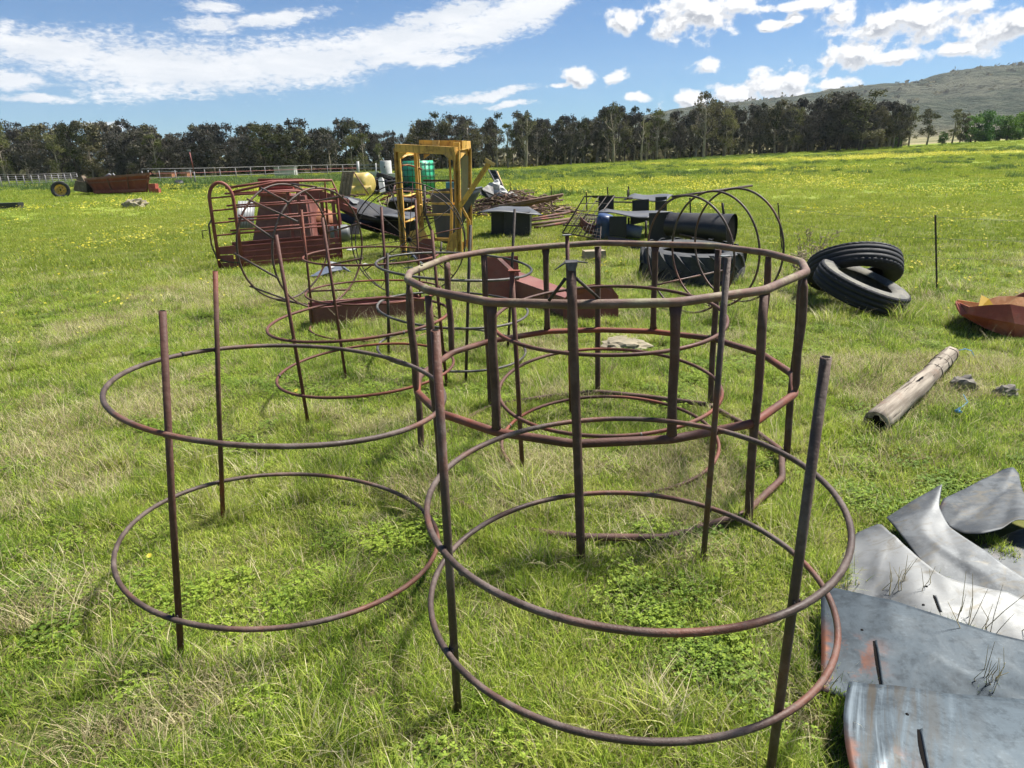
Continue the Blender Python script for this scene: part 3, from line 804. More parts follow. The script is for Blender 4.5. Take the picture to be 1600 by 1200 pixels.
# arched end frame
arch = []
hw = (FL - NL) / 2; mid = (FL + NL) / 2
for i in range(13):
    th = math.pi * i / 12
    arch.append(mid + hw * -math.cos(th) + VZ * (Hc - 0.26 + 0.26 * math.sin(th)))
arch = [NL + VZ * -0.02] + arch + [FL + VZ * -0.05]
mb = MB(); mb.tube(arch, 0.027, 10); part('arched_end', mb, 'plate_brown', root)
for z in (0.36, 0.55, 0.74, 0.93, 1.12):
    mb = MB(); mb.tube([NL + VZ * z, FL + VZ * (z - 0.02)], 0.013, 8); part('end_rail', mb, 'plate_brown', root)
for z0, z1 in ((-0.02, 0.10), (0.112, 0.22), (0.232, 0.34)):
    mb = MB(); mb.beam(NL + VZ * (z0 + z1) / 2, FL + VZ * ((z0 + z1) / 2), 0.012, z1 - z0); part('end_plank', mb, 'plate_brown', root)
# lower hinged loop at the left
mb = MB(); s0 = FL + VZ * 0.80; dd = -dirL * 0.06 - perp * 0.02
mb.tube([s0, s0 + dd * 1.2 + VZ * -0.1, s0 + dd * 1.3 - VZ * 0.4, s0 + dd * 0.4 - VZ * 0.62, s0 - VZ * 0.68 + (NL - FL) * 0.3, s0 - VZ * 0.72 + (NL - FL) * 0.98], 0.014, 8); part('gate_loop', mb, 'pipe_brown', root)
mb = MB(); h0 = FL + VZ * 0.62 - dirL * 0.1; mb.tube([h0, h0 - dirL * 0.08, h0 - dirL * 0.08 - VZ * 0.12], 0.008, 6); part('hook', mb, 'pipe_dark', root)
# near and far long sides
for side, off in (('near', 0.0), ('far', Wc)):
    o0 = NL + perp * off; o1 = NR + perp * off
    for z0, z1 in ((0.0, 0.085), (0.095, 0.178), (0.188, 0.270), (0.280, 0.362)):
        mb = MB(); c0 = o0 + VZ * ((z0 + z1) / 2); c1 = o1 + VZ * ((z0 + z1) / 2)
        mb.beam(c0, c1, 0.006, z1 - z0)
        mb.beam(c0 + VZ * ((z1 - z0) / 2 - 0.008) - perp * 0.008, c1 + VZ * ((z1 - z0) / 2 - 0.008) - perp * 0.012, 0.026, 0.016)
        part('side_plank', mb, 'plate_brown', root)
    for z in (0.55, 0.74, 0.95, 1.14):
        mb = MB(); mb.tube([o0 + VZ * z, o1 + VZ * (z + 0.02)], 0.0150, 8); part('side_rail', mb, 'plate_brown', root)
    top = [o0 + VZ * (Hc - 0.16 if off == 0 else Hc - 0.1) + perp * (0.12 if off == 0 else -0.12), o0.lerp(o1, 0.45) + VZ * (Hc - 0.02) + perp * (0.12 if off == 0 else -0.12), o1 + VZ * (Hc - 0.03) + perp * (0.12 if off == 0 else -0.12), o1 + dirL * 0.03 + VZ * (Hc - 0.22), o1 + VZ * -0.02]
    mb = MB(); mb.tube(top, 0.020, 8); part('top_rail', mb, 'plate_brown', root)
    for f_ in (0.62, 0.97) if off == 0 else (0.62, 0.97):
        mb = MB(); p = o0.lerp(o1, f_); mb.beam(p - VZ * 0.02 + perp * 0.02, p + VZ * 1.14 + perp * 0.02, 0.04, 0.05, dirL); part('upright', mb, 'plate_brown', root)

# rusty hopper behind the crate
hb = xy((-4.715, 14.239, 0.000)); root = thing('rusty_hopper', 'large red-brown steel hopper with ribbed lid behind the cattle crate', 'hopper', tuple(hb))
yd = hb.y
mb = MB()
fr = [V(396, 372, yd), V(500, 372, yd), V(462, 316, yd), V(462, 300, yd), V(406, 300, yd)]
q = [Vector(V(394, 380, yd)), Vector(V(488, 380, yd)), Vector(V(476, 306, yd + .1)), Vector(V(407, 306, yd + .1))]
bk = [p + Vector((0.0, 1.0, 0)) for p in q]
mb.add(q + bk, [(0, 1, 2, 3), (5, 4, 7, 6), (4, 0, 3, 7), (1, 5, 6, 2), (3, 2, 6, 7)]); part('bin', mb, 'trough_brown', root)
mb = MB()
for i in range(5):
    z_ = i / 4
    a1 = q[3].lerp(q[2], 0.0) + Vector((0.0, -0.03, 0.02)) + Vector((0, -.05, 0)) + (Vector((0.0, 0.55, 0.22)) * z_)
    b1 = a1 + Vector((0.62, 0, 0.0)) ; mb.beam(a1, b1, 0.11, 0.05)
part('ribbed_lid', mb, 'hopper_red', root)
tp = [Vector(V(404, 300, yd + .5)), Vector(V(470, 300, yd + .5)), Vector(V(466, 281, yd + .5)), Vector(V(408, 281, yd + .5))]
mb = MB(); mb.plate([tp[0], tp[1], tp[2], tp[3]], 0.05); mb.beam(tp[3] + Vector((-.05, -.02, 0)), tp[2] + Vector((.1, -.02, 0)), 0.08, 0.05); part('back_plate', mb, 'hopper_red', root)
mb = MB(); mb.plate([V(466, 310, yd + .3), V(545, 322, yd + .3), V(545, 312, yd + .3), V(505, 299, yd + .3), V(476, 296, yd + .3)], 0.04); part('side_chute', mb, 'plate_brown', root)
# orange tank + grey tank
b0 = xy((-3.914, 14.987, 0.000)); root = thing('rusted_tank', 'orange-rusted tank with a flat lid between the crate and the black chute', 'tank', tuple(b0))
mb = MB(); c_ = Vector(V(504, 362, b0.y + .2)); mb.box(c_, (0.72, 0.6, 0.42)); part('body', mb, 'rust_orange', root)
mb = MB(); mb.lathe([(0.0, 0.16), (0.2, 0.14), (0.30, 0.02), (0.31, -0.06)], Vector(V(504, 342, b0.y + .1)), (0.1, -0.5, 1), 20); part('dome_lid', mb, 'rust_orange', root)
b0 = xy((-3.447, 14.433, 0.000)); mb = MB(); mb.lathe([(0.0, -0.2), (0.15, -0.2), (0.18, -0.14), (0.18, 0.14), (0.15, 0.2), (0.0, 0.2)], Vector((b0.x - .04, b0.y + .15, 0.18)), (1, 0.2, 0), 20)
single('grey_drum', mb, 'pale_metal', 'dull grey drum lying on its side at the right end of the crate', 'drum', tuple(b0))
# white ribbed sheet behind crate
b0 = xy((-6.320, 16.803, 0.000)); mb = MB(); pl = Vector(V(369, 357, b0.y)); pr_ = Vector(V(396, 356, b0.y + .3)); zt = Vector(V(372, 314, b0.y + .4)) - pl
rows_ = []
for i in range(25):
    p = pl.lerp(pr_, i / 24); o_ = Vector((0, 0.012 * math.sin(i * 1.6), 0)); rows_.append([p + o_, p + o_ + zt * 0.5, p + o_ + zt])
mb.grid(rows_, 0.004); single('roofing_sheet', mb, 'pale_metal', 'pale ribbed roofing sheet leaning behind the cattle crate', 'metal sheet', tuple(b0))

# ------------------------------------------------------------------ brown trough and channel
a0 = Vector((-2.015, 6.840, 0.000)); a1 = Vector((-0.907, 7.195, 0.000)); dd = (a1 - a0).normalized(); pp = Vector((-dd.y, dd.x, 0)); Wt = 0.34
root = thing('steel_trough', 'open brown steel trough lying on the grass inside the red-brown feeder', 'trough', tuple(a0))
ht = 0.20
for nm, o_, w_ in (('near_side', 0.0, 0.006), ('far_side', Wt, 0.006)):
    mb = MB(); mb.plate([a0 + pp * o_, a1 + pp * o_, a1 + pp * o_ + VZ * ht, a0 + pp * o_ + VZ * ht], 0.008)
    mb.beam(a0 + pp * (o_ + (0.012 if o_ == 0 else -0.012)) + VZ * (ht + .003), a1 + pp * (o_ + (0.012 if o_ == 0 else -0.012)) + VZ * (ht + .003), 0.035, 0.006); part(nm, mb, 'trough_brown', root)
mb = MB(); mb.plate([a0 + VZ * 0.13 + pp * 0.006, a1 + VZ * 0.13 + pp * 0.006, a1 + pp * (Wt - .006) + VZ * 0.13, a0 + pp * (Wt - .006) + VZ * 0.13], 0.006); part('floor_plate', mb, 'trough_brown', root)
for e_ in (a0, a1):
    mb = MB(); mb.plate([e_ + pp * 0.006, e_ + pp * (Wt - .006), e_ + pp * (Wt - .006) + VZ * (ht - .01), e_ + pp * 0.006 + VZ * (ht - .01)], 0.008); part('end_plate', mb, 'trough_brown', root)

# channel: upright plate, sloped channel, end plate
root = thing('steel_channel', 'brown steel channel running from an upright plate to a rounded end plate', 'steel channel', (-0.273, 8.369, 0.000))
y0 = 7.75
mb = MB(); mb.plate([(-0.315, 7.900, 0.531), (0.100, 8.000, 0.523), (0.110, 8.000, 0.257), (0.112, 8.000, 0.001), (-0.287, 7.900, 0.090)], 0.01); part('upright_plate', mb, 'plate_brown', root)
A = Vector((-0.254, 8.578, 0.000)); Bc = Vector((0.599, 7.008, 0.000)); d_ = (Bc - A).normalized(); p_ = Vector((-d_.y, d_.x, 0))
zA, zB = 0.26, 0.20
mb = MB(); mb.plate([A, Bc, Bc + VZ * zB, A + VZ * zA], 0.008); part('near_wall', mb, 'trough_brown', root)
mb = MB(); mb.plate([A + VZ * (zA + .004), Bc + VZ * (zB + .004), Bc + p_ * 0.22 + VZ * (zB + .01), A + p_ * 0.30 + VZ * (zA + .01)], 0.008); part('top_flange', mb, 'trough_brown', root)
mb = MB(); mb.plate([A + p_ * 0.3, Bc + p_ * 0.22, Bc + p_ * 0.22 + VZ * (zB - .0), A + p_ * 0.3 + VZ * (zA - .0)], 0.008); part('far_wall', mb, 'trough_brown', root)
mb = MB(); ye = 6.9
mb.plate([V(880, 506, ye), V(966, 502, ye + .1), V(966, 462, ye + .1), V(955, 448, ye + .1), V(935, 443, ye + .05), V(912, 446, ye), V(895, 454, ye), V(880, 468, ye)], 0.012); part('end_plate', mb, 'plate_brown', root)


# ------------------------------------------------------------------ tyres
def tyre(label, c, ax, Ro, Ri, wd, lugs=None, seed=0, group=None, side='tyre_side', tread='tyre', sag=0.0):
    c = Vector(c); ax = Vector(ax).normalized()
    root = thing('tyre', label, 'tyre', (c.x, c.y, 0), group)
    h = wd / 2
    prof = [(Ri, -h * 0.62), (Ri + 0.01, -h * 0.74), (Ri * 0.55 + Ro * 0.45, -h * 1.0), (Ro * 0.93, -h * 0.88)]
    w1 = prof
    mb = MB(); mb.lathe(w1, c, ax, 64); mb.lathe([(r_, -z_) for r_, z_ in reversed(w1)], c, ax, 64)
    mb.lathe([(Ri, h * 0.62), (Ri + 0.012, h * 0.55), (Ro - 0.05, h * 0.7), (Ro - 0.035, 0), (Ro - 0.05, -h * 0.7), (Ri + 0.012, -h * 0.55), (Ri, -h * 0.62)], c, ax, 64)
    part('sidewall', mb, side, root)
    if lugs is None:
        pr_ = [(Ro * 0.93, -h * 0.88), (Ro * 0.975, -h * 0.80)]
        xs_ = (-0.62, -0.58, -0.56, -0.24, -0.22, -0.20, -0.17, 0.17, 0.20, 0.22, 0.24, 0.56, 0.58, 0.62)
        dp = (0, 1, 0, 0, 1, 1, 0, 0, 1, 1, 0, 0, 1, 0)
        for x_, g_ in zip(xs_, dp): pr_.append((Ro * (1.0 - 0.014 * abs(x_)) - (0.014 if g_ else 0), h * x_))
        pr_ += [(Ro * 0.975, h * 0.80), (Ro * 0.93, h * 0.88)]
        n_ = 192
        def rf(r_, z_, th, k):
            if (k < 3 or k > len(pr_) - 4) and int(th / (2 * math.pi) * 96) % 2: return r_ - 0.006, z_
            return r_, z_
        mb = MB(); mb.lathe(pr_, c, ax, n_, rfun=rf); part('tread', mb, tread, root)
    else:
        mb = MB(); mb.lathe([(Ro * 0.93, -h * 0.88), (Ro * 0.95, -h * 0.6), (Ro * 0.955, 0), (Ro * 0.95, h * 0.6), (Ro * 0.93, h * 0.88)], c, ax, 64); tr = part('tread', mb, tread, root)
        a = ax.orthogonal().normalized(); b = ax.cross(a)
        rl = random.Random(seed)
        for s_ in (-1, 1):
            for i in range(lugs):
                th0 = 2 * math.pi * (i + (0.5 if s_ > 0 else 0)) / lugs
                P_ = []
                for jj in range(6):
                    u_ = jj / 5; z_ = s_ * h * (1.02 - 1.0 * u_); th = th0 + u_ * 0.32
                    for dth, rr_ in ((-0.052, Ro * 0.93), (-0.036, Ro * 1.0 * (0.975 if jj == 0 else 1)), (0.036, Ro * 1.0 * (0.975 if jj == 0 else 1)), (0.052, Ro * 0.93)):
                        P_.append(c + ax * z_ + (a * math.cos(th + dth) + b * math.sin(th + dth)) * rr_)
                fs = []
                for jj in range(5):
                    for q_ in range(3): fs.append((jj * 4 + q_, jj * 4 + q_ + 1, jj * 4 + q_ + 5, jj * 4 + q_ + 4))
                fs += [(0, 3, 2, 1), (20, 21, 22, 23)]
                l_ = MB(); l_.add(P_, fs); part('lug', l_, tread, root)
    return root


tc1 = Vector((3.695, 7.206, 0.220))
tyre('worn truck tyre with dusty pale sidewall tilted in front of another tyre', tuple(tc1), (0.33, -0.23, 1.0), 0.485, 0.285, 0.25, group='two truck tyres lying together', sag=1)
tc2 = Vector((3.829, 7.677, 0.340))
tyre('black truck tyre leaning behind the dusty tilted tyre', tuple(tc2), (0.12, 0.62, 1.0), 0.49, 0.28, 0.26, group='two truck tyres lying together', side='tyre')
tt = Vector((2.478, 9.169, 0.160))
tyre('huge worn tractor tyre with chunky lugs lying flat by the black pipe', (tt.x, tt.y + .25, 0.20), (0.03, -0.06, 1.0), 0.70, 0.40, 0.42, lugs=18, side='tyre_old', tread='tyre_old')

# ------------------------------------------------------------------ log, stones
A = Vector((2.154, 3.813, 0.050)); B = Vector((3.436, 5.168, 0.070)); L = B - A
root = thing('wooden_log', 'split weathered wooden post lying in the grass with wire round its far end', 'log', (A.x, A.y, 0))
n_ = 26; pts = []; rs = []
for i in range(n_):
    f_ = i / (n_ - 1); pts.append(A + L * f_ + Vector((0.010 * math.sin(f_ * 5), 0, 0.008 * math.sin(f_ * 7)))); rs.append(1.12 - 0.25 * f_ + 0.05 * math.sin(f_ * 17))
mb = MB(); mb.tube(pts, 0.066, 22, rs=rs)
ax = L.normalized()
for i, v in enumerate(mb.v):
    v = Vector(v); f_ = (v - A).dot(ax); c_ = A + ax * f_; d_ = v - c_
    th = math.atan2(d_.z, d_.dot(ax.cross(VZ)))
    k = 1 + 0.11 * mnoise.noise(Vector((th * 2.2, f_ * 3, 1))) + 0.06 * mnoise.noise(Vector((th * 7, f_ * 2, 5)))
    if abs(th - 1.6 - 0.2 * math.sin(f_ * 4)) < 0.16 and 0.15 < f_ < 1.5: k -= 0.10
    mb.v[i] = tuple(c_ + d_ * k)
m, t, out = new_mat('weathered_wood')
tc = t.new('ShaderNodeTexCoord').outputs['Object']
rotm = t.new('ShaderNodeMapping'); t.put(rotm.inputs['Vector'], tc); rotm.inputs['Rotation'].default_value = (0, 0, -math.atan2(L.y, L.x)); 
st = t.vm('MULTIPLY', rotm.outputs[0], (1.2, 22, 22))
a_ = t.noise(st, 1.0, 6, 0.65); b_ = t.noise(tc, 4, 4, 0.6); c_ = t.noise(st, 3.2, 3, 0.6)
col = t.mix(t.map(a_, 0.36, 0.64), (0.15, 0.125, 0.098), (0.32, 0.28, 0.225))
col = t.mix(t.map(b_, 0.50, 0.66, 0, 0.6), col, (0.19, 0.12, 0.085))
col = t.mix(t.map(c_, 0.60, 0.68, 0, 0.85), col, (0.05, 0.035, 0.025))
principled(t, out, col, 0.85, 0, t.bump(a_, 0.6, 0.01), 0.2)
MAT['wood'] = m
part('trunk', mb, 'wood', root)
mb = MB(); e_ = A - ax * 0.004; mb.add([e_ + (ax.cross(VZ).normalized() * math.cos(2 * math.pi * j / 14) + VZ * math.sin(2 * math.pi * j / 14)) * 0.05 * (1 + 0.3 * math.sin(j * 2.3)) for j in range(14)], [tuple(range(14))]); part('rotten_hollow', mb, 'hole_dark', root)  # near-black polygon laid over the log's left end
sdl = ax.cross(VZ).normalized()
for f_, so, ln, wd_ in ((0.45, 0.012, 0.085, 0.020), (0.40, -0.030, 0.028, 0.009)):
    mb = MB(); cc_ = A + L * f_ + VZ * 0.0695 * (1.0) + sdl * so; mb.add([cc_ + ax * (ln * (j / 5 - 1) if j < 6 else ln * (1 - (j - 5) / 5)) + sdl * (wd_ * math.sin(j * 0.6) * (1 if j < 6 else -1)) - VZ * 0.001 for j in range(11)], [tuple(range(11))]); part('split_hole', mb, 'hole_dark', root)
for f_ in (0.70, 0.80, 0.86, 0.965):
    c_ = A + L * f_ + Vector((0.010 * math.sin(f_ * 5), 0, 0.008 * math.sin(f_ * 7))); r_ = 0.066 * (1.12 - 0.25 * f_ + 0.05 * math.sin(f_ * 17)) * 1.02; w2 = (ax + sdl * rng.uniform(-0.25, 0.25)).normalized(); _, wa, wb = basis(tuple(w2))
    mb = MB(); mb.tube(ring_pts(c_, wa, wb, r_, 28, 0.02, 3), 0.0028, 6, True); part('wire_loop', mb, 'pipe_dark', root)


def stone(label, c, size, seed, mat, name='stone', group=None, sub=3):
    import bmesh
    bm = bmesh.new(); bmesh.ops.create_icosphere(bm, subdivisions=sub, radius=1)
    for v in bm.verts:
        p = v.co.copy(); n1_ = mnoise.fractal(p * 1.3 + Vector((seed, 0, 0)), 0.8, 2, 4); k = 1 + 0.35 * n1_
        q_ = Vector((round(p.x * 2.2 + n1_) / 2.2, round(p.y * 2.2) / 2.2, round(p.z * 2.6 + n1_ * 0.8) / 2.6))
        v.co = (p * 0.65 + q_ * 0.35) * k
    mb = MB(); mb.add([(v.co.x * size[0] + c[0], v.co.y * size[1] + c[1], v.co.z * size[2] + c[2]) for v in bm.verts], [[v.index for v in f.verts] for f in bm.faces], False)
    bm.free()
    return single(name, mb, mat, label, 'stone', (c[0], c[1], 0), group)


MAT['stone_pale'] = paint_mat('pale_sandstone', (0.31, 0.27, 0.19), (0.22, 0.19, 0.14), 0.6, 0.9, 9, spec=0.2)
MAT['stone_grey'] = paint_mat('grey_stone', (0.22, 0.20, 0.17), (0.10, 0.085, 0.065), 0.7, 0.9, 9, spec=0.2)
p = (0.973, 5.723, 0.030); stone('flat pale sandstone rock lying inside the sixteen-sided frame', (p[0], p[1] + .05, 0.04), (0.20, 0.16, 0.055), 2, 'stone_pale')
p = (3.154, 4.558, 0.030); stone('rough grey-brown stone to the right of the wooden log', (p[0], p[1], 0.025), (0.085, 0.07, 0.06), 7, 'stone_grey')
p = (3.352, 4.420, 0.020); stone('low smooth stone half sunk in grass at the right edge', (p[0], p[1], 0.01), (0.075, 0.06, 0.05), 12, 'stone_grey')
p = (-15.209, 29.135, 0.100); stone('pale rock lying in the grass in front of the red hopper', (p[0], p[1], 0.12), (0.42, 0.35, 0.20), 5, 'stone_pale')
p = (1.359, 11.152, 0.050); mb = MB(); mb.box((p[0], p[1], 0.10), (0.36, 0.22, 0.12), Matrix.Rotation(0.12, 3, 'Z'), taper=0.93)
single('foam_block', mb, 'beige_foam', 'beige padded block lying before the black sheet iron', 'padded block', (p[0], p[1], 0))
# blue twine
p = Vector((2.770, 4.011, 0.030)); mb = MB(); rt_ = random.Random(8); pts = []
for i in range(46): pts.append(p + Vector((rt_.gauss(0, 0.009), rt_.gauss(0, 0.009), abs(rt_.gauss(0, 0.012)))))
pts += [p + Vector((0.02, 0.03, 0.01)), Vector((2.950, 4.200, 0.030)), Vector((3.014, 4.348, 0.030))]
mb.tube(pts, 0.0022, 5); single('blue_twine', mb, 'blue_twine', 'small tangle of blue twine in the grass below the log', 'twine', (p.x, p.y, 0))
p = Vector((3.669, 5.375, 0.060)); mb = MB(); mb.tube([(3.530, 5.254, 0.070), (3.598, 5.269, 0.080), (3.706, 5.347, 0.040), (3.680, 5.269, 0.020)], 0.003, 5); single('blue_twine', mb, 'blue_twine', 'short end of blue twine at the far end of the log', 'twine', (p.x, p.y, 0))

# ------------------------------------------------------------------ red scrap shell at right
root = thing('scrap_shell', 'crumpled red-orange metal shell lying open at the right edge', 'scrap metal', (4.237, 6.057, 0.000))
oy = 6.1
A_ = [(4.200, 6.400, 0.226), (4.073, 6.100, 0.160), (4.245, 6.000, 0.061), (4.451, 5.900, -0.024), (4.898, 5.900, -0.123)]
B_ = [(4.193, 6.350, 0.224), (4.065, 6.000, 0.234), (4.203, 5.950, 0.259), (4.350, 5.900, 0.277), (4.828, 5.900, 0.186)]
C_ = [(4.222, 6.400, 0.201), (4.568, 6.600, 0.114), (4.903, 6.800, 0.051), (5.237, 6.900, 0.023), (5.715, 7.000, -0.023)]
rows_ = []
for a_, b_ in zip(A_, B_):
    a_ = Vector(a_); b_ = Vector(b_); m_ = a_.lerp(b_, .55) + Vector((-.01, -0.05, -0.01)); rows_.append([a_, m_, b_ + Vector((0, 0, rng.uniform(-.012, .02)))])
mb = MB(); mb.grid(rows_, 0.006, False); part('near_flap', mb, 'scrap_red', root)
rows_ = []
D_ = [(4.251, 6.450, 0.215), (4.755, 6.900, 0.087), (5.023, 7.000, 0.127), (5.360, 7.100, 0.113), (5.841, 7.200, 0.097)]
E_ = [(4.270, 6.450, 0.177), (4.682, 6.750, 0.028), (4.926, 6.800, -0.001), (5.219, 6.850, -0.059), (5.658, 6.900, -0.107)]
mb = MB(); mb.grid([[e_, (Vector(e_) + Vector(d_)) / 2 + Vector((0, .05, -.03)), Vector(d_) + Vector((0, 0, rng.uniform(-.005, .04)))] for e_, d_ in zip(E_, D_)], 0.006, False); part('far_flap', mb, 'scrap_orange', root)
mb = MB(); mb.grid([[a_, Vector(a_).lerp(Vector(e_), .5) + Vector((0, 0, -.05)), e_] for a_, e_ in zip(A_, E_)], 0.006); part('belly', mb, 'scrap_red', root)
mb = MB(); mb.plate([(4.349, 6.300, 0.146), (4.518, 6.300, 0.166), (4.470, 6.350, 0.248), (4.426, 6.400, 0.275)], 0.006); part('yellow_patch', mb, 'yellow_bright', root)
mb = MB(); mb.plate([(5.045, 6.800, 0.172), (5.531, 6.800, 0.115), (5.487, 6.800, 0.309), (5.150, 6.800, 0.221)], 0.01); part('torn_corner', mb, 'plate_brown', root)


# ------------------------------------------------------------------ windpump blades
def spl(pts, n):
    """Catmull-Rom resample"""
    P_ = [Vector(p) for p in pts]; P_ = [P_[0] * 2 - P_[1]] + P_ + [P_[-1] * 2 - P_[-2]]
    segs = len(P_) - 3; outp = []
    for i in range(n):
        u = i / (n - 1) * segs; k = min(int(u), segs - 1); f_ = u - k
        a, b, c, d = P_[k:k + 4]
        lin = b.lerp(c, f_)
        outp.append(lin * 0.6 + 0.4 * 0.5 * ((2 * b) + (c - a) * f_ + (2 * a - 5 * b + 4 * c - d) * f_ ** 2 + (3 * b - a - 3 * c + d) * f_ ** 3))
    return outp


def blade(label, top, bot, mat, bulge=0.02, dent=0.004, seed=0, slots=(), edge=0.0, folds=()):
    nu, nv = 46, 26
    T_ = spl(top, nu); B_ = spl(bot, nu)
    loc = (T_[0].x, T_[0].y, 0)
    root = thing('windpump_blade', label, 'sheet metal blade', loc, 'galvanised windpump blades piled on the grass')
    G_ = []
    for i in range(nu):
        row = []
        for j in range(nv):
            v = j / (nv - 1); p = T_[i].lerp(B_[i], v); p.z += bulge * math.sin(math.pi * v)
            for fu, fv, f0, fk in folds: p.z += fk * max(0.0, fu * (i / (nu - 1)) + fv * v - f0)
            p += (T_[0] - T_[1]).normalized() * edge * math.sin(math.pi * min(1, v * 1.15)) * (1 - i / (nu - 1)) ** 6
            cr_ = mnoise.noise(Vector((p.x * 2.3 + seed * 5, p.y * 2.3, 4.2)))
            p.z += dent * 1.2 * max(0, 1 - abs(cr_) * 9) + 0.5 * dent * mnoise.fractal(Vector((p.x * 3.5 + seed, p.y * 3.5, seed)), 0.7, 2, 3) * 2
            row.append(p)
        G_.append(row)
    mb = MB(); mb.grid(G_, 0.0022)
    uvs = [(i / (nu - 1), j / (nv - 1)) for i in range(nu) for j in range(nv)]
    mb.uv = uvs + uvs
    sh = part('sheet', mb, mat, root)
    up_ = 1
    n0 = (G_[1][0] - G_[0][0]).cross(G_[0][1] - G_[0][0])
    for u, v0, v1, w_ in slots:
        i = u * (nu - 1)
        pts = []
        for q_ in range(9):
            v = v0 + (v1 - v0) * q_ / 8; ii = int(i); jf = v * (nv - 1); jj = min(int(jf), nv - 2); f_ = jf - jj
            pts.append(G_[ii][jj].lerp(G_[ii][jj + 1], f_) + VZ * 0.0035 + (G_[min(ii + 1, nu - 1)][jj] - G_[ii][jj]).normalized() * 0.02 * q_ / 8)
        mb = MB(); du = (G_[int(i) + 1][5] - G_[int(i)][5]).normalized()
        g2 = [[p - du * w_ * 0.55 * (0.2 + 0.8 * math.sin(math.pi * min(1, 0.12 + k / 9))), p + du * w_ * 0.05] for k, p in enumerate(pts)]
        mb.grid(g2, 0); part('slot', mb, 'hole_dark', sh)  # dark strip above the sheet, painting in the shade of a slot
        mb = MB(); g2 = [[p + du * w_ * 0.05, p + du * w_ * 0.5 + VZ * 0.006] for p in pts]; mb.grid(g2, 0.0015); part('folded_tongue', mb, mat, sh)
        for dv_ in (-0.10, 1.0):
            jj = max(0, min(nv - 1, int((v0 + (v1 - v0) * dv_) * (nv - 1)) - (1 if dv_ < 0 else 0))); b_ = MB(); b_.lathe([(0.0, 0.0035), (0.004, 0.003), (0.005, 0.001)], G_[max(0, int(i) - 2)][jj] + VZ * 0.001, (0, 0, 1), 10); part('rivet_hole', b_, 'hole_dark', sh)
    return root


blade('bluish galvanised blade with rust at its left edge, lying across the middle of the pile',
      [(1.102, 2.147, 0.100), (1.196, 2.068, 0.120), (1.311, 1.991, 0.125), (1.422, 1.922, 0.120), (1.530, 1.859, 0.110), (1.674, 1.799, 0.100), (1.873, 1.746, 0.090)],
      [(0.918, 1.702, 0.045), (1.018, 1.657, 0.040), (1.132, 1.639, 0.040), (1.256, 1.625, 0.040), (1.379, 1.611, 0.040), (1.536, 1.597, 0.040), (1.748, 1.581, 0.030)], 'galv_grey', 0.010, seed=1, folds=((0, 1, .70, -.03),), slots=((0.235, 0.50, 0.92, 0.013),))
blade('blue-white streaked galvanised blade at the bottom right corner, on top of the pile',
      [(0.987, 1.681, 0.085), (1.114, 1.654, 0.085), (1.249, 1.627, 0.085), (1.390, 1.613, 0.080), (1.562, 1.593, 0.075), (1.794, 1.562, 0.070)],
      [(0.803, 1.198, 0.030), (0.870, 1.181, 0.030), (0.978, 1.163, 0.030), (1.089, 1.153, 0.030), (1.228, 1.142, 0.030), (1.415, 1.123, 0.030)], 'galv_streak', 0.035, seed=2, slots=((0.30, 0.34, 0.62, 0.016),), edge=0.03)
blade('bright whitish galvanised blade with wide rounded end, third from the front',
      [(1.463, 2.605, 0.060), (1.558, 2.607, 0.090), (1.544, 2.451, 0.100), (1.551, 2.274, 0.100), (1.566, 2.171, 0.090), (1.654, 2.104, 0.080), (1.765, 2.032, 0.070), (1.943, 1.919, 0.060)],
      [(1.217, 2.325, 0.030), (1.207, 2.165, 0.030), (1.276, 2.068, 0.030), (1.340, 1.979, 0.030), (1.440, 1.926, 0.030), (1.535, 1.875, 0.030), (1.667, 1.825, 0.030), (1.833, 1.775, 0.030)], 'galv_white', 0.012, 0.005, seed=3, folds=((-1, .25, -.30, -.08), (1, -.5, .38, .08), (1, .3, .80, -.10)), slots=((0.52, 0.44, 0.66, 0.018),))
blade('long pale galvanised blade with a sharp grey tip pointing up, second from the back',
      [(1.899, 2.763, 0.160), (1.816, 2.634, 0.130), (1.784, 2.502, 0.120), (1.798, 2.377, 0.120), (1.831, 2.273, 0.110), (1.873, 2.193, 0.100), (2.012, 2.068, 0.090)],
      [(1.631, 2.691, 0.025), (1.594, 2.442, 0.045), (1.587, 2.307, 0.055), (1.624, 2.195, 0.050), (1.674, 2.107, 0.045), (1.770, 2.030, 0.040), (1.913, 1.929, 0.040)], 'galv_mid', 0.006, 0.004, seed=4, folds=((-1, .4, -.28, .05), (1, .5, .62, -.08)))
blade('dull grey galvanised blade with rounded upright corner at the back of the pile',
      [(1.963, 2.829, 0.070), (2.158, 2.929, 0.090), (2.361, 3.030, 0.110), (2.415, 3.035, 0.120), (2.405, 2.978, 0.110), (2.295, 2.786, 0.100), (2.369, 2.653, 0.090)],
      [(1.909, 2.772, 0.050), (1.863, 2.620, 0.050), (1.864, 2.522, 0.055), (1.903, 2.482, 0.060), (1.983, 2.484, 0.060), (2.062, 2.509, 0.070), (2.180, 2.434, 0.070)], 'galv_dull', 0.006, 0.003, seed=5, folds=((1, .6, .75, .10),))
blade('grey galvanised blade half hidden under the rounded one at the right edge',
      [(1.877, 2.473, 0.030), (2.032, 2.547, 0.030), (2.194, 2.624, 0.030), (2.574, 2.754, 0.030)],
      [(1.901, 2.366, 0.020), (1.919, 2.303, 0.020), (1.973, 2.242, 0.020), (2.199, 2.221, 0.020)], 'galv_dull', 0.012, 0.003, seed=6)
# ------------------------------------------------------------------ yellow frame
def vb(mb, x1, y1, Y1, x2, y2, Y2, w, h, upv=(0, 0, 1)): pass


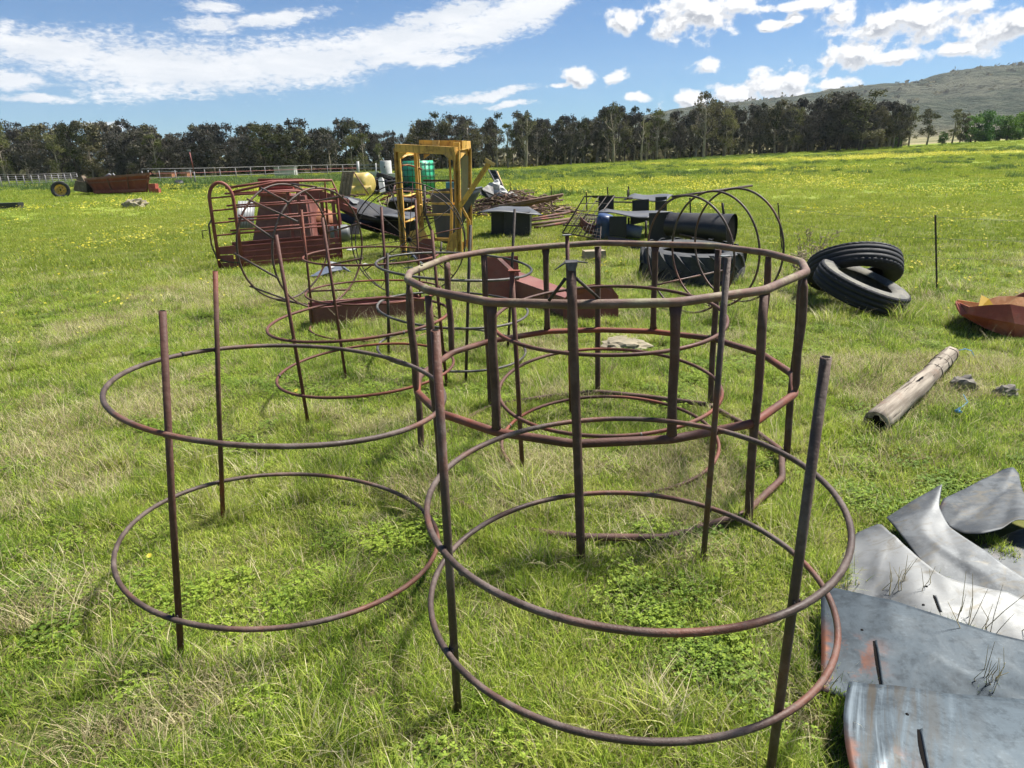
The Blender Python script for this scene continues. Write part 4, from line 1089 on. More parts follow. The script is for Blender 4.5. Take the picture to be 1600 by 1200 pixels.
root = thing('yellow_gantry', 'rust-stained yellow steel gantry with ladders, taller than the scrap round it', 'steel gantry', (-1.877, 12.224, 0.000))
FLb, FLt = (-1.824, 12.100, 0.037), (-1.816, 12.100, 1.791)
FRb, FRt = (-0.811, 11.300, -0.086), (-0.779, 11.300, 1.712)
BLb, BLt = (-1.607, 13.100, 0.019), (-1.626, 13.100, 1.746)
BRb, BRt = (-0.712, 12.700, 0.002), (-0.663, 12.700, 1.763)
def up2(mb, a, b, w, h): mb.beam(Vector(a) - VZ * 0.05, b, w, h, (0, 1, 0))
for nm, a, b, w_ in (('corner_post', FLb, FLt, 0.075), ('corner_post', FRb, FRt, 0.085), ('corner_post', BLb, BLt, 0.09), ('corner_post', BRb, BRt, 0.07)):
    mb = MB(); a = Vector(a); b = Vector(b)
    if a.x > -1.2 or a.y < 12.5:
        mb.beam(a + Vector((-0.035, 0, -.05)), b + Vector((-0.035, 0, 0)), 0.03, 0.09, (0, 1, 0)); mb.beam(a + Vector((0.035, 0, -.05)), b + Vector((0.035, 0, 0)), 0.03, 0.09, (0, 1, 0)); mb.beam(a + Vector((0, 0.035, -.05)), b + Vector((0, 0.035, -0.002)), 0.042, 0.012, (0, 1, 0))
    else: mb.beam(a - VZ * .05, b, w_, w_, (0, 1, 0))
    part(nm, mb, 'yellow', root)
for nm, a, b, w_, h_, m_ in (('front_beam', FLt, FRt, 0.09, 0.12, 'yellow'), ('back_beam', BLt, BRt, 0.08, 0.10, 'yellow'), ('side_beam', (-0.780, 11.350, 1.778), (-0.671, 12.700, 1.827), 0.10, 0.12, 'yellow'), ('side_beam', (-1.838, 12.150, 1.742), (-1.622, 13.050, 1.723), 0.06, 0.08, 'yellow')):
    mb = MB(); mb.beam(a, b, w_, h_); part(nm, mb, m_, root)
mb = MB(); mb.beam((-1.377, 11.900, 1.839), (-0.658, 11.500, 1.806), 0.14, 0.12); part('top_block', mb, 'yellow', root)
mb = MB(); mb.beam((-1.143, 11.740, 1.833), (-1.035, 11.680, 1.828), 0.16, 0.10); part('patch_plate', mb, 'yellow_light', root)
for pts in ([(-1.793, 12.050, 1.720), (-1.638, 12.000, 1.717), (-1.780, 12.050, 1.609)], [(-1.021, 11.450, 1.700), (-0.787, 11.250, 1.693), (-0.793, 11.250, 1.562), (-0.904, 11.300, 1.602)], [(-1.483, 13.020, 1.688), (-1.367, 13.000, 1.685), (-1.488, 13.020, 1.601)], [(-0.750, 11.300, 1.693), (-0.693, 12.400, 1.699), (-0.742, 11.400, 1.588)]):
    mb = MB(); mb.plate(pts, 0.014); part('gusset', mb, 'yellow', root)
mb = MB(); mb.beam((-0.705, 12.200, 1.647), (-0.736, 12.200, 0.932), 0.12, 0.012, (0, 1, 0)); part('pale_side_sheet', mb, 'green_pale', root)
# left ladder with wavy rungs
for i, (x1, y1, x2, y2) in enumerate(((627, 247, 648, 243), (627, 259, 657, 264), (629, 307, 657, 302), (630, 328, 657, 320), (632, 347, 658, 338))):
    a = Vector(V(x1, y1, 12.15)); b = Vector(V(x2, y2, 12.8)); mb = MB()
    mb.tube([a, a.lerp(b, .3) + VZ * (0.03 if i < 2 else -.01), a.lerp(b, .7) + VZ * 0.02, b], 0.028, 8, flat=[(1.5, 0.5)] * 4, fdir=(0, 0, 1)); part('rung', mb, 'yellow_light' if i == 0 else 'rust_orange' if i == 1 else 'yellow', root)
mb = MB(); mb.beam((-1.577, 12.600, 1.719), (-1.584, 12.600, 0.564), 0.05, 0.06, (0, 1, 0)); part('ladder_rail', mb, 'yellow', root)
# centre ladder
mb = MB(); mb.tube([(-1.374, 11.900, 1.208), (-1.385, 11.900, 0.859), (-1.359, 11.850, 0.654), (-1.245, 11.800, 0.320)], 0.022, 8); part('ladder_rail', mb, 'pipe_brown', root)
mb = MB(); mb.beam((-0.906, 11.500, 1.678), (-0.905, 11.500, 0.875), 0.03, 0.05, (0, 1, 0)); mb.beam((-0.905, 11.500, 0.875), (-0.937, 11.500, 0.439), 0.045, 0.05, (0, 1, 0)); mb.beam((-0.937, 11.500, 0.439), (-1.015, 11.500, 0.130), 0.05, 0.05, (0, 1, 0)); part('ladder_rail', mb, 'yellow', root)
for x1, x2, y in ((662, 712, 282), (672, 704, 300), (665, 716, 318), (667, 704, 335), (679, 703, 374)):
    mb = MB(); mb.beam(V(x1, y, 11.85), V(x2, y + .5, 11.5), 0.03, 0.032 if y != 374 else .05); part('rung', mb, 'pipe_red' if y == 282 else 'yellow', root)
for pts in ([(-1.666, 11.600, 0.372), (-1.627, 11.600, 0.475), (-1.402, 11.600, 0.542), (-1.319, 11.600, 0.344), (-1.534, 11.500, 0.089), (-1.619, 11.500, 0.091)],
            [(-1.018, 11.300, 0.156), (-0.932, 11.300, 0.429), (-0.762, 11.300, 0.556), (-0.759, 11.300, 0.385), (-0.926, 11.300, 0.123)],
            [(-0.800, 11.700, 0.258), (-0.658, 11.700, 0.339), (-0.663, 11.700, 0.234), (-0.785, 11.700, 0.131)]):
    mb = MB(); mb.plate(pts, 0.02); part('foot_plate', mb, 'yellow', root)
mb = MB(); mb.plate([(-1.512, 11.200, 0.180), (-1.461, 11.200, 0.331), (-1.354, 11.200, 0.399), (-1.242, 11.200, 0.396), (-1.188, 11.200, 0.274), (-1.179, 11.200, 0.071), (-1.114, 11.200, -0.064), (-1.507, 11.200, -0.066)], 0.015); part('round_guard_plate', mb, 'plate_brown', root)
mb = MB()
for _ in range(9):
    a = Vector(V(rng.uniform(636, 700), rng.uniform(395, 415), 11.6)); mb.tube([a, a + Vector((rng.uniform(-.3, .3), rng.uniform(-.2, .2), rng.uniform(.0, .25)))], 0.012, 6)
part('loose_rods', mb, 'black_iron', root)
# leaning beam
root = thing('yellow_beam', 'yellow steel beam leaning up to the right against the gantry', 'steel beam', (-0.854, 12.740, 0.000))
mb = MB(); a, b = Vector((-0.740, 11.200, 0.900)), Vector((-0.272, 11.000, 1.524)); mb.beam(a, b, 0.055, 0.115, (0, -1, 0.3)); part('channel', mb, 'yellow', root)
mb = MB(); mb.beam(b + Vector((-.06, 0, .055)), b + Vector((.085, 0, -.03)), 0.09, 0.05); part('end_cap', mb, 'yellow_light', root)
mb = MB(); a2 = Vector((-0.651, 11.600, 0.140)); mb.tube([a2 - VZ * .05, Vector((-0.636, 11.500, 0.636)), a], 0.022, 8); part('stay', mb, 'yellow', root)
# grey cone hopper
cb = xy((-1.250, 14.453, 0.000)); root = thing('plastic_hopper', 'dark grey tapered plastic hopper standing inside the yellow gantry', 'hopper', (cb.x, 12.6, 0))
top = [(-1.394, 12.900, 1.041), (-1.028, 12.400, 1.098), (-0.647, 12.500, 1.085), (-0.471, 12.900, 1.098), (-0.595, 13.600, 1.038), (-1.259, 13.700, 1.036)]
botm = [(-1.281, 12.700, 0.244), (-1.124, 12.450, 0.178), (-0.991, 12.500, 0.192), (-0.964, 12.800, 0.249), (-1.055, 13.100, 0.265), (-1.270, 13.100, 0.270)]
N_ = 36
def loop(P_):
    P_ = [Vector(p) for p in P_]; o_ = []
    for i in range(N_):
        u = i / N_ * len(P_); k_ = int(u); f_ = u - k_; a, b, c, d = [P_[(k_ + j - 1) % len(P_)] for j in range(4)]
        o_.append(0.5 * ((2 * b) + (c - a) * f_ + (2 * a - 5 * b + 4 * c - d) * f_ ** 2 + (3 * b - a - 3 * c + d) * f_ ** 3))
    return o_
Lt, Lb = loop(top), loop(botm)
mb = MB(); rows_ = [[a.lerp(b, v / 8) for v in range(9)] for a, b in zip(Lt, Lb)]; rows_.append(rows_[0]); mb.grid(rows_, 0.012); part('cone', mb, 'cone_grey', root)
mb = MB(); mb.tube(Lt, 0.02, 8, True); part('rim', mb, 'cone_grey', root)
for x_ in (690, 708):
    mb = MB(); mb.tube([V(x_, 378, 12.7), V(x_ - 2, 400, 12.6)], 0.02, 6); part('leg', mb, 'pipe_dark', root)


# ------------------------------------------------------------------ black sheet-iron feeders
def black_table(label, top, boxes, thick=0.02, name='black_feed_bin', topmat='black_top', extra=None, cat='feed bin', sag=0.03):
    root = thing(name, label, cat, xyz0(boxes[0][0]))
    nu, nv = 10, 5
    a, b, c, d = [Vector(p) for p in top]
    rows_ = []
    for i in range(nu + 1):
        u = i / nu; row = []
        for j in range(nv + 1):
            v = j / nv; p = a.lerp(b, u).lerp(d.lerp(c, u), v); p.z += sag * (math.sin(u * 5.2 + v) * 0.5 - (0.8 * (abs(u - .5) * 2) ** 3)); row.append(p)
        rows_.append(row)
    mb = MB(); mb.grid(rows_, thick); part('top_sheet', mb, topmat, root)
    for pts in boxes:
        p = [Vector(q) for q in pts]; mb = MB(); mb.plate(p, 0.015); part('side_sheet', mb, 'black_iron', root)
    return root


def xyz0(p): return (p[0], p[1], 0)


def bx4(x0, y0, x1, y1, Y0, Y1):  # front sheet between two depths
    return 0


black_table('black feed bin with lighter flat top standing before the heap of rusty wire',
            [(-0.641, 14.600, 0.566), (0.727, 14.900, 0.474), (0.471, 16.200, 0.553), (-0.268, 16.000, 0.555)],
            [[(-0.366, 15.100, 0.043), (-0.092, 15.000, 0.006), (-0.078, 15.000, 0.524), (-0.351, 15.100, 0.510)], [(-0.092, 14.950, -0.002), (0.441, 15.000, 0.008), (0.448, 15.000, 0.499), (-0.079, 14.950, 0.515)], [(0.442, 15.020, 0.006), (0.515, 16.000, -0.013), (0.522, 16.000, 0.481), (0.449, 15.020, 0.498)], [(-0.366, 15.100, 0.043), (-0.298, 16.000, 0.019), (-0.284, 16.000, 0.499), (-0.351, 15.100, 0.510)]])
black_table('black feed bin with lighter flat top left of the yellow gantry',
            [(-2.931, 15.000, 0.509), (-1.885, 14.700, 0.431), (-2.067, 16.200, 0.483), (-2.759, 16.000, 0.526)],
            [[(-2.896, 15.600, 0.089), (-1.977, 15.000, 0.009), (-1.938, 14.900, 0.416), (-2.849, 15.500, 0.441)], [(-2.895, 15.600, 0.103), (-2.888, 16.400, 0.111), (-2.863, 16.400, 0.428), (-2.868, 15.600, 0.434)]])
black_table('low open black bin behind the left feed bin', [(-2.982, 17.400, 0.659), (-1.934, 17.200, 0.618), (-2.151, 18.600, 0.652), (-3.047, 18.600, 0.688)],
            [[(-3.038, 17.800, 0.389), (-2.046, 17.500, 0.343), (-2.017, 17.400, 0.638), (-2.983, 17.600, 0.678)]], topmat='black_iron')
# chutes left
def trough_strip(label, a, b, w, dep, mat='black_iron', name='black_chute', mat2='black_top'):
    a = Vector(a); b = Vector(b); d = (b - a).normalized(); s_ = d.cross(VZ).normalized()
    root = thing(name, label, 'steel chute', (a.x, a.y, 0)); rows_ = []
    for i in range(9):
        p = a.lerp(b, i / 8); rows_.append([p + s_ * w * math.cos(th) + VZ * (dep * (1 - math.sin(th))) for th in [math.pi * k / 8 for k in range(9)]])
    mb = MB(); mb.grid(rows_, 0.01); part('half_pipe', mb, mat, root); return root
root = thing('black_chute', 'long bent black sheet-iron chute sloping down from the crate to the yellow gantry', 'steel chute', xyz0((-2.683, 15.200, 0.139)))
mb = MB(); mb.plate([(-3.643, 15.200, 0.748), (-3.597, 15.600, 0.885), (-3.269, 15.800, 0.799), (-2.410, 15.600, 0.533), (-1.978, 15.200, 0.379), (-2.559, 14.900, 0.390), (-3.263, 15.000, 0.569)], 0.02); part('upper_sheet', mb, 'black_iron', root)
mb = MB(); mb.plate([(-3.643, 15.200, 0.748), (-3.263, 15.000, 0.569), (-2.559, 14.900, 0.390), (-2.582, 15.000, 0.303), (-3.321, 15.100, 0.470), (-3.676, 15.300, 0.650)], 0.02); part('front_lip', mb, 'black_iron', root)
mb = MB(); mb.plate([(-3.470, 15.450, 0.850), (-3.215, 15.450, 0.764), (-3.230, 15.300, 0.720), (-3.301, 15.250, 0.731), (-3.399, 15.350, 0.787)], 0.03); part('grey_patch', mb, 'pale_metal', root)
root = thing('black_chute', 'lower black sheet-iron chute lying on the grass right of the crate', 'steel chute', xyz0((-3.282, 15.400, 0.077)))
mb = MB(); mb.plate([(-3.689, 15.600, 0.521), (-3.311, 15.700, 0.422), (-2.849, 15.600, 0.324), (-2.832, 15.400, 0.094), (-3.299, 15.300, 0.265), (-3.629, 15.400, 0.385)], 0.03); part('sheet', mb, 'black_iron', root)
mb = MB(); mb.plate([(-3.481, 14.900, 0.319), (-3.158, 14.900, 0.312), (-3.127, 14.800, 0.136), (-3.449, 14.800, 0.143)], 0.03); part('hanging_flap', mb, 'black_iron', root)
b0 = Vector((-3.487, 14.600, 0.769)); mb = MB(); mb.beam(b0, (-3.045, 14.300, 0.628), 0.03, 0.12); mb.beam((-3.502, 14.700, 0.725), (-3.450, 14.600, 0.216), 0.05, 0.05); single('rusty_beam', mb, 'plate_brown', 'short rust-brown beam sticking out right of the cattle crate', 'steel beam', (b0.x, b0.y, 0))
# blue grey scrap on grass
b0 = Vector((-2.617, 10.249, 0.000)); root = thing('crumpled_sheet', 'crumpled blue-grey sheet metal lying by the foot of the cattle crate', 'scrap metal', tuple(b0))
mb = MB(); mb.plate([(-2.858, 9.900, 0.044), (-2.705, 10.200, 0.123), (-2.752, 10.600, 0.161), (-2.614, 10.700, 0.114), (-2.450, 10.300, 0.074), (-2.547, 10.000, 0.094), (-2.684, 9.800, 0.065)], 0.01); part('sheet', mb, 'blue_grey', root)
mb = MB(); mb.plate([(-2.602, 10.650, 0.121), (-2.327, 10.200, 0.048), (-2.421, 10.250, 0.062), (-2.466, 10.300, 0.102)], 0.01); part('folded_corner', mb, 'blue_grey', root)
mb = MB(); mb.plate([(-2.688, 10.300, 0.164), (-2.610, 10.300, 0.181), (-2.553, 10.200, 0.138), (-2.606, 10.100, 0.117)], 0.008); part('white_face', mb, 'white_dull', root)
for x_, y_, lb in ((549, 393, 'white plastic scrap on the grass right of the crate'), (566, 419, 'white plastic scrap lying between the feeders and the yellow gantry'), (419, 300, None)):
    if lb:
        p = Vector(G(x_, y_)); mb = MB(); mb.plate([p + Vector((-.09, 0, .03)), p + Vector((.02, -.06, .02)), p + Vector((.12, 0, .05)), p + Vector((.03, .08, .06))], 0.02); single('plastic_scrap', mb, 'white_dull', lb, 'plastic scrap', tuple(p))
p = Vector((-1.661, 10.725, -0.000)); mb = MB()
for i in range(7):
    a = p + Vector((rng.uniform(-.35, .35), rng.uniform(-.3, .3), rng.uniform(.02, .1))); mb.beam(a, a + Vector((rng.uniform(-.3, .3), rng.uniform(-.3, .3), rng.uniform(0, .18))), 0.05, 0.02)
single('strip_heap', mb, 'blue_grey', 'small heap of dark metal strips at the foot of the spoked wheel', 'scrap metal', tuple(p))

# ------------------------------------------------------------------ right-hand black structures
root = thing('black_shelter', 'sagging black sheet-iron feeder with two flat tops and dark panels', 'feeder', (2.231, 12.830, 0.000))
def sheet(nm, pts, mat='black_iron', th=0.015):
    mb = MB(); mb.plate(pts, th); return part(nm, mb, mat, root)
def wsheet(nm, q, mat, sag=0.05):
    a, b, c, d = [Vector(p) for p in q]; rows_ = []
    for i in range(11):
        u = i / 10; rows_.append([a.lerp(b, u).lerp(d.lerp(c, u), v / 5) + VZ * sag * math.sin(u * 6 + v * .6) * .5 for v in range(6)])
    mb = MB(); mb.grid(rows_, 0.015); part(nm, mb, mat, root)
wsheet('top_sheet', [(1.794, 14.200, 0.515), (2.704, 13.600, 0.455), (3.494, 15.000, 0.418), (2.139, 15.400, 0.500)], 'black_top')
wsheet('top_sheet', [(2.624, 16.200, 0.632), (3.497, 15.800, 0.622), (3.847, 16.600, 0.684), (3.095, 17.400, 0.705)], 'black_top')
sheet('side_sheet', [(1.986, 15.600, 0.380), (2.309, 15.500, 0.394), (2.300, 15.500, 0.760), (1.979, 15.600, 0.748)])
sheet('side_sheet', [(2.784, 15.900, 0.368), (3.138, 15.800, 0.367), (3.126, 15.800, 0.657), (2.776, 15.900, 0.632)])
sheet('side_sheet', [(3.300, 15.900, 0.384), (3.558, 15.900, 0.393), (3.543, 15.900, 0.698), (3.287, 15.900, 0.690)])
sheet('front_sheet', [(1.964, 13.700, 0.098), (2.302, 13.700, 0.066), (2.290, 13.700, 0.469), (1.955, 13.700, 0.476)])
sheet('front_sheet', [(2.526, 12.600, 0.021), (2.896, 12.500, 0.025), (2.866, 12.500, 0.627), (2.503, 12.600, 0.606)])
sheet('front_sheet', [(2.938, 12.700, 0.080), (3.218, 12.900, 0.097), (3.133, 12.900, 0.376), (2.912, 12.700, 0.601)])
sheet('skirt_sheet', [(1.814, 12.800, 0.071), (2.427, 12.200, -0.028), (2.440, 12.300, 0.137), (1.825, 12.900, 0.187)])
sheet('back_sheet', [(2.560, 14.800, 0.193), (2.906, 14.600, 0.294), (2.902, 14.600, 0.410), (2.554, 14.800, 0.376)], 'black_top')
for x_, y0_, y1_, Y_ in ((981, 296, 312, 16.0), (1009, 345, 372, 13.2), (982, 340, 362, 14.2)):
    mb = MB(); mb.tube([V(x_, y1_, Y_), V(x_ + .5, y0_, Y_)], 0.022, 6); part('upright', mb, 'pipe_dark', root)
for a, b in (((959, 312, 15.5), (988, 313, 15.9)), ((959, 318, 15.5), (988, 320, 15.9))):
    mb = MB(); mb.tube([(1.842, 15.500, 0.743), (2.774, 15.900, 0.687)] if a[1] == 312 else [(1.899, 15.500, 0.647), (2.777, 15.900, 0.591)], 0.016, 6); part('cross_bar', mb, 'pipe_dark', root)
# black pipe half
root = thing('black_pipe', 'big black sheet-iron pipe section resting behind the tractor tyre', 'pipe', (3.400, 12.155, 0.000))
A = Vector((2.820, 12.400, 0.417)); B = Vector((3.721, 11.700, 0.366)); ax = (B - A).normalized()
mb = MB(); rp = [(0.22 + 0.02 * math.sin(i), (B - A).length * i / 10) for i in range(11)]
def rf2(r_, h_, th, k): return (0.20 + 0.06 * k / 10) * (1 + 0.06 * math.sin(th * 3)), h_
mb.lathe(rp, A, ax, 40, rfun=rf2); part('shell', mb, 'black_iron', root)
mb = MB(); mb.disc(A + ax * 0.02, ax, 0.2, 30); mb.disc(B - ax * 0.02, ax, 0.25, 30); part('end_disc', mb, 'hole_dark', root)
mb = MB(); mb.tube([(3.584, 11.800, 0.755), (3.559, 11.800, 0.807), (3.610, 11.800, 0.547)], 0.012, 6); mb.tube([(3.559, 11.800, 0.807), (3.611, 11.800, 0.537)], 0.018, 6); part('spike', mb, 'pipe_dark', root)
mb = MB(); mb.tube([(2.923, 12.000, 0.290), (3.320, 11.600, 0.218), (3.393, 11.600, 0.237)], 0.014, 6); mb.tube([(3.066, 12.200, 0.178), (3.250, 12.000, 0.304)], 0.010, 6); part('strap', mb, 'pipe_brown', root)
for x0_, lb, mt_ in ((942, 'faded blue drum with brown base standing under the black shelter', 'blue_drum'), (985, 'smaller blue-grey drum lying behind the black front sheet', 'blue_grey')):
    if x0_ == 942:
        c_ = Vector((1.875, 13.900, 0.253)); mb = MB(); mb.lathe([(0, .24), (.15, .24), (.16, .1), (.155, 0), (.16, -.1), (.15, -.24), (0, -.24)], c_, (0.15, -0.2, 1), 20); ln_ = 0
        single('drum', mb, mt_, lb, 'drum', (c_.x, c_.y, 0))
    else:
        c_ = Vector((2.420, 13.900, 0.166)); mb = MB(); mb.lathe([(0, .2), (.12, .2), (.13, 0), (.12, -.2), (0, -.2)], c_, (1, -0.1, -.15), 20); single('drum', mb, mt_, lb, 'drum', (c_.x, c_.y, 0))
c_ = Vector((1.674, 14.000, 0.111)); mb = MB(); rows_ = [[c_ + Vector((0.16 - 0.45 * math.cos(th), -.02 * v, 0.30 - 0.34 * math.sin(th) + v * 0.1)) for v in range(3)] for th in [0.4 + 0.12 * k for k in range(9)]]
mb.grid(rows_, 0.02); single('curved_guard', mb, 'trough_brown', 'curved rusty guard plate at the foot of the blue drum', 'scrap metal', (c_.x, c_.y, 0))

# mesh crates
def mesh_panel(label, P0, P1, P2, P3, nx, ny, r_=0.008, mat='pipe_dark', name='mesh_panel'):
    """corner points in order: bottom left, bottom right, top right, top left"""
    a, b, c, d = [Vector(p) for p in (P0, P1, P2, P3)]; root = thing(name, label, 'mesh panel', (a.x, a.y, 0), None)
    mb = MB(); mb.tube([a, b, c, d, a], r_ * 2, 6); part('frame', mb, mat, root)
    for i in range(1, nx):
        u = i / nx; mb = MB(); mb.tube([a.lerp(b, u), d.lerp(c, u)], r_, 5); part('mesh_wire', mb, mat, root)
    for j in range(1, ny):
        v = j / ny; mb = MB(); mb.tube([a.lerp(d, v), b.lerp(c, v)], r_, 5); part('mesh_wire', mb, mat, root)
    return root
mesh_panel('rusty wire-mesh panel propped steeply left of the black shelter', (1.106, 14.400, 0.108), (1.485, 13.900, 0.088), (2.209, 14.800, 0.797), (1.651, 15.400, 0.766), 4, 5)
mesh_panel('low rusty mesh crate side lying before the black shelter', (1.214, 13.700, 0.152), (1.738, 13.300, 0.086), (1.846, 14.000, 0.467), (1.595, 14.600, 0.439), 7, 7, 0.006)
mesh_panel('flat sagging mesh panel on the grass beside the blue drum', (1.212, 15.600, 0.150), (1.923, 15.400, 0.152), (2.014, 16.400, 0.291), (1.608, 16.800, 0.313), 9, 6, 0.007, 'pipe_brown')

# pipes on the ground to the right of the table
for i, (x1, y1, Y1, x2, y2, Y2) in enumerate(((828, 343, 17.0, 893, 331, 18.6), (830, 351, 16.6, 890, 342, 17.6), (836, 356, 16.2, 888, 347, 17.0), (863, 330, 19.5, 897, 331, 18.4), (829, 345, 16.9, 880, 338, 18.0), (862, 332, 19, 880, 324, 19.8))):
    mb = MB(); a, b = V(x1, y1, Y1), V(x2, y2, Y2); mb.tube([a, b], 0.035 if i < 4 else 0.025, 8)
    single('scrap_pipe', mb, 'wire_tangle' if i % 2 else 'pipe_red', ['longest reddish pipe lying right of the wire heap', 'grey-brown pipe lying just below the reddish pipe', 'lowest thin pipe lying on the grass right of the black feed bin', 'short cross pipe at the far end of the loose pipes', 'thin reddish pipe next to the longest loose pipe', 'short tilted pipe rising above the loose pipes'][i], 'pipe', (a[0], a[1], 0))
for i, (x1, y1, x2, y2) in enumerate(((770, 324, 880, 304), (800, 322, 872, 309), (790, 325, 868, 311), (812, 324, 878, 306))):
    a, b = V(x1, y1, 19.8 + .2 * i), V(x2, y2, 19.2 + .1 * i); mb = MB(); mb.tube([a, b], 0.035, 8); single('scrap_pipe', mb, 'wire_tangle', 'long rusty pipe sticking out to the right of the wire heap', 'pipe', (a[0], a[1], 0), 'pipes sticking out of the wire heap')

# wire heap
mb = MB(); rh = random.Random(77)
hc = Vector((0.120, 21.709, 0.000)); hc.y = 21.0; hc.z = 0
for i in range(330):
    u = rh.gauss(0, 0.75); v = rh.gauss(0, 0.5)
    hmax = 0.62 * max(0.05, 1 - (u / 1.55) ** 2) * max(0.1, 1 - (v / 1.5) ** 2)
    p = hc + Vector((u, v, rh.uniform(0.02, 1) * hmax)); an = rh.uniform(-0.9, 0.9) if rh.random() < .7 else rh.uniform(0, 3.1); ln = rh.uniform(0.25, 0.95)
    d = Vector((math.cos(an), math.sin(an), rh.uniform(-.25, .3))) * ln
    k = Vector((rh.gauss(0, .1), rh.gauss(0, .1), rh.uniform(0, .18)))
    pts = [p - d * .5, p - d * .2 + k, p + d * .2 + k * .7, p + d * .5]
    for q in pts: q.z = max(q.z, 0.02)
    mb.tube(pts, rh.uniform(0.010, 0.020), 5)
o = setting('wire_heap', mb, ['wire_tangle'], 'stuff'); o['label'] = 'tangled heap of rusty wire and rods behind the black feed bin'
for x_, y_, Y_, s_, lb in ((774, 295, 21.2, .22, 'round white plastic container on top of the wire heap'), (787, 303, 20.8, .16, 'torn white plastic sack on the wire heap'), (797, 305, 21, .14, 'small white plastic piece at the right of the wire heap'), (705, 294, 20, .10, None)):
    if lb: 
        c_ = V(x_, y_, Y_); o = stone(lb, c_, (s_ * 1.2, s_, s_ * (1.0 if x_ == 774 else .6)), x_ % 13, 'white_dull', 'white_container' if x_ == 774 else 'plastic_sack'); o['category'] = 'container' if x_ == 774 else 'sack'
root = thing('folded_black_sheet', 'folded black plastic sheet on the left of the wire heap', 'plastic sheet', xyz0((-0.606, 20.500, 0.675)))
mb = MB(); mb.plate([(-0.743, 20.300, 0.757), (-0.567, 20.600, 0.847), (-0.421, 20.600, 0.791), (-0.406, 20.400, 0.587), (-0.673, 20.300, 0.686)], 0.06); part('upper_fold', mb, 'black_iron', root)
mb = MB(); mb.plate([(-0.776, 20.200, 0.745), (-0.631, 20.100, 0.677), (-0.420, 20.200, 0.580), (-0.528, 20.100, 0.536), (-0.776, 20.100, 0.628)], 0.04); part('lower_fold', mb, 'black_iron', root)
# slatted ramp
root = thing('slatted_panel', 'dark slatted panel leaning above the white container on the wire heap', 'slatted panel', xyz0((-0.170, 22.000, 0.216)))
a, b, c, d = Vector((-0.198, 21.800, 0.569)), Vector((-0.042, 21.800, 0.566)), Vector((-0.372, 22.900, 1.225)), Vector((-0.594, 22.900, 1.249))
mb = MB(); mb.beam(a, d, 0.03, 0.05); mb.beam(b, c, 0.03, 0.05); part('frame', mb, 'black_iron', root)
for i in range(12):
    u = (i + .5) / 12; mb = MB(); mb.beam(a.lerp(d, u), b.lerp(c, u), 0.02, 0.055); part('slat', mb, 'black_top' if i % 2 else 'black_iron', root)
mb = MB(); mb.tube([(-0.312, 22.900, 1.185), (-0.061, 21.900, 0.599)], 0.02, 6); mb.tube([a, (-0.206, 21.800, 0.267)], .03, 6); part('stay', mb, 'yellow_light', root)
# odd items in the gantry opening
mb = MB(); c_ = Vector((-1.566, 20.000, 0.857)); mb.box(c_, (0.28, 0.2, 0.26)); single('teal_can', mb, paint_mat('teal_can', (0.10, 0.30, 0.34), (0.3, 0.3, 0.3), .5, .5, 3), 'teal box seen through the right of the yellow gantry', 'box', xyz0(c_))
for i, (x_, y_) in enumerate(((640, 300), (648, 303), (636, 310), (655, 300), (690, 290), (697, 296))):
    pass
mb = MB(); hc2 = Vector((-2.538, 19.000, 0.375)); hc2.z = 0
for i in range(130):
    p = hc2 + Vector((rh.gauss(0, .5), rh.gauss(0, .4), rh.uniform(0.02, .75))); d = Vector((rh.gauss(0, .4), rh.gauss(0, .3), rh.gauss(0, .12))); q = p + d; q.z = max(q.z, .02)
    mb.tube([p, (p + q) / 2 + Vector((0, 0, .05)), q], 0.02, 5)
o = setting('rod_heap', mb, 'pipe_red', 'stuff'); o['label'] = 'heap of reddish rods and bars seen through the yellow gantry'
mb = MB(); hc2 = Vector((-2.847, 17.500, 0.590)); hc2.z = 0
for i in range(60):
    p = hc2 + Vector((rh.gauss(0, .25), rh.gauss(0, .2), 0)); d = Vector((rh.uniform(-.4, .5), rh.gauss(0, .2), rh.uniform(.2, .8)))
    mb.tube([p, p + d * .6 + Vector((0, 0, .08)), p + d], 0.008, 4)
o = setting('dry_brush', mb, 'twig', 'stuff'); o['label'] = 'dry brushwood sticking up left of the yellow gantry'

# ------------------------------------------------------------------ farther things on the left and centre
Y0 = 33.0
root = thing('board_panel', 'weathered brown ribbed panel leaning left of the yellow wrapped bale', 'ribbed panel', xyz0(V(540, 307, Y0)))
a, b, c, d = Vector(V(528, 312, Y0)), Vector(V(547, 309, Y0)), Vector(V(553, 269, Y0 + .4)), Vector(V(535, 269, Y0 + .4))
for i in range(7):
    u0, u1 = i / 7 + .006, (i + 1) / 7 - .006; mb = MB(); mb.plate([a.lerp(b, u0), a.lerp(b, u1), d.lerp(c, u1), d.lerp(c, u0)], 0.05 if i % 2 else 0.09); part('board', mb, 'corr_brown', root)
mb = MB(); mb.tube([c, V(576, 304, Y0 - .3)], 0.03, 6); part('prop', mb, 'pipe_red', root)
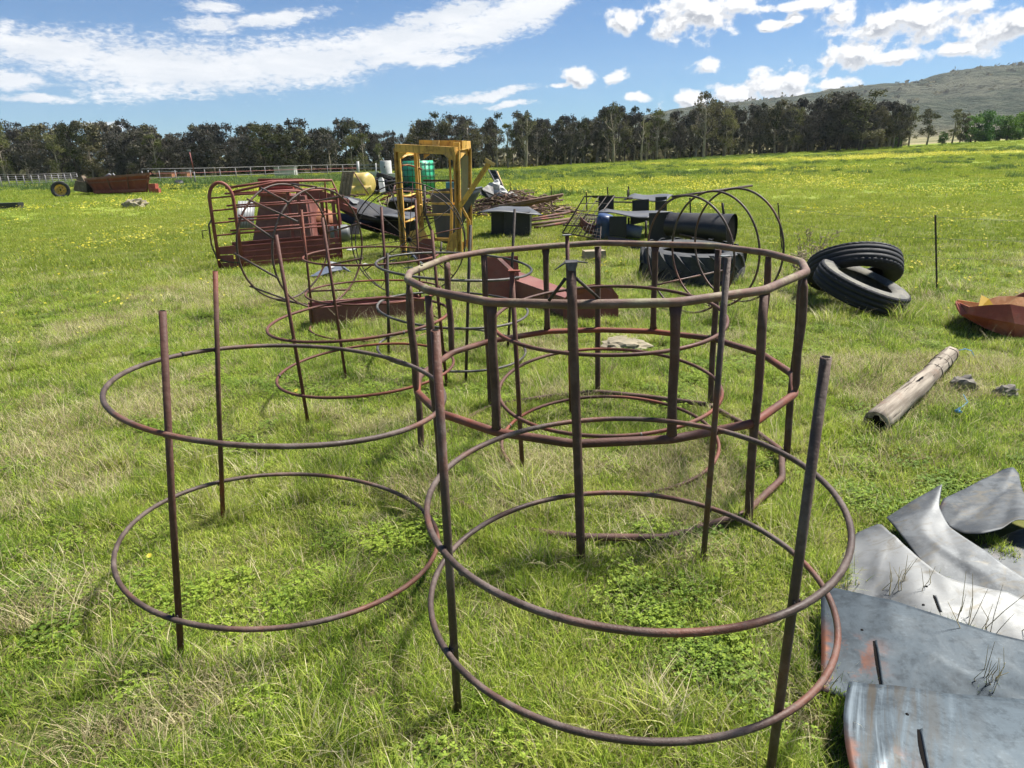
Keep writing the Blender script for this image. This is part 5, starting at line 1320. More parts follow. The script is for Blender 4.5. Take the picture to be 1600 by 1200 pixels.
# yellow wrapped bale
c_ = Vector((-7.058, 35.000, 0.485)); c_.z = 0.54; mb = MB()
def rfb(r_, h_, th, k): return r_ * (1 + 0.05 * mnoise.noise(Vector((math.cos(th) * 2, math.sin(th) * 2, h_ * 2)))), h_
mb.lathe([(0.0, .52), (.32, .52), (.46, .47), (.52, .34), (.53, .1), (.52, -.1), (.52, -.34), (.46, -.5), (0, -.52)], c_, (0.95, -0.5, 0), 36, rfun=rfb)
root = thing('wrapped_bale', 'yellow plastic-wrapped round bale behind the brown ribbed panel', 'bale', xyz0(c_)); part('wrap', mb, 'yellow_wrap', root)
mb = MB(); q = c_ + Vector((0.0, -0.52, 0)); mb.grid([[q + Vector((x_, -.10 - .04 * math.sin(x_ * 9), z_ - c_.z + .02)) for z_ in (0, .25, .45)] for x_ in [-.55 + .1 * k for k in range(12)]], 0.01); part('loose_wrap', mb, 'yellow_wrap', root)
p = Vector((-6.932, 36.267, 0.000)); stone('white lump lying at the right foot of the yellow bale', (p.x, p.y, .12), (.18, .15, .14), 3, 'white_dull', 'white_lump')
# dark tyre/tarp pile: stacked old tyres
rp_ = random.Random(4)
pos = []
for (x_, z_, y_) in ((-.9, .12, 0), (-.3, .12, -.3), (.35, .12, -.1), (.95, .12, -.2), (-.7, .36, .05), (-.1, .36, -.1), (.5, .36, -.05), (-.35, .60, 0), (.3, .60, 0), (-.75, .12, .8), (0, .12, .9), (.8, .12, .8), (-.1, .82, .1), (-.7, .58, .3)):
    pos.append((x_, y_, z_))
pc = Vector((-6.047, 36.000, 0.395)); pc.z = 0; proto = None
for i, (x_, y_, z_) in enumerate(pos):
    if proto is None:
        root = tyre('old black tyre in the dark heap behind the gantry', (pc.x + x_, pc.y + y_, z_), (0.05, -0.1, 1), 0.42, 0.22, 0.24, side='tyre', group='old tyres heaped behind the gantry'); proto = root
        root.location.z = 0; kids = list(root.children)
        for k_ in kids: k_.location.z = 0
        base_z = z_
    else:
        c2 = proto.copy(); COL.objects.link(c2); c2.location = (pc.x + x_, pc.y + y_, z_ - base_z); c2.rotation_euler = (rp_.uniform(-.25, .25), rp_.uniform(-.25, .25), rp_.uniform(0, 6))
        for ch in kids:
            d2 = ch.copy(); COL.objects.link(d2); d2.parent = c2
root = thing('white_board', 'tall narrow white board leaning on the black tyre heap', 'board', xyz0((-5.921, 34.000, 0.117)))
a, b, c, d = Vector((-6.042, 34.000, 0.119)), Vector((-5.792, 34.000, 0.201)), Vector((-5.895, 34.500, 0.742)), Vector((-6.170, 34.500, 0.748))
mb = MB(); mb.plate([a, b, c, (-5.979, 34.500, 0.832), (-6.101, 34.500, 0.835), d], 0.04); part('panel', mb, 'white_dull', root)
mb = MB(); mb.beam(Vector((-6.124, 34.200, 0.654)), Vector((-5.821, 34.200, 0.647)), 0.03, 0.05); part('band', mb, 'pale_metal', root)
# cement cylinder
c_ = Vector((-8.683, 52.000, 0.523)); mb = MB(); root = thing('water_tank', 'grey concrete water tank by the small tree behind the tyre heap', 'water tank', xyz0(c_))
mb.lathe([(0.0, 1.28), (.36, 1.28), (.40, 1.26), (.42, 0), (.42, -.6)], (c_.x, c_.y, .3), (0, 0, 1), 24); part('cylinder', mb, 'white_dull', root)
mb = MB(); mb.box((c_.x + .5, c_.y - .3, .35), (.5, .5, .7)); part('plinth', mb, 'white_dull', root)
mb = MB(); mb.disc((c_.x - .02, c_.y - .435, 1.15), (0, -1, 0), .05, 10); part('port', mb, 'hole_dark', root)
# low white yard walls and posts
root = thing('yard_wall', 'low whitewashed yard wall and rail left of the concrete water tank', 'yard wall', xyz0((-10.791, 56.000, 0.425)))
mb = MB(); mb.beam((-11.517, 56.000, 0.631), (-9.930, 56.000, 0.643), 0.2, 0.30); part('wall', mb, 'white_dull', root)
for x_ in (560, 588):
    mb = MB(); mb.tube([V(x_, 278, 56), V(x_ - 1, 252 if x_ == 560 else 255, 56)], 0.10 if x_ == 560 else 0.05, 8); part('post', mb, 'white_dull', root)
for y_ in (258, 263):
    mb = MB(); mb.beam(V(560, y_, 56.2), V(618, y_ - 1, 56.2), 0.05, 0.08); part('rail', mb, 'pale_metal', root)
# green tank in cage
c_ = Vector((-4.486, 36.000, 0.268)); root = thing('green_tank', 'bright green plastic tank in a wire cage behind the yellow gantry', 'tank', xyz0(c_))
cx, cy = c_.x, 36.6; q = Matrix.Rotation(R(-38), 3, 'Z'); sz = (1.3, 1.15, 1.42)
import bmesh
bm = bmesh.new(); bmesh.ops.create_cube(bm, size=1.0); bmesh.ops.scale(bm, vec=sz, verts=bm.verts); bmesh.ops.bevel(bm, geom=list(bm.edges), offset=0.08, segments=3, affect='EDGES')
mb = MB(); cz = 0.83; mb.add([q @ v.co + Vector((cx, cy, cz)) for v in bm.verts], [[v.index for v in f.verts] for f in bm.faces], True); bm.free(); part('plastic_tank', mb, 'green_tank', root)
hx_, hy_ = sz[0] / 2 + .02, sz[1] / 2 + .02
for k in range(5):
    z_ = .18 + k * .31; mb = MB(); mb.tube([q @ Vector((x_, y_, 0)) + Vector((cx, cy, z_)) for x_, y_ in ((-hx_, -hy_), (hx_, -hy_), (hx_, hy_), (-hx_, hy_))], 0.016, 5, True); part('cage_hoop', mb, 'pipe_dark', root)
for k in range(4):
    for x_, y_ in ((-hx_ + (k + .5) * 2 * hx_ / 4, -hy_), (hx_, -hy_ + (k + .5) * 2 * hy_ / 4), (-hx_, -hy_ + (k + .5) * 2 * hy_ / 4)):
        mb = MB(); p_ = q @ Vector((x_, y_, 0)) + Vector((cx, cy, 0)); mb.tube([p_ + VZ * .1, p_ + VZ * 1.5], 0.014, 5); part('cage_bar', mb, 'pipe_dark', root)
mb = MB(); mb.lathe([(0, .06), (.12, .06), (.13, 0)], (cx, cy, 1.55), (0, 0, 1), 16); part('filler_cap', mb, 'pale_metal', root)

# red boat-like hopper wagon at left
root = thing('red_hopper_wagon', 'long red-rusted hopper wagon body resting on the grass at the far left', 'hopper wagon', xyz0((-23.088, 43.000, 0.032)))
Yh = 43.5
A_ = [V(146, 301, Yh), V(152, 303, Yh), V(228, 302, Yh - 1.5), V(232, 299, Yh - 1.5)]
q0 = [Vector(V(150, 303, Yh)), Vector(V(231, 300, Yh - 1.3)), Vector(V(237, 271, Yh - 1.6)), Vector(V(137, 280, Yh))]
bk = [p + Vector((-0.9, 1.3, 0)) for p in q0]
mb = MB(); mb.add([q0[0], q0[1], bk[1], bk[0], q0[3] + Vector((0, -.25, 0)), q0[2] + Vector((0, -.25, 0)), bk[2] + Vector((0, .3, 0)), bk[3] + Vector((0, .3, 0))], [(0, 1, 5, 4), (1, 2, 6, 5), (2, 3, 7, 6), (3, 0, 4, 7), (3, 2, 1, 0)]); part('body', mb, 'hopper_red', root)
mb = MB(); a = q0[3] + Vector((0, -.27, .0)); b = q0[2] + Vector((0.06, -.27, 0)); mb.beam(a, b, 0.12, 0.12); mb.beam(a + VZ * -.22 + Vector((.12, .04, 0)), b + VZ * -.30 + Vector((-.08, .04, 0)), 0.08, 0.05); part('top_rim', mb, 'trough_brown', root)
mb = MB(); mb.beam(q0[0] + Vector((0, -.1, .12)), q0[1] + Vector((0, -.1, .14)), 0.14, 0.14); part('sill', mb, 'scrap_red', root)
for u in (0.02, .34, .66, .98):
    mb = MB(); p0 = q0[0].lerp(q0[1], u) + Vector((0, -.04, 0)); p1 = q0[3].lerp(q0[2], u) + Vector((0, -.29, 0)); mb.beam(p0, p1, 0.07, 0.05); part('rib', mb, 'trough_brown', root)
mb = MB(); mb.box(V(131, 291, Yh + .1), (.8, .8, .6), Matrix.Rotation(.2, 3, 'Y'), taper=.8); mb.box(V(128, 281, Yh + .1), (.5, .5, .4), Matrix.Rotation(-.3, 3, 'Y'), taper=.7); part('gearbox_housing', mb, 'corr_brown', root)
mb = MB(); mb.box(V(240, 294, Yh - 1.5), (.42, .4, .5)); mb.box(V(243, 298, Yh - 1.7), (.5, .3, .25)); part('hitch_block', mb, 'scrap_red', root)
mb = MB(); mb.tube([V(232, 272, Yh - 1.6), V(231, 266, Yh - 1.6)], .03, 6); mb.tube([V(165, 277, Yh), V(172, 272, Yh)], .08, 6); mb.tube([V(180, 276, Yh), V(176, 271, Yh)], .06, 6); part('bracket', mb, 'pale_metal', root)
# yellow rim wheel
c_ = Vector((-25.434, 41.000, 0.321)); c_.z = .40
root = tyre('black tyre with dull yellow rim standing left of the red wagon', tuple(c_), (0.62, -1, 0.05), .48, .29, .28, side='tyre'); root.name = 'yellow_rimmed_wheel'; root['category'] = 'wheel'
mb = MB(); axw = Vector((.62, -1, .05)).normalized(); mb.lathe([(.0, .04), (.08, .05), (.10, .02), (.2, -.02), (.28, .05), (.30, .09)], c_, axw, 28); part('rim', mb, 'yellow', root)
mb = MB(); mb.disc(c_ + axw * .055, axw, .045, 12); 
for i in range(6): th = i * math.pi / 3; a_, b_ = axw.orthogonal().normalized(), axw.cross(axw.orthogonal().normalized()); mb.disc(c_ + axw * .012 + (a_ * math.cos(th) + b_ * math.sin(th)) * .16, axw, .025, 8)
part('wheel_nuts', mb, 'hole_dark', root)
c_ = Vector((-20.552, 29.500, 0.170)); mb = MB(); a, b = Vector((-21.509, 29.800, 0.146)), Vector((-20.254, 29.800, 0.157)); mb.beam(a, b, .35, .22); single('black_trough', mb, 'black_iron', 'long black trough on the grass at the left edge', 'trough', xyz0(c_))
c_ = Vector((-26.383, 58.000, 0.125)); mb = MB(); mb.lathe([(.0, .1), (.3, .16), (.38, 0), (.3, -.16), (0, -.1)], (c_.x, c_.y, .22), (0.1, -.3, 1), 16); single('dark_tub', mb, 'black_iron', 'dark tub near the weedy bank below the leaning pole', 'tub', xyz0(c_))

# pipe fence far left
def fence(label, pts, Hh, rails, matr, npost, name='pipe_fence', matp='fence_white', pr=.035, rr_=.03):
    root = thing(name, label, 'fence', xyz0(pts[0]))
    P_ = [Vector(p) for p in pts]
    for z_, m_ in rails:
        mb = MB(); mb.tube([p + VZ * z_ for p in P_], rr_, 6); part('rail', mb, m_, root)
    segs = [(P_[i], P_[i + 1]) for i in range(len(P_) - 1)]; tot = sum((b - a).length for a, b in segs)
    me = None
    for k in range(npost + 1):
        s_ = tot * k / npost
        for a, b in segs:
            L_ = (b - a).length
            if s_ <= L_ + 1e-6: p = a.lerp(b, s_ / L_); break
            s_ -= L_
        if me is None:
            mb = MB(); mb.tube([(0, 0, -.1), (0, 0, Hh)], pr, 6); me = mesh_of('post', mb, matp)
        o = bpy.data.objects.new('post', me); COL.objects.link(o); o.parent = root; o.location = Vector((p.x, p.y, zg(p.x, p.y))) - root.location
    return root
fence('white horizontal-railed sheep yard fence at the far left', [(-45.358, 60.000, 0.216), (-40.932, 63.000, 0.107), (-39.174, 66.000, 0.123)], 1.05, ((.15, 'fence_white'), (.32, 'fence_white'), (.49, 'fence_white'), (.66, 'fence_white'), (.83, 'fence_white'), (1.0, 'fence_white')), 0, 16, rr_=.016, pr=.045)
fence('long pipe-railed fence with white top rail running behind the cattle crate', [(-31.197, 62.000, 0.195), (-28.690, 70.000, 0.108), (-24.345, 78.000, 0.101), (-17.282, 84.000, 0.075)], 1.2, ((1.15, 'fence_white'), (.75, 'fence_red'), (.4, 'fence_white')), 0, 14, rr_=.024, pr=.04)
b0 = Vector((-25.930, 60.000, -0.058)); mb = MB(); mb.tube([(-25.930, 60.000, -0.058), (-25.905, 60.000, 1.062)], .05, 6); mb.tube([(-25.905, 60.000, 1.062), (-26.015, 60.000, 2.620)], .045, 6, mi=1); mb.box((-26.051, 60.000, 2.721), (.25, .1, .12), mi=2)
o = single('leaning_pole', mb, ['fence_white', 'fence_red', 'pale_metal'], 'leaning pole, white below and red above, with a small lamp head', 'pole', (b0.x, b0.y, 0))
for x_, w_, lb in ((262, 1.6, 'low pinkish brick shed far behind the white rail, left'), (292, .7, 'small red-brown box beside the far low brick shed'), (448, 2.2, 'low pale brick ruin far behind the cattle crate')):
    c_ = V(x_, 280, 80); mb = MB(); h_ = .9 if x_ != 448 else 1.1
    root = thing('brick_shed', lb, 'shed', (c_[0], c_[1], 0)); mb.box((c_[0], c_[1], h_ / 2), (w_, 1.2, h_)); part('wall', mb, 'rust_orange' if x_ != 448 else 'white_dull', root)
    mb = MB(); mb.box((c_[0], c_[1], h_ + .04), (w_ + .2, 1.4, .06)); part('roof', mb, 'pale_metal', root)

# wire fence at right
root = thing('wire_fence', 'thin dark steel fence standards carrying slack wires across the right of the field', 'wire fence', (5.016, 8.008, 0.000))
posts_ = [((5.019, 8.000, 0.001), (4.833, 8.000, 0.875)), ((4.658, 11.800, -0.092), (4.474, 11.800, 0.787)), ((5.189, 17.000, 0.038), (5.096, 17.000, 0.474)), ((8.459, 7.600, 0.104), (8.144, 7.600, 0.873)), ((3.389, 24.000, 0.323), (3.340, 24.000, 0.593)), ((3.702, 22.000, 0.283), (3.690, 22.000, 0.663))]
for a, b in posts_[:3]:
    mb = MB(); mb.beam(Vector(a) - VZ * .1, b, .010, .010); mb.beam(Vector(a) - VZ * .1 + Vector((.006, 0, 0)), Vector(b) + Vector((.006, 0, 0)), .004, .016); part('standard', mb, 'pipe_dark', root)
tops = [posts_[2], posts_[1], posts_[0], posts_[3]]
for f_ in (0.97, .70, .45):
    pts = []
    for (a, b), (a2, b2) in zip(tops[:-1], tops[1:]):
        p = Vector(a).lerp(Vector(b), f_); q_ = Vector(a2).lerp(Vector(b2), f_)
        for k in range(8): u = k / 8; pts.append(p.lerp(q_, u) - VZ * .07 * math.sin(math.pi * u) + VZ * rng.uniform(-.006, .006))
    mb = MB(); mb.tube(pts, .0016, 4, cap=False); part('wire', mb, 'pipe_grey', root)
for x_, y0_, y1_, Y_, lb in ((798, 285, 322, 24, 'thin dark standard post behind the wire heap'), (862, 290, 312, 24, 'thin dark standard post right of the wire heap'), (917, 300, 330, 20, 'thin dark post behind the leaning mesh panel'), (950, 292, 308, 20, 'thin dark post left above the black shelter'), (983, 291, 306, 18.5, 'thin black post rising above the black shelter roof'), (1079, 309, 336, 17, 'thin dark post seen through the tipped three-ring feeder')):
    mb = MB(); mb.beam(V(x_, y1_, Y_), V(x_ - 1, y0_, Y_), .03, .03); single('steel_standard', mb, 'pipe_dark', lb, 'fence post', xyz0(V(x_, y1_, Y_)))
# ------------------------------------------------------------------ trees
def make_tree_mesh(seed, H_, spread, n_cl, leaves, kind='gum', leafsize=0.30):
    """unit tree of height H_ at the origin: returns (trunk builder, crown builder)"""
    r_ = random.Random(seed); tr = MB(); cr = MB()
    trunks = 1 if kind != 'fork' else 1
    lean = Vector((r_.gauss(0, .04), r_.gauss(0, .04), 0)) * H_
    hb = H_ * (0.22 if kind == 'gum' else 0.34 if kind == 'fork' else 0.12 if kind == 'skirt' else 0.08)
    pts = []; n_ = 7
    for i in range(n_):
        u = i / (n_ - 1); pts.append(Vector((lean.x * u + 0.10 * math.sin(u * 5 + seed), lean.y * u, H_ * 0.80 * u)))
    rs = [1.25, 1.0, .85, .7, .52, .34, .15]
    tr.tube(pts, 0.017 * H_ + .03, 7, rs=rs)
    cls = []
    for i in range(n_cl):
        u = r_.uniform(hb / H_, 0.93) if kind != 'tuft' else r_.uniform(.62, .97)
        base_u = max(hb / H_ * .8, u - r_.uniform(.10, .25))
        k = base_u / .8 * (n_ - 1); k0 = min(n_ - 2, int(k)); p0 = pts[k0].lerp(pts[k0 + 1], min(1, k - k0))
        an = r_.uniform(0, 6.283)
        if kind in ('bush', 'cone'): rad = spread * (1.0 - u) * 1.1 if kind == 'cone' else spread * math.sqrt(max(.05, 1 - ((u - .5) * 1.9) ** 2))
        else: rad = spread * (0.55 + .45 * math.sin(math.pi * min(1, max(0, (u - .15) / .85)))) * (1.0 if u < .8 else .75)
        rad *= r_.uniform(.3, 1.0)
        c_ = Vector((math.cos(an) * rad, math.sin(an) * rad, H_ * u)) + Vector((lean.x * u, lean.y * u, 0))
        if kind != 'cone': tr.tube([p0, p0.lerp(c_, .5) + Vector((0, 0, -.03 * H_)), c_], 0.007 * H_, 4, rs=[1, .65, .25], cap=False)
        cls.append((c_, r_.uniform(.50, 1.1) * spread * (.34 if kind != 'cone' else .35 * (1.15 - u))))
    per = leaves // n_cl
    for c_, cr_ in cls:
        for _ in range(per):
            d = Vector((r_.gauss(0, 1), r_.gauss(0, 1), r_.gauss(0, .75))); L_ = d.length; d = d / L_ * min(L_, 1.9) * cr_ * .62
            p = c_ + d
            if kind != 'cone': p.z -= abs(d.x + d.y) * .15
            a = Vector((r_.gauss(0, 1), r_.gauss(0, 1), r_.gauss(0, 1) - .6)).normalized(); b = a.orthogonal().normalized(); b = (b + a.cross(b) * r_.gauss(0, 1)).normalized()
            s_ = leafsize * r_.uniform(.5, 1.3)
            cr.add([p - a * s_ * .5, p + b * s_ * .32, p + a * s_ * .5, p - b * s_ * .32], [(0, 1, 2, 3)])
    return tr, cr


TREE = {}
def reg(key, *a, leaf='gum_leaf', barkm='bark_dark', **k):
    tr, cr = make_tree_mesh(*a, **k); TREE[key] = (mesh_of('trunk', tr, barkm), mesh_of('crown', cr, leaf))


for i in range(7): reg('gum%d' % i, 100 + i, 9.0, 2.15, 22, 2600, leaf=('gum_leaf', 'gum_leaf_grey', 'gum_leaf_grey')[i % 3], barkm='bark_dark' if i % 2 else 'bark_pale', kind='gum', leafsize=.30)
for i in range(4): reg('skirt%d' % i, 200 + i, 8.0, 2.3, 26, 3300, leaf=('gum_leaf_grey', 'gum_leaf')[i % 2], kind='skirt', leafsize=.30)
for i in range(3): reg('tall%d' % i, 300 + i, 11.0, 2.0, 15, 1500, leaf='gum_leaf', barkm='bark_pale', kind='fork', leafsize=.26)
reg('green0', 401, 9.0, 1.9, 18, 2000, leaf='gum_leaf_green', barkm='bark_pale', kind='gum', leafsize=.26)
reg('green1', 402, 9.0, 1.7, 16, 1700, leaf='gum_leaf_green', barkm='bark_pale', kind='gum', leafsize=.26)
reg('bush0', 501, 6.0, 2.3, 34, 3600, leaf='bright_leaf', kind='bush', leafsize=.34)
reg('bush1', 502, 6.0, 2.3, 34, 3600, leaf='bright_leaf', kind='bush', leafsize=.34)
reg('lime0', 503, 5.0, 2.0, 30, 3000, leaf='lime_leaf', kind='bush', leafsize=.34)
reg('pine0', 601, 7.0, 1.1, 30, 2200, leaf='pine_leaf', kind='cone', leafsize=.30)
reg('bare0', 701, 9.0, 1.8, 10, 60, leaf='gum_leaf_grey', barkm='bark_pale', kind='fork', leafsize=.2)


def tree(key, x, y, sc, rot, label, group=None, cat='tree', name='eucalyptus_tree', sxy=1.0):
    z = zg(x, y) - .05; o = bpy.data.objects.new(name, None); COL.objects.link(o); o.location = (x, y, z); o.scale = (sc * sxy, sc * sxy, sc); o.rotation_euler = (0, 0, rot)
    o['label'] = label; o['category'] = cat
    if group: o['group'] = group
    for nm, me in zip(('trunk', 'crown'), TREE[key]):
        c = bpy.data.objects.new(nm, me); COL.objects.link(c); c.parent = o
    return o


rt_ = random.Random(2024)
# (bearing slope x/y, distance, top elevation slope) profile of the windbreak, left to right
PROF = [(-0.7343, 92, 0.0571), (-0.6816, 92, 0.0608), (-0.6293, 92, 0.0629), (-0.5861, 94, 0.0636), (-0.5177, 96, 0.0605), (-0.484, 96, 0.0566), (-0.4517, 98, 0.0437), (-0.4235, 98, 0.0569), (-0.3723, 98, 0.0526), (-0.3107, 98, 0.0609), (-0.251, 100, 0.0548), (-0.1988, 104, 0.0585), (-0.1662, 108, 0.0335), (-0.13, 108, 0.0547), (-0.078, 110, 0.0576), (-0.0089, 114, 0.0561), (0.0258, 116, 0.065), (0.0688, 118, 0.0528), (0.1206, 118, 0.063), (0.1506, 118, 0.0687), (0.1812, 119, 0.0536), (0.2066, 119, 0.0675), (0.233, 120, 0.0558), (0.2749, 120, 0.0756), (0.3181, 120, 0.0716), (0.3531, 120, 0.0644), (0.4043, 120, 0.0697), (0.4466, 119, 0.0752), (0.4808, 118, 0.076), (0.5072, 118, 0.0595)]
bx = [p[0] for p in PROF]; bd = [p[1] for p in PROF]; bt = [p[2] for p in PROF]
slope = bx[0] - 0.02
ZONES = ((-.64, 'above the railed yard fence'), (-.52, 'behind the red wagon'), (-.43, 'beyond the leaning pole'), (-.33, 'beyond the railed crate'), (-.24, 'beyond the tipped feeder'), (-.17, 'left of the water tank'), (-.08, 'beyond the yellow gantry'), (.0, 'beyond the wire heap'), (.08, 'left of the shelter'), (.16, 'beyond the black shelter'), (.24, 'beyond the black pipe'), (.33, 'beyond the tipped three-ring feeder'), (.42, 'beyond the truck tyres'), (9, 'where the hill begins'))
cnt = 0
GN = 'eucalyptus trees of the long windbreak'
front = []
while slope < 0.545:
    D = float(np.interp(slope, bx, bd)); top = float(np.interp(slope, bx, bt))
    for row, (dd_, hk, prob) in enumerate(((0, .96, 1.0), (5.0, 1.0, 1.0), (10.0, 1.0, .9), (15.0, .90, .55))):
        if rt_.random() > prob: continue
        y = D + dd_ + rt_.uniform(-1.6, 1.6); x = slope * y + rt_.uniform(-.7, .7)
        Hh = (EYE + top * y - zg(x, y)) * hk * (rt_.uniform(.80, 1.10) if row else rt_.uniform(.68, 1.06))
        left = slope < -.12
        if left: key = rt_.choice(['skirt0', 'skirt1', 'skirt2', 'skirt3', 'gum0', 'gum1', 'gum4'])
        else: key = rt_.choice(['gum%d' % i for i in range(7)] + ['gum1', 'gum2', 'gum4', 'gum5', 'tall0'])
        if row == 0 and rt_.random() < .16: key = rt_.choice(['green0', 'green1'])
        if row == 0 and 0.5 > slope > .40: key = rt_.choice(['skirt0', 'skirt2', 'gum1', 'gum2'])
        base = {'gum': 9.0, 'ski': 8.0, 'tal': 11.0, 'gre': 9.0}[key[:3]]
        if row == 0:
            lb = 'grey-green eucalyptus, front rank'
            if left: lb = 'low-branched grey-green eucalyptus, front rank'
            if key[:3] == 'gre': lb = 'lighter olive pale-trunked eucalyptus, front rank'
        else: lb = 'dark eucalyptus, back ranks'
        for lim, place in ZONES:
            if slope < lim: break
        lb += ', ' + place
        tree(key, x, y, Hh / base, rt_.uniform(0, 6.28), lb, GN, sxy=rt_.uniform(.85, 1.15)); cnt += 1
    slope += 2.0 / D * rt_.uniform(.8, 1.2)
print('windbreak trees', cnt)
# undergrowth and saplings behind the windbreak
ug = MB(); ru = random.Random(9)
for i in range(15000):
    s_ = ru.uniform(bx[0] - .02, .545); D = float(np.interp(s_, bx, bd)) + ru.uniform(7, 19); x, y = s_ * D, D
    hmax = 1.3 + 2.2 * max(0, mnoise.noise(Vector((x * .12, 3.3, 1))) + .35)
    p = Vector((x + ru.gauss(0, .3), y, zg(x, y) + hmax * ru.random() ** 1.3)); a = Vector((ru.gauss(0, 1), ru.gauss(0, 1), ru.gauss(0, 1))).normalized(); b = a.orthogonal().normalized(); q_ = ru.uniform(.25, .6)
    ug.add([p - a * q_, p + b * q_ * .7, p + a * q_, p - b * q_ * .7], [(0, 1, 2, 3)])
o = setting('undergrowth', ug, 'gum_leaf', 'stuff'); o['label'] = 'dark scrub and saplings growing under the windbreak trees'


def special(key, s_, D, top, label, base, name='eucalyptus_tree', rot=0., group=None, sxy=1., cat='tree'):
    y = D; x = s_ * D; Hh = EYE + top * y - zg(x, y); return tree(key, x, y, Hh / base, rot, label, group, cat, name, sxy)


special('tall0', 0.2717, 116, 0.0836, 'tallest open-crowned eucalyptus with pale forked trunk above the windbreak', 11)
special('tall1', 0.1479, 114, 0.0736, 'slender olive eucalyptus rising over the middle of the windbreak', 11)
special('bare0', 0.1855, 113, 0.0544, 'eucalyptus with bare pale forked limbs in the windbreak', 9)
special('gum3', 0.4848, 114, 0.0783, 'broad eucalyptus with leaning pale trunk at the right end of the windbreak', 9, sxy=1.5)
special('gum5', 0.4567, 116, 0.0766, 'big dark grey eucalyptus beside the broad leaning one', 9, sxy=1.3)
special('tall2', 0.0258, 113, 0.0650, 'small-tufted tall eucalyptus left of the middle of the windbreak', 11)
special('green1', -0.1752, 98, 0.0296, 'small yellow-green tree beside the concrete water tank', 9, name='small_tree')
special('green0', 0.5147, 124, 0.0497, 'narrow grey-green tree just right of the windbreak gap', 9, sxy=0.9)
special('tall1', 0.5379, 124, 0.0509, 'thin open tree with pale stem in the group right of the gap', 11, sxy=0.8)
special('green0', 0.5525, 124, 0.0570, 'olive tree left of the roundish dark one in the right group', 9)
special('gum0', 0.5770, 123, 0.0549, 'roundish dark grey tree in the right group', 9, sxy=1.1)
special('green1', 0.6112, 124, 0.0573, 'tallest light-trunked tree of the right group', 9, sxy=1.0)
special('skirt1', 0.6216, 125, 0.0475, 'dark tree beside the tallest of the right group', 8, sxy=0.8)
special('bush0', 0.6373, 126, 0.0423, 'deep green rounded tree left of the bright row', 6, name='broadleaf_tree', sxy=1.0)
special('bush1', 0.6564, 126, 0.0467, 'deep green rounded tree in the middle of the bright row', 6, name='broadleaf_tree', sxy=1.0)
special('lime0', 0.6856, 126, 0.0396, 'bright lime-green tree at the right edge of the row', 5, name='broadleaf_tree', sxy=1.0)
special('lime0', 0.7041, 127, 0.0425, 'lime-green tree cut by the right edge', 5, name='broadleaf_tree', sxy=1.1, rot=2.0)
special('bush0', 0.6728, 128, 0.0383, 'green tree tucked between the deep green and lime-green ones', 6, name='broadleaf_tree', rot=2.0)
special('bush1', 0.7238, 127, 0.0437, 'green tree just beyond the right edge row', 6, name='broadleaf_tree', rot=1.0)
special('bush0', 0.5353, 122, 0.0167, 'small dark round bush under the narrow tree at the gap', 6, name='round_bush')
special('bush1', 0.4902, 122, 0.0069, 'low dark bush at the foot of the windbreak end', 6, name='round_bush', rot=1.0)
special('pine0', 0.6434, 130, 0.0510, 'dark pointed conifer behind the deep green tree', 7, name='conifer')
special('pine0', 0.6607, 130, 0.0466, 'second dark conifer rising between the green trees', 7, name='conifer', rot=2.0)
special('pine0', 0.6937, 130, 0.0467, 'dark conifer behind the lime-green tree', 7, name='conifer', rot=4.0)
special('lime0', 0.5976, 123, 0.0211, 'small yellow-green shrub at the foot of the roundish dark tree', 5, name='shrub')

# ------------------------------------------------------------------ grass
lib = bpy.data.collections.new('grass_library')
def blade_clump(name, seed, n, rad, h0, h1, w, bendk, mats, dryf=0.0, segs=3, lean=.25):
    r_ = random.Random(seed); mb = MB()
    for i in range(n):
        rr_ = rad * math.sqrt(r_.random()); an = r_.uniform(0, 6.28); p = Vector((math.cos(an) * rr_, math.sin(an) * rr_, -.01))
        h_ = r_.uniform(h0, h1); az_ = r_.uniform(0, 6.28); d = Vector((math.cos(az_), math.sin(az_), 0)); bend = r_.uniform(.15, 1.0) * bendk; ww = w * r_.uniform(.6, 1.3)
        s_ = Vector((-math.sin(az_ + r_.uniform(-.8, .8)), math.cos(az_), 0)).normalized() * ww * .5
        mi = 1 if r_.random() < dryf else 0
        vs = []; l0 = r_.uniform(-.1, lean)
        for k in range(segs + 1):
            u = k / segs; q = p + VZ * (h_ * (u - .38 * bend * u * u)) + d * h_ * (l0 * u + bend * u * u * .75); wk = (1 - u ** 1.6)
            if k < segs: vs += [q - s_ * wk, q + s_ * wk]
            else: vs.append(q)
        fs = [(2 * k, 2 * k + 1, 2 * k + 3, 2 * k + 2) for k in range(segs - 1)] + [(2 * segs - 2, 2 * segs - 1, 2 * segs)]
        mb.add(vs, fs, True, mi)
    o = bpy.data.objects.new(name, mesh_of(name, mb, mats)); lib.objects.link(o); return o


def leaf_clump(name, seed, n, rad, size, mats):
    r_ = random.Random(seed); mb = MB()
    for i in range(n):
        rr_ = rad * math.sqrt(r_.random()); an = r_.uniform(0, 6.28); p = Vector((math.cos(an) * rr_, math.sin(an) * rr_, r_.uniform(.008, .045)))
        for k in range(3):
            a_ = an + k * 2.09 + r_.uniform(-.3, .3); d = Vector((math.cos(a_), math.sin(a_), r_.uniform(-.1, .45))).normalized(); s_ = d.cross(VZ).normalized() * size * .42; L_ = size * r_.uniform(.7, 1.2)
            mb.add([p, p + d * L_ * .55 + s_, p + d * L_, p + d * L_ * .55 - s_], [(0, 1, 2, 3)])
    o = bpy.data.objects.new(name, mesh_of(name, mb, mats)); lib.objects.link(o); return o


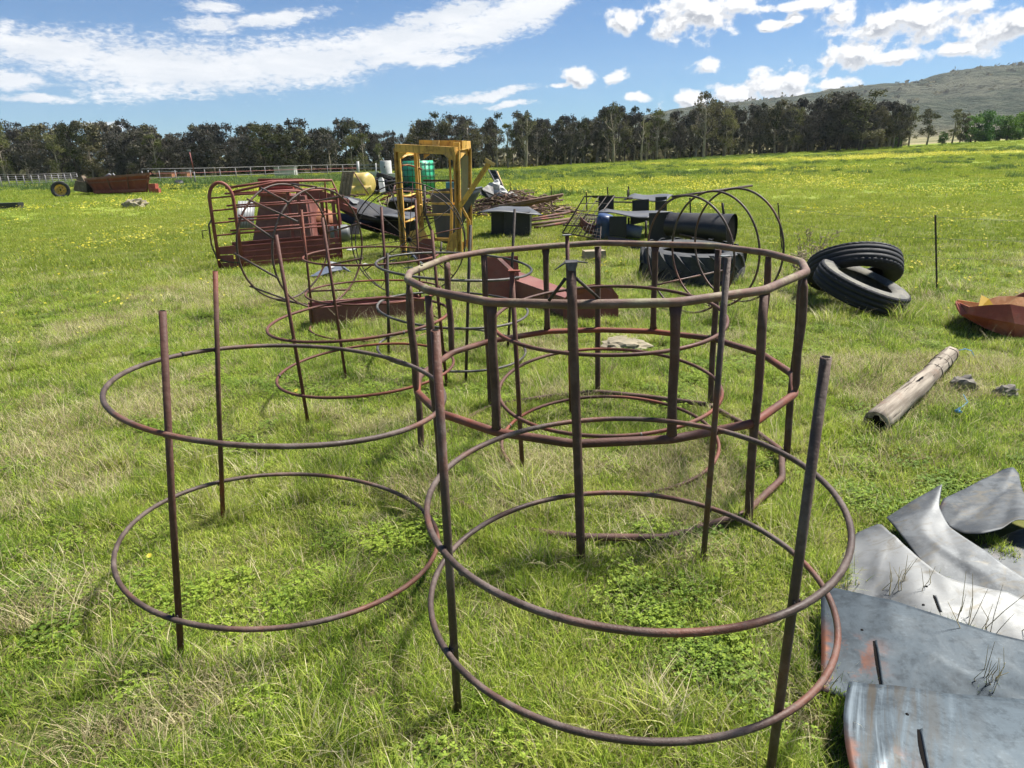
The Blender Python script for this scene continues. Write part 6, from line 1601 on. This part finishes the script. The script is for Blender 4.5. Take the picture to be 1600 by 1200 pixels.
def flower_clump(name, seed, n, rad, h0, h1, size, petals=8, stem=True):
    r_ = random.Random(seed); mb = MB()
    for i in range(n):
        rr_ = rad * math.sqrt(r_.random()); an = r_.uniform(0, 6.28); b = Vector((math.cos(an) * rr_, math.sin(an) * rr_, 0)); h_ = r_.uniform(h0, h1)
        tpt = b + Vector((r_.gauss(0, .03), r_.gauss(0, .03), h_))
        if stem: mb.tube([b, (b + tpt) / 2 + Vector((.006, 0, 0)), tpt], size * .045 + .0006, 4, cap=False, mi=1)
        nn = Vector((r_.gauss(0, .35), r_.gauss(0, .35) - .35, 1)).normalized(); a_ = nn.orthogonal().normalized(); b_ = nn.cross(a_)
        for k in range(petals):
            th = 6.283 * k / petals; d = a_ * math.cos(th) + b_ * math.sin(th); s_ = (b_ * math.cos(th) - a_ * math.sin(th)) * size * (.9 / petals * 1.6)
            mb.add([tpt, tpt + d * size * .6 + s_ + nn * size * .12, tpt + d * size + nn * size * .1, tpt + d * size * .6 - s_ + nn * size * .12], [(0, 1, 2, 3)])
    me = mesh_of(name, mb, ['petal', 'grass']); o = bpy.data.objects.new(name, me); lib.objects.link(o); return o


names = []
def reglib(o): names.append(o.name)
for i in range(4): reglib(blade_clump('a%02d_short' % i, 10 + i, 66, .085, .018, .055, .0040, 1.25, ['grass', 'grass_dry'], .10))
for i in range(3): reglib(blade_clump('b%02d_tuft' % i, 20 + i, 74, .060, .04, .105, .0034, 1.1, ['grass', 'grass_dry'], .16, 4))
for i in range(2): reglib(blade_clump('c%02d_dry' % i, 30 + i, 50, .085, .03, .11, .0026, 1.4, ['grass_dry', 'grass'], .30, 4, .6))
for i in range(3): reglib(leaf_clump('d%02d_leaf' % i, 40 + i, 52, .085, .0105, ['clover']))
for i in range(2): reglib(blade_clump('e%02d_straw' % i, 50 + i, 5, .06, .10, .24, .0024, 1.2, ['grass_dry'], 0, 5, .6))
for i in range(3): reglib(blade_clump('f%02d_far' % i, 60 + i, 90, .28, .03, .10, .011, .9, ['grass_far', 'grass_dry'], .04, 2))
for i in range(2): reglib(blade_clump('g%02d_field' % i, 70 + i, 110, .9, .07, .20, .040, .8, ['grass_far'], 0, 2))
for i in range(2): reglib(blade_clump('h%02d_weed' % i, 80 + i, 120, .55, .20, .55, .055, .6, ['weed'], 0, 2))
for i in range(2): reglib(blade_clump('i%02d_bigtuft' % i, 90 + i, 110, .07, .10, .20, .0036, 1.1, ['grass', 'grass_dry'], .35, 4, .4))
IDX = {}
for i, n_ in enumerate(sorted(names)): IDX.setdefault(n_[0], []).append(i)
names_s = sorted(names)


def vnoise(x, y, s, seed):
    """smooth value noise, vectorised"""
    x = x * s + seed * 17.3; y = y * s + seed * 7.1
    xi = np.floor(x).astype(np.int64); yi = np.floor(y).astype(np.int64); xf = x - xi; yf = y - yi
    def h(a, b):
        n_ = (a * 374761393 + b * 668265263 + seed * 982451653) & 0xffffffff
        n_ = ((n_ ^ (n_ >> 13)) * 1274126177) & 0xffffffff; return ((n_ ^ (n_ >> 16)) & 0xffff) / 65535.0
    u = xf * xf * (3 - 2 * xf); v = yf * yf * (3 - 2 * yf)
    return (h(xi, yi) * (1 - u) + h(xi + 1, yi) * u) * (1 - v) + (h(xi, yi + 1) * (1 - u) + h(xi + 1, yi + 1) * u) * v


def zg_np(x, y):
    z = np.where(y > 28, 0.030 * np.maximum(0, x - 2) * np.clip((y - 28) / 95, 0, 1) ** 1.25, 0)
    z = z + .012 * np.sin(x * 2.1 + .6 * y) * np.cos(y * 1.7 - x * .7) + .008 * np.sin(x * 5.3) * np.sin(y * 4.1 + 1)
    z = z + np.where(y > 12, .05 * np.sin(x * .33 + 1) * np.sin(y * .21) * np.minimum(1, (y - 12) / 15), 0)
    return z - .01


nr_ = np.random.default_rng(5)
def in_poly(x, y, poly):
    ins = np.zeros(len(x), bool); n_ = len(poly)
    for i in range(n_):
        x1, y1 = poly[i][:2]; x2, y2 = poly[(i + 1) % n_][:2]
        if y1 == y2: continue
        c_ = ((y1 > y) != (y2 > y)) & (x < (x2 - x1) * (y - y1) / (y2 - y1) + x1); ins ^= c_
    return ins


EXC = [[(1.155, 2.215, 0.060), (1.402, 2.534, 0.060), (1.622, 2.674, 0.060), (1.928, 2.788, 0.060), (2.129, 2.971, 0.060), (2.435, 3.059, 0.060), (3.004, 3.065, 0.060), (2.045, 1.621, 0.030), (1.659, 1.226, 0.030), (0.819, 1.246, 0.030), (0.964, 1.644, 0.040), (0.943, 1.717, 0.040)],
       [(2.143, 3.878, 0.000), (2.209, 3.832, 0.000), (3.619, 5.345, 0.000), (3.645, 5.558, 0.000)],
       [(4.377, 6.561, 0.000), (4.292, 6.052, 0.000), (4.449, 5.488, 0.000), (5.601, 7.031, 0.000), (4.981, 7.100, 0.000)]]
CIRC = [(tc1.x + .1, tc1.y, .24), (tc2.x, tc2.y, .26), (tt.x, tt.y + .25, .62)]
a0_, a1_ = Vector((-2.015, 6.840, 0.000)), Vector((-0.907, 7.195, 0.000)); d0_ = (a1_ - a0_).normalized(); p0_ = Vector((-d0_.y, d0_.x, 0))
EXC.append([tuple(a0_ + p0_ * .02), tuple(a1_ + p0_ * .02), tuple(a1_ + p0_ * .33), tuple(a0_ + p0_ * .33)])


def scatter(y0, y1, dens, spread=.95, margin=.8):
    """points in the ground wedge in front of the camera (wider than the frame), uniform per area"""
    xm = spread * y1 + margin; n_ = int(dens * 2 * xm * (y1 - y0)); x = nr_.uniform(-xm, xm, n_); y = nr_.uniform(y0, y1, n_)
    k = np.abs(x) < spread * np.maximum(y, 0) + margin; x, y = x[k], y[k]
    bad = np.zeros(len(x), bool)
    if y0 < 20:
        for p in EXC: bad |= in_poly(x, y, p)
        for cx_, cy_, r_ in CIRC: bad |= (x - cx_) ** 2 + (y - cy_) ** 2 < r_ * r_
    return x[~bad], y[~bad]


PX, PY, PI_, PS = [], [], [], []
def put(x, y, idx, s):
    PX.append(x); PY.append(y); PI_.append(idx); PS.append(s)


def pick(keys, n_):
    pool = np.concatenate([np.array(IDX[k]) for k in keys]); return pool[nr_.integers(0, len(pool), n_)]


def fill(y0, y1, dens, sc, spread=.95, margin=.8):
    x, y = scatter(y0, y1, dens, spread, margin); n_ = len(x)
    dry = vnoise(x, y, 1.1, 3) * .6 + vnoise(x, y, 3.3, 4) * .4; tuf = vnoise(x, y, 1.6, 7) * .5 + vnoise(x, y, 4.5, 8) * .5; cl = vnoise(x, y, 1.3, 11) * .35 + vnoise(x, y, 5.7, 12) * .65
    idx = pick('a', n_); r_ = nr_.random(n_)
    m_ = (cl > .61) & (r_ < .42); idx[m_] = pick('d', m_.sum())
    m_ = (tuf > .54) & (r_ < .85); idx[m_] = pick('b', m_.sum())
    m_ = ((dry > .615) & (r_ < .75)) | (r_ < .04); idx[m_] = pick('c', m_.sum())
    m_ = nr_.random(n_) < .012; idx[m_] = pick('e', m_.sum())
    m_ = (nr_.random(n_) < .012) & (tuf > .5); idx[m_] = pick('i', m_.sum())
    put(x, y, idx, sc * nr_.uniform(.7, 1.25, n_))


fill(.75, 3.2, 520, 1.0, 1.0, .6)
fill(3.2, 6.5, 290, 1.05, .92, .5)
fill(6.5, 11, 150, 1.25, .9, .5)
for c_, rad_, n_ in (((-2.817, 4.394, 0.000), .30, 60), ((-1.807, 2.221, 0.000), .20, 45), ((-2.831, 3.668, 0.000), .22, 35), ((-1.309, 6.997, 0.000), .26, 60), ((-2.302, 8.288, 0.000), .30, 40), ((-0.481, 3.151, 0.000), .14, 30), ((0.274, 4.685, 0.000), .16, 26), ((2.203, 11.154, 0.000), .35, 50), ((0.534, 14.560, 0.000), .5, 60), ((1.760, 8.633, 0.000), .25, 30), ((0.744, 2.560, 0.000), .10, 18), ((-0.963, 1.800, 0.000), .12, 20), ((2.232, 3.518, 0.000), .16, 20), ((4.538, 7.317, 0.000), .3, 40), ((3.254, 7.642, 0.000), .35, 60)):
    a_ = nr_.uniform(0, 6.28, n_); q_ = rad_ * np.sqrt(nr_.random(n_)); put(c_[0] + q_ * np.cos(a_) * 1.4, c_[1] + q_ * np.sin(a_), pick('ccce', n_), nr_.uniform(.9, 1.5, n_))
# longer grass left standing round post feet, the frame and the tyres
for c_ in [(-1.171, 1.955, 0.000), (-1.378, 2.975, 0.000), (-0.239, 1.800, -0.000), (0.730, 1.482, 0.000), (0.741, 2.350, 0.000), (0.275, 2.521, 0.000), (1.045, 2.820, 0.000), (1.534, 3.602, 0.000), (-1.361, 4.218, 0.000), (-1.319, 5.273, 0.000), (-0.491, 4.948, 0.000), (0.015, 3.234, 0.000), (0.385, 4.538, 0.000), (1.186, 3.716, 0.000), (-0.358, 3.043, 0.000), (-0.540, 3.703, 0.000), (0.607, 4.675, 0.000), (1.293, 4.308, -0.000), (2.105, 3.839, 0.000), (2.199, 3.874, 0.000), (3.364, 7.085, 0.000), (3.534, 6.881, 0.000), (3.841, 6.971, 0.000), (3.251, 7.293, 0.000), (-1.980, 6.782, 0.000), (-1.549, 6.878, 0.000), (-1.040, 6.970, 0.000), (0.650, 6.716, 0.000), (0.976, 6.767, 0.000), (1.228, 2.331, 0.000), (1.045, 1.977, 0.000), (0.970, 1.795, 0.000), (0.973, 1.686, 0.000)]:
    n_ = 9; put(c_[0] + nr_.normal(0, .035, n_), c_[1] + nr_.normal(0, .03, n_), pick('bbc', n_), nr_.uniform(.9, 1.4, n_))
x, y = scatter(9.5, 24, 26, .86, .5); n_ = len(x); put(x, y, pick('f', n_), nr_.uniform(.6, 1.1, n_))
x, y = scatter(24, 60, 6.0, .84, .5); n_ = len(x); put(x, y, pick('f', n_), nr_.uniform(1.0, 1.7, n_))
x, y = scatter(38, 122, 1.0, .84, .5); n_ = len(x); put(x, y, pick('g', n_), nr_.uniform(.6, 1.1, n_))
# weedy bank far off and darker patches in the field
x, y = scatter(30, 118, .55, .84, .5); w_ = vnoise(x * .35, y, .16, 21) * .6 + vnoise(x * .5, y, .45, 22) * .4
bank = np.exp(-((y - 66) / 9) ** 2) * (x < 8) * .33 + np.exp(-((y - 60) / 16) ** 2) * (x > -8) * (x < 55) * .10
k = (w_ + bank > .66); x, y = x[k], y[k]; n_ = len(x); put(x, y, pick('h', n_), nr_.uniform(.35, .85, n_))
x, y = scatter(58, 74, 1.5, .84, .5); k = (x < -.20 * y) & (x > -.66 * y); x, y = x[k], y[k]; n_ = len(x); put(x, y, pick('h', n_), nr_.uniform(.7, 1.2, n_))


def instancer(obj_name, X, Y, I, S, collection, count, kind='stuff', tilt=.10, label=None, zoff=0.0):
    X = np.concatenate(X); Y = np.concatenate(Y); I = np.concatenate(I); S = np.concatenate(S); n_ = len(X)
    me = bpy.data.meshes.new(obj_name); me.vertices.add(n_)
    co = np.stack([X, Y, zg_np(X, Y) + zoff], -1).astype(np.float32); me.vertices.foreach_set('co', co.ravel())
    at = me.attributes.new('inst', 'INT', 'POINT'); at.data.foreach_set('value', I.astype(np.int32))
    at = me.attributes.new('scl', 'FLOAT', 'POINT'); at.data.foreach_set('value', S.astype(np.float32))
    rot = np.stack([nr_.normal(0, tilt, n_), nr_.normal(0, tilt, n_), nr_.uniform(0, 6.283, n_)], -1).astype(np.float32)
    at = me.attributes.new('rot', 'FLOAT_VECTOR', 'POINT'); at.data.foreach_set('vector', rot.ravel())
    o = bpy.data.objects.new(obj_name, me); COL.objects.link(o); o['kind'] = kind
    if label: o['label'] = label
    ng = bpy.data.node_groups.new(obj_name + '_scatter', 'GeometryNodeTree'); ng.is_modifier = True
    ng.interface.new_socket('Geometry', in_out='INPUT', socket_type='NodeSocketGeometry'); ng.interface.new_socket('Geometry', in_out='OUTPUT', socket_type='NodeSocketGeometry')
    N = ng.nodes; Lk = ng.links; gi = N.new('NodeGroupInput'); go = N.new('NodeGroupOutput')
    ci = N.new('GeometryNodeCollectionInfo'); ci.inputs['Collection'].default_value = collection; ci.inputs['Separate Children'].default_value = True; ci.inputs['Reset Children'].default_value = True
    ip = N.new('GeometryNodeInstanceOnPoints'); ip.inputs['Pick Instance'].default_value = True
    m2p = N.new('GeometryNodeMeshToPoints'); Lk.new(gi.outputs[0], m2p.inputs[0]); Lk.new(m2p.outputs[0], ip.inputs['Points']); Lk.new(ci.outputs[0], ip.inputs['Instance'])
    for nm, dt, sk in (('inst', 'INT', 'Instance Index'), ('scl', 'FLOAT', 'Scale'), ('rot', 'FLOAT_VECTOR', 'Rotation')):
        na = N.new('GeometryNodeInputNamedAttribute'); na.data_type = dt; na.inputs['Name'].default_value = nm; outp = [s_ for s_ in na.outputs if s_.enabled and s_.name == 'Attribute'][0]
        if nm == 'rot':
            er = N.new('FunctionNodeEulerToRotation'); Lk.new(outp, er.inputs[0]); outp = er.outputs[0]
        Lk.new(outp, ip.inputs[sk])
    Lk.new(ip.outputs[0], go.inputs[0])
    md = o.modifiers.new('scatter', 'NODES'); md.node_group = ng
    print(obj_name, n_, 'instances'); return o


instancer('grass', PX, PY, PI_, PS, lib, len(names), label='mixed short green and dry grass covering the field')

# ------------------------------------------------------------------ yellow wild flowers
lib2 = bpy.data.collections.new('flower_library'); keep = lib; lib = lib2
flower_clump('a0', 1, 1, .0, .06, .14, .013, 9); flower_clump('a1', 2, 2, .05, .05, .13, .012, 9); flower_clump('a2', 3, 3, .08, .08, .18, .013, 8)
flower_clump('b0', 4, 6, .30, .10, .22, .035, 5, False); flower_clump('b1', 5, 10, .45, .10, .25, .032, 5, False)
flower_clump('c0', 6, 26, 1.0, .12, .34, .062, 4, False); flower_clump('c1', 7, 34, 1.3, .12, .36, .055, 4, False)
FX, FY, FI, FS = [], [], [], []
def fput(x, y, lo, hi, s0, s1):
    n_ = len(x); FX.append(x); FY.append(y); FI.append(nr_.integers(lo, hi + 1, n_)); FS.append(nr_.uniform(s0, s1, n_))
x, y = scatter(6.5, 13, 4.5, .85, .5); w_ = vnoise(x, y, .5, 31) * .6 + vnoise(x, y, 1.6, 32) * .4; px_s = x / y
k = (w_ > .52 - .12 * (np.abs(px_s) > .35)) & ~((px_s > -.35) & (px_s < .35) & (w_ < .68)); fput(x[k], y[k], 0, 2, 1.1, 1.7)
x, y = scatter(13, 34, 2.4, .84, .5); w_ = vnoise(x, y, .22, 33) * .6 + vnoise(x, y, .8, 34) * .4; k = w_ > .60; fput(x[k], y[k], 3, 4, .6, 1.0)
x, y = scatter(26, 62, 3.6, .84, .5); s_ = x / y; w_ = vnoise(x * .5, y, .30, 35) * .55 + vnoise(x, y, .9, 36) * .45
band = np.exp(-((y - 33 - 6 * (s_ > .18)) / 7) ** 2) * (s_ > -.02) * (s_ < .50) * .36 + np.exp(-((y - 34) / 5) ** 2) * (s_ < -.25) * (s_ > -.55) * .12
k = w_ + band > .76; fput(x[k], y[k], 3, 4, .8, 1.35)
x, y = scatter(55, 112, 1.6, .84, .5); s_ = x / y; w_ = vnoise(x * .4, y, .2, 37) * .5 + vnoise(x, y, .7, 38) * .5
band = np.exp(-((y - 82) / 8) ** 2) * np.clip((s_ - .16) * 8, 0, 1) * .42 + np.exp(-((y - 62) / 5) ** 2) * (s_ > .05) * (s_ < .4) * .18
k = w_ + band > .79; fput(x[k], y[k], 5, 6, .6, 1.0)
lib = keep
instancer('wild_flowers', FX, FY, FI, FS, lib2, 7, label='yellow wild flowers scattered and banded across the field')
# single foreground blossoms
def blossom(x_, y_, h_, s_, label, group=None):
    p = Vector(G(x_, y_, h_)); root = thing('yellow_flower', label, 'flower', (p.x, p.y, 0), group)
    mb = MB(); mb.tube([(p.x + .01, p.y + .01, 0), (p.x + .006, p.y, h_ * .6), tuple(p)], .0016, 5); part('stem', mb, 'grass', root)
    mb = MB(); nn = Vector((rng.uniform(-.3, .3), -.6, 1)).normalized(); a_ = nn.orthogonal().normalized(); b_ = nn.cross(a_)
    for k in range(11):
        th = 6.283 * k / 11; d = a_ * math.cos(th) + b_ * math.sin(th); q_ = (b_ * math.cos(th) - a_ * math.sin(th)) * s_ * .2
        mb.add([p, p + d * s_ * .6 + q_ + nn * s_ * .12, p + d * s_ + nn * s_ * .08, p + d * s_ * .6 - q_ + nn * s_ * .12], [(0, 1, 2, 3)])
    part('petals', mb, 'petal', root)
    mb = MB(); mb.lathe([(0, s_ * .14), (s_ * .16, s_ * .1), (s_ * .2, 0)], p, nn, 8); part('centre', mb, 'yellow', root)
blossom(30, 534, .07, .017, 'single yellow flower at the left edge'); blossom(463, 610, .16, .017, 'yellow flower on the lower ring of the reddish feeder')
blossom(468, 618, .14, .010, 'tiny half-open yellow flower just below the one on the reddish feeder'); blossom(233, 868, .04, .013, 'small orange-yellow flower inside the front left feeder')
for x_, y_ in ((153, 456), (172, 470), (185, 466), (190, 474), (178, 462), (92, 428)): blossom(x_, y_, .14, .020, 'yellow flower in the small cluster left of the leaning feeder', 'flower cluster left')
for x_, y_ in ((1425, 408), (1430, 411), (1437, 409), (1508, 434), (1514, 437), (1516, 433), (1538, 366), (1541, 372), (1535, 358), (1593, 424), (1565, 349)): blossom(x_, y_, .10, .020, 'yellow flower right of the two truck tyres', 'flowers right of tyres')

# dry weed stalks and thistle
def stalks(name, label, c, n_, h0, h1, spread_, mat='twig', r_=.0016, seed=1, seeds=False):
    rs_ = random.Random(seed); mb = MB()
    for i in range(n_):
        b = Vector(c) + Vector((rs_.gauss(0, spread_ * .4), rs_.gauss(0, spread_ * .4), 0)); h_ = rs_.uniform(h0, h1); d = Vector((rs_.gauss(0, .3), rs_.gauss(0, .3), 1)) * h_
        mb.tube([b, b + d * .5 + Vector((rs_.gauss(0, .01), 0, 0)), b + d], r_, 4, rs=[1, .8, .4], cap=False)
        if seeds:
            for k in range(14):
                q = b + d * rs_.uniform(.6, 1.0); mb.tube([q, q + Vector((rs_.gauss(0, .03), rs_.gauss(0, .03), rs_.uniform(0, .05)))], r_ * 1.6, 3, cap=False)
    o = bpy.data.objects.new(name, mesh_of(name, mb, mat, tuple(c))); COL.objects.link(o); o.location = c; o['label'] = label; o['category'] = 'dry plant'; return o
stalks('dry_weed', 'dry brown branching weed by the left of the truck tyres', (3.566, 8.189, 0.000), 34, .25, .55, .32, r_=.003, seed=3, seeds=True)
stalks('dry_weed', 'pale feathery dry weed head above the many-sided frame corner', (4.078, 9.301, 0.000), 8, .45, .62, .10, r_=.003, seed=5, seeds=True)
stalks('dry_stalks', 'dry stalks growing between the bright and the bluish blades', (1.524, 1.923, 0.030), 13, .10, .24, .10, seed=8, mat='grass_dry')
stalks('dry_stalks', 'thin dry stalks rising through the bluish blade at the right', (1.415, 1.683, 0.050), 12, .05, .14, .07, seed=9, mat='grass_dry')
stalks('dry_stalks', 'dry straw bent across the bright whitish blade', (1.394, 2.163, 0.040), 12, .06, .15, .09, seed=10, mat='grass_dry')
PXb, PYb, PIb, PSb = [], [], [], []
for x_, y_, s_ in ((1480, 985, .05), (1500, 990, .05), (1430, 975, .04), (1452, 978, .04), (1510, 870, .03), (1550, 848, .03), (1390, 962, .03), (1465, 1000, .04), (1530, 1078, .05), (1455, 905, .02), (1350, 1068, .02), (1570, 862, .03)):
    p = G(x_, y_, .05); PXb.append(np.array([p[0], p[0] + .02])); PYb.append(np.array([p[1], p[1] + .015])); PIb.append(np.array([IDX['a'][0], IDX['b'][1]])); PSb.append(np.array([.7, .6]))
instancer('grass_tufts_between_blades', PXb, PYb, PIb, PSb, lib, len(names), zoff=.04, label='green grass tufts pushing up between the galvanised blades')

# ------------------------------------------------------------------ air
hzm, t, out = new_mat('haze_air')
v_ = t.new('ShaderNodeVolumePrincipled'); v_.inputs['Color'].default_value = (0.86, 0.92, 1.0, 1); v_.inputs['Density'].default_value = 0.00013
t.l.new(v_.outputs[0], out.inputs['Volume']); MAT['haze'] = hzm
mb = MB(); mb.box((0, 620, 108), (5000, 2700, 224)); setting('haze', mb, 'haze', 'stuff')
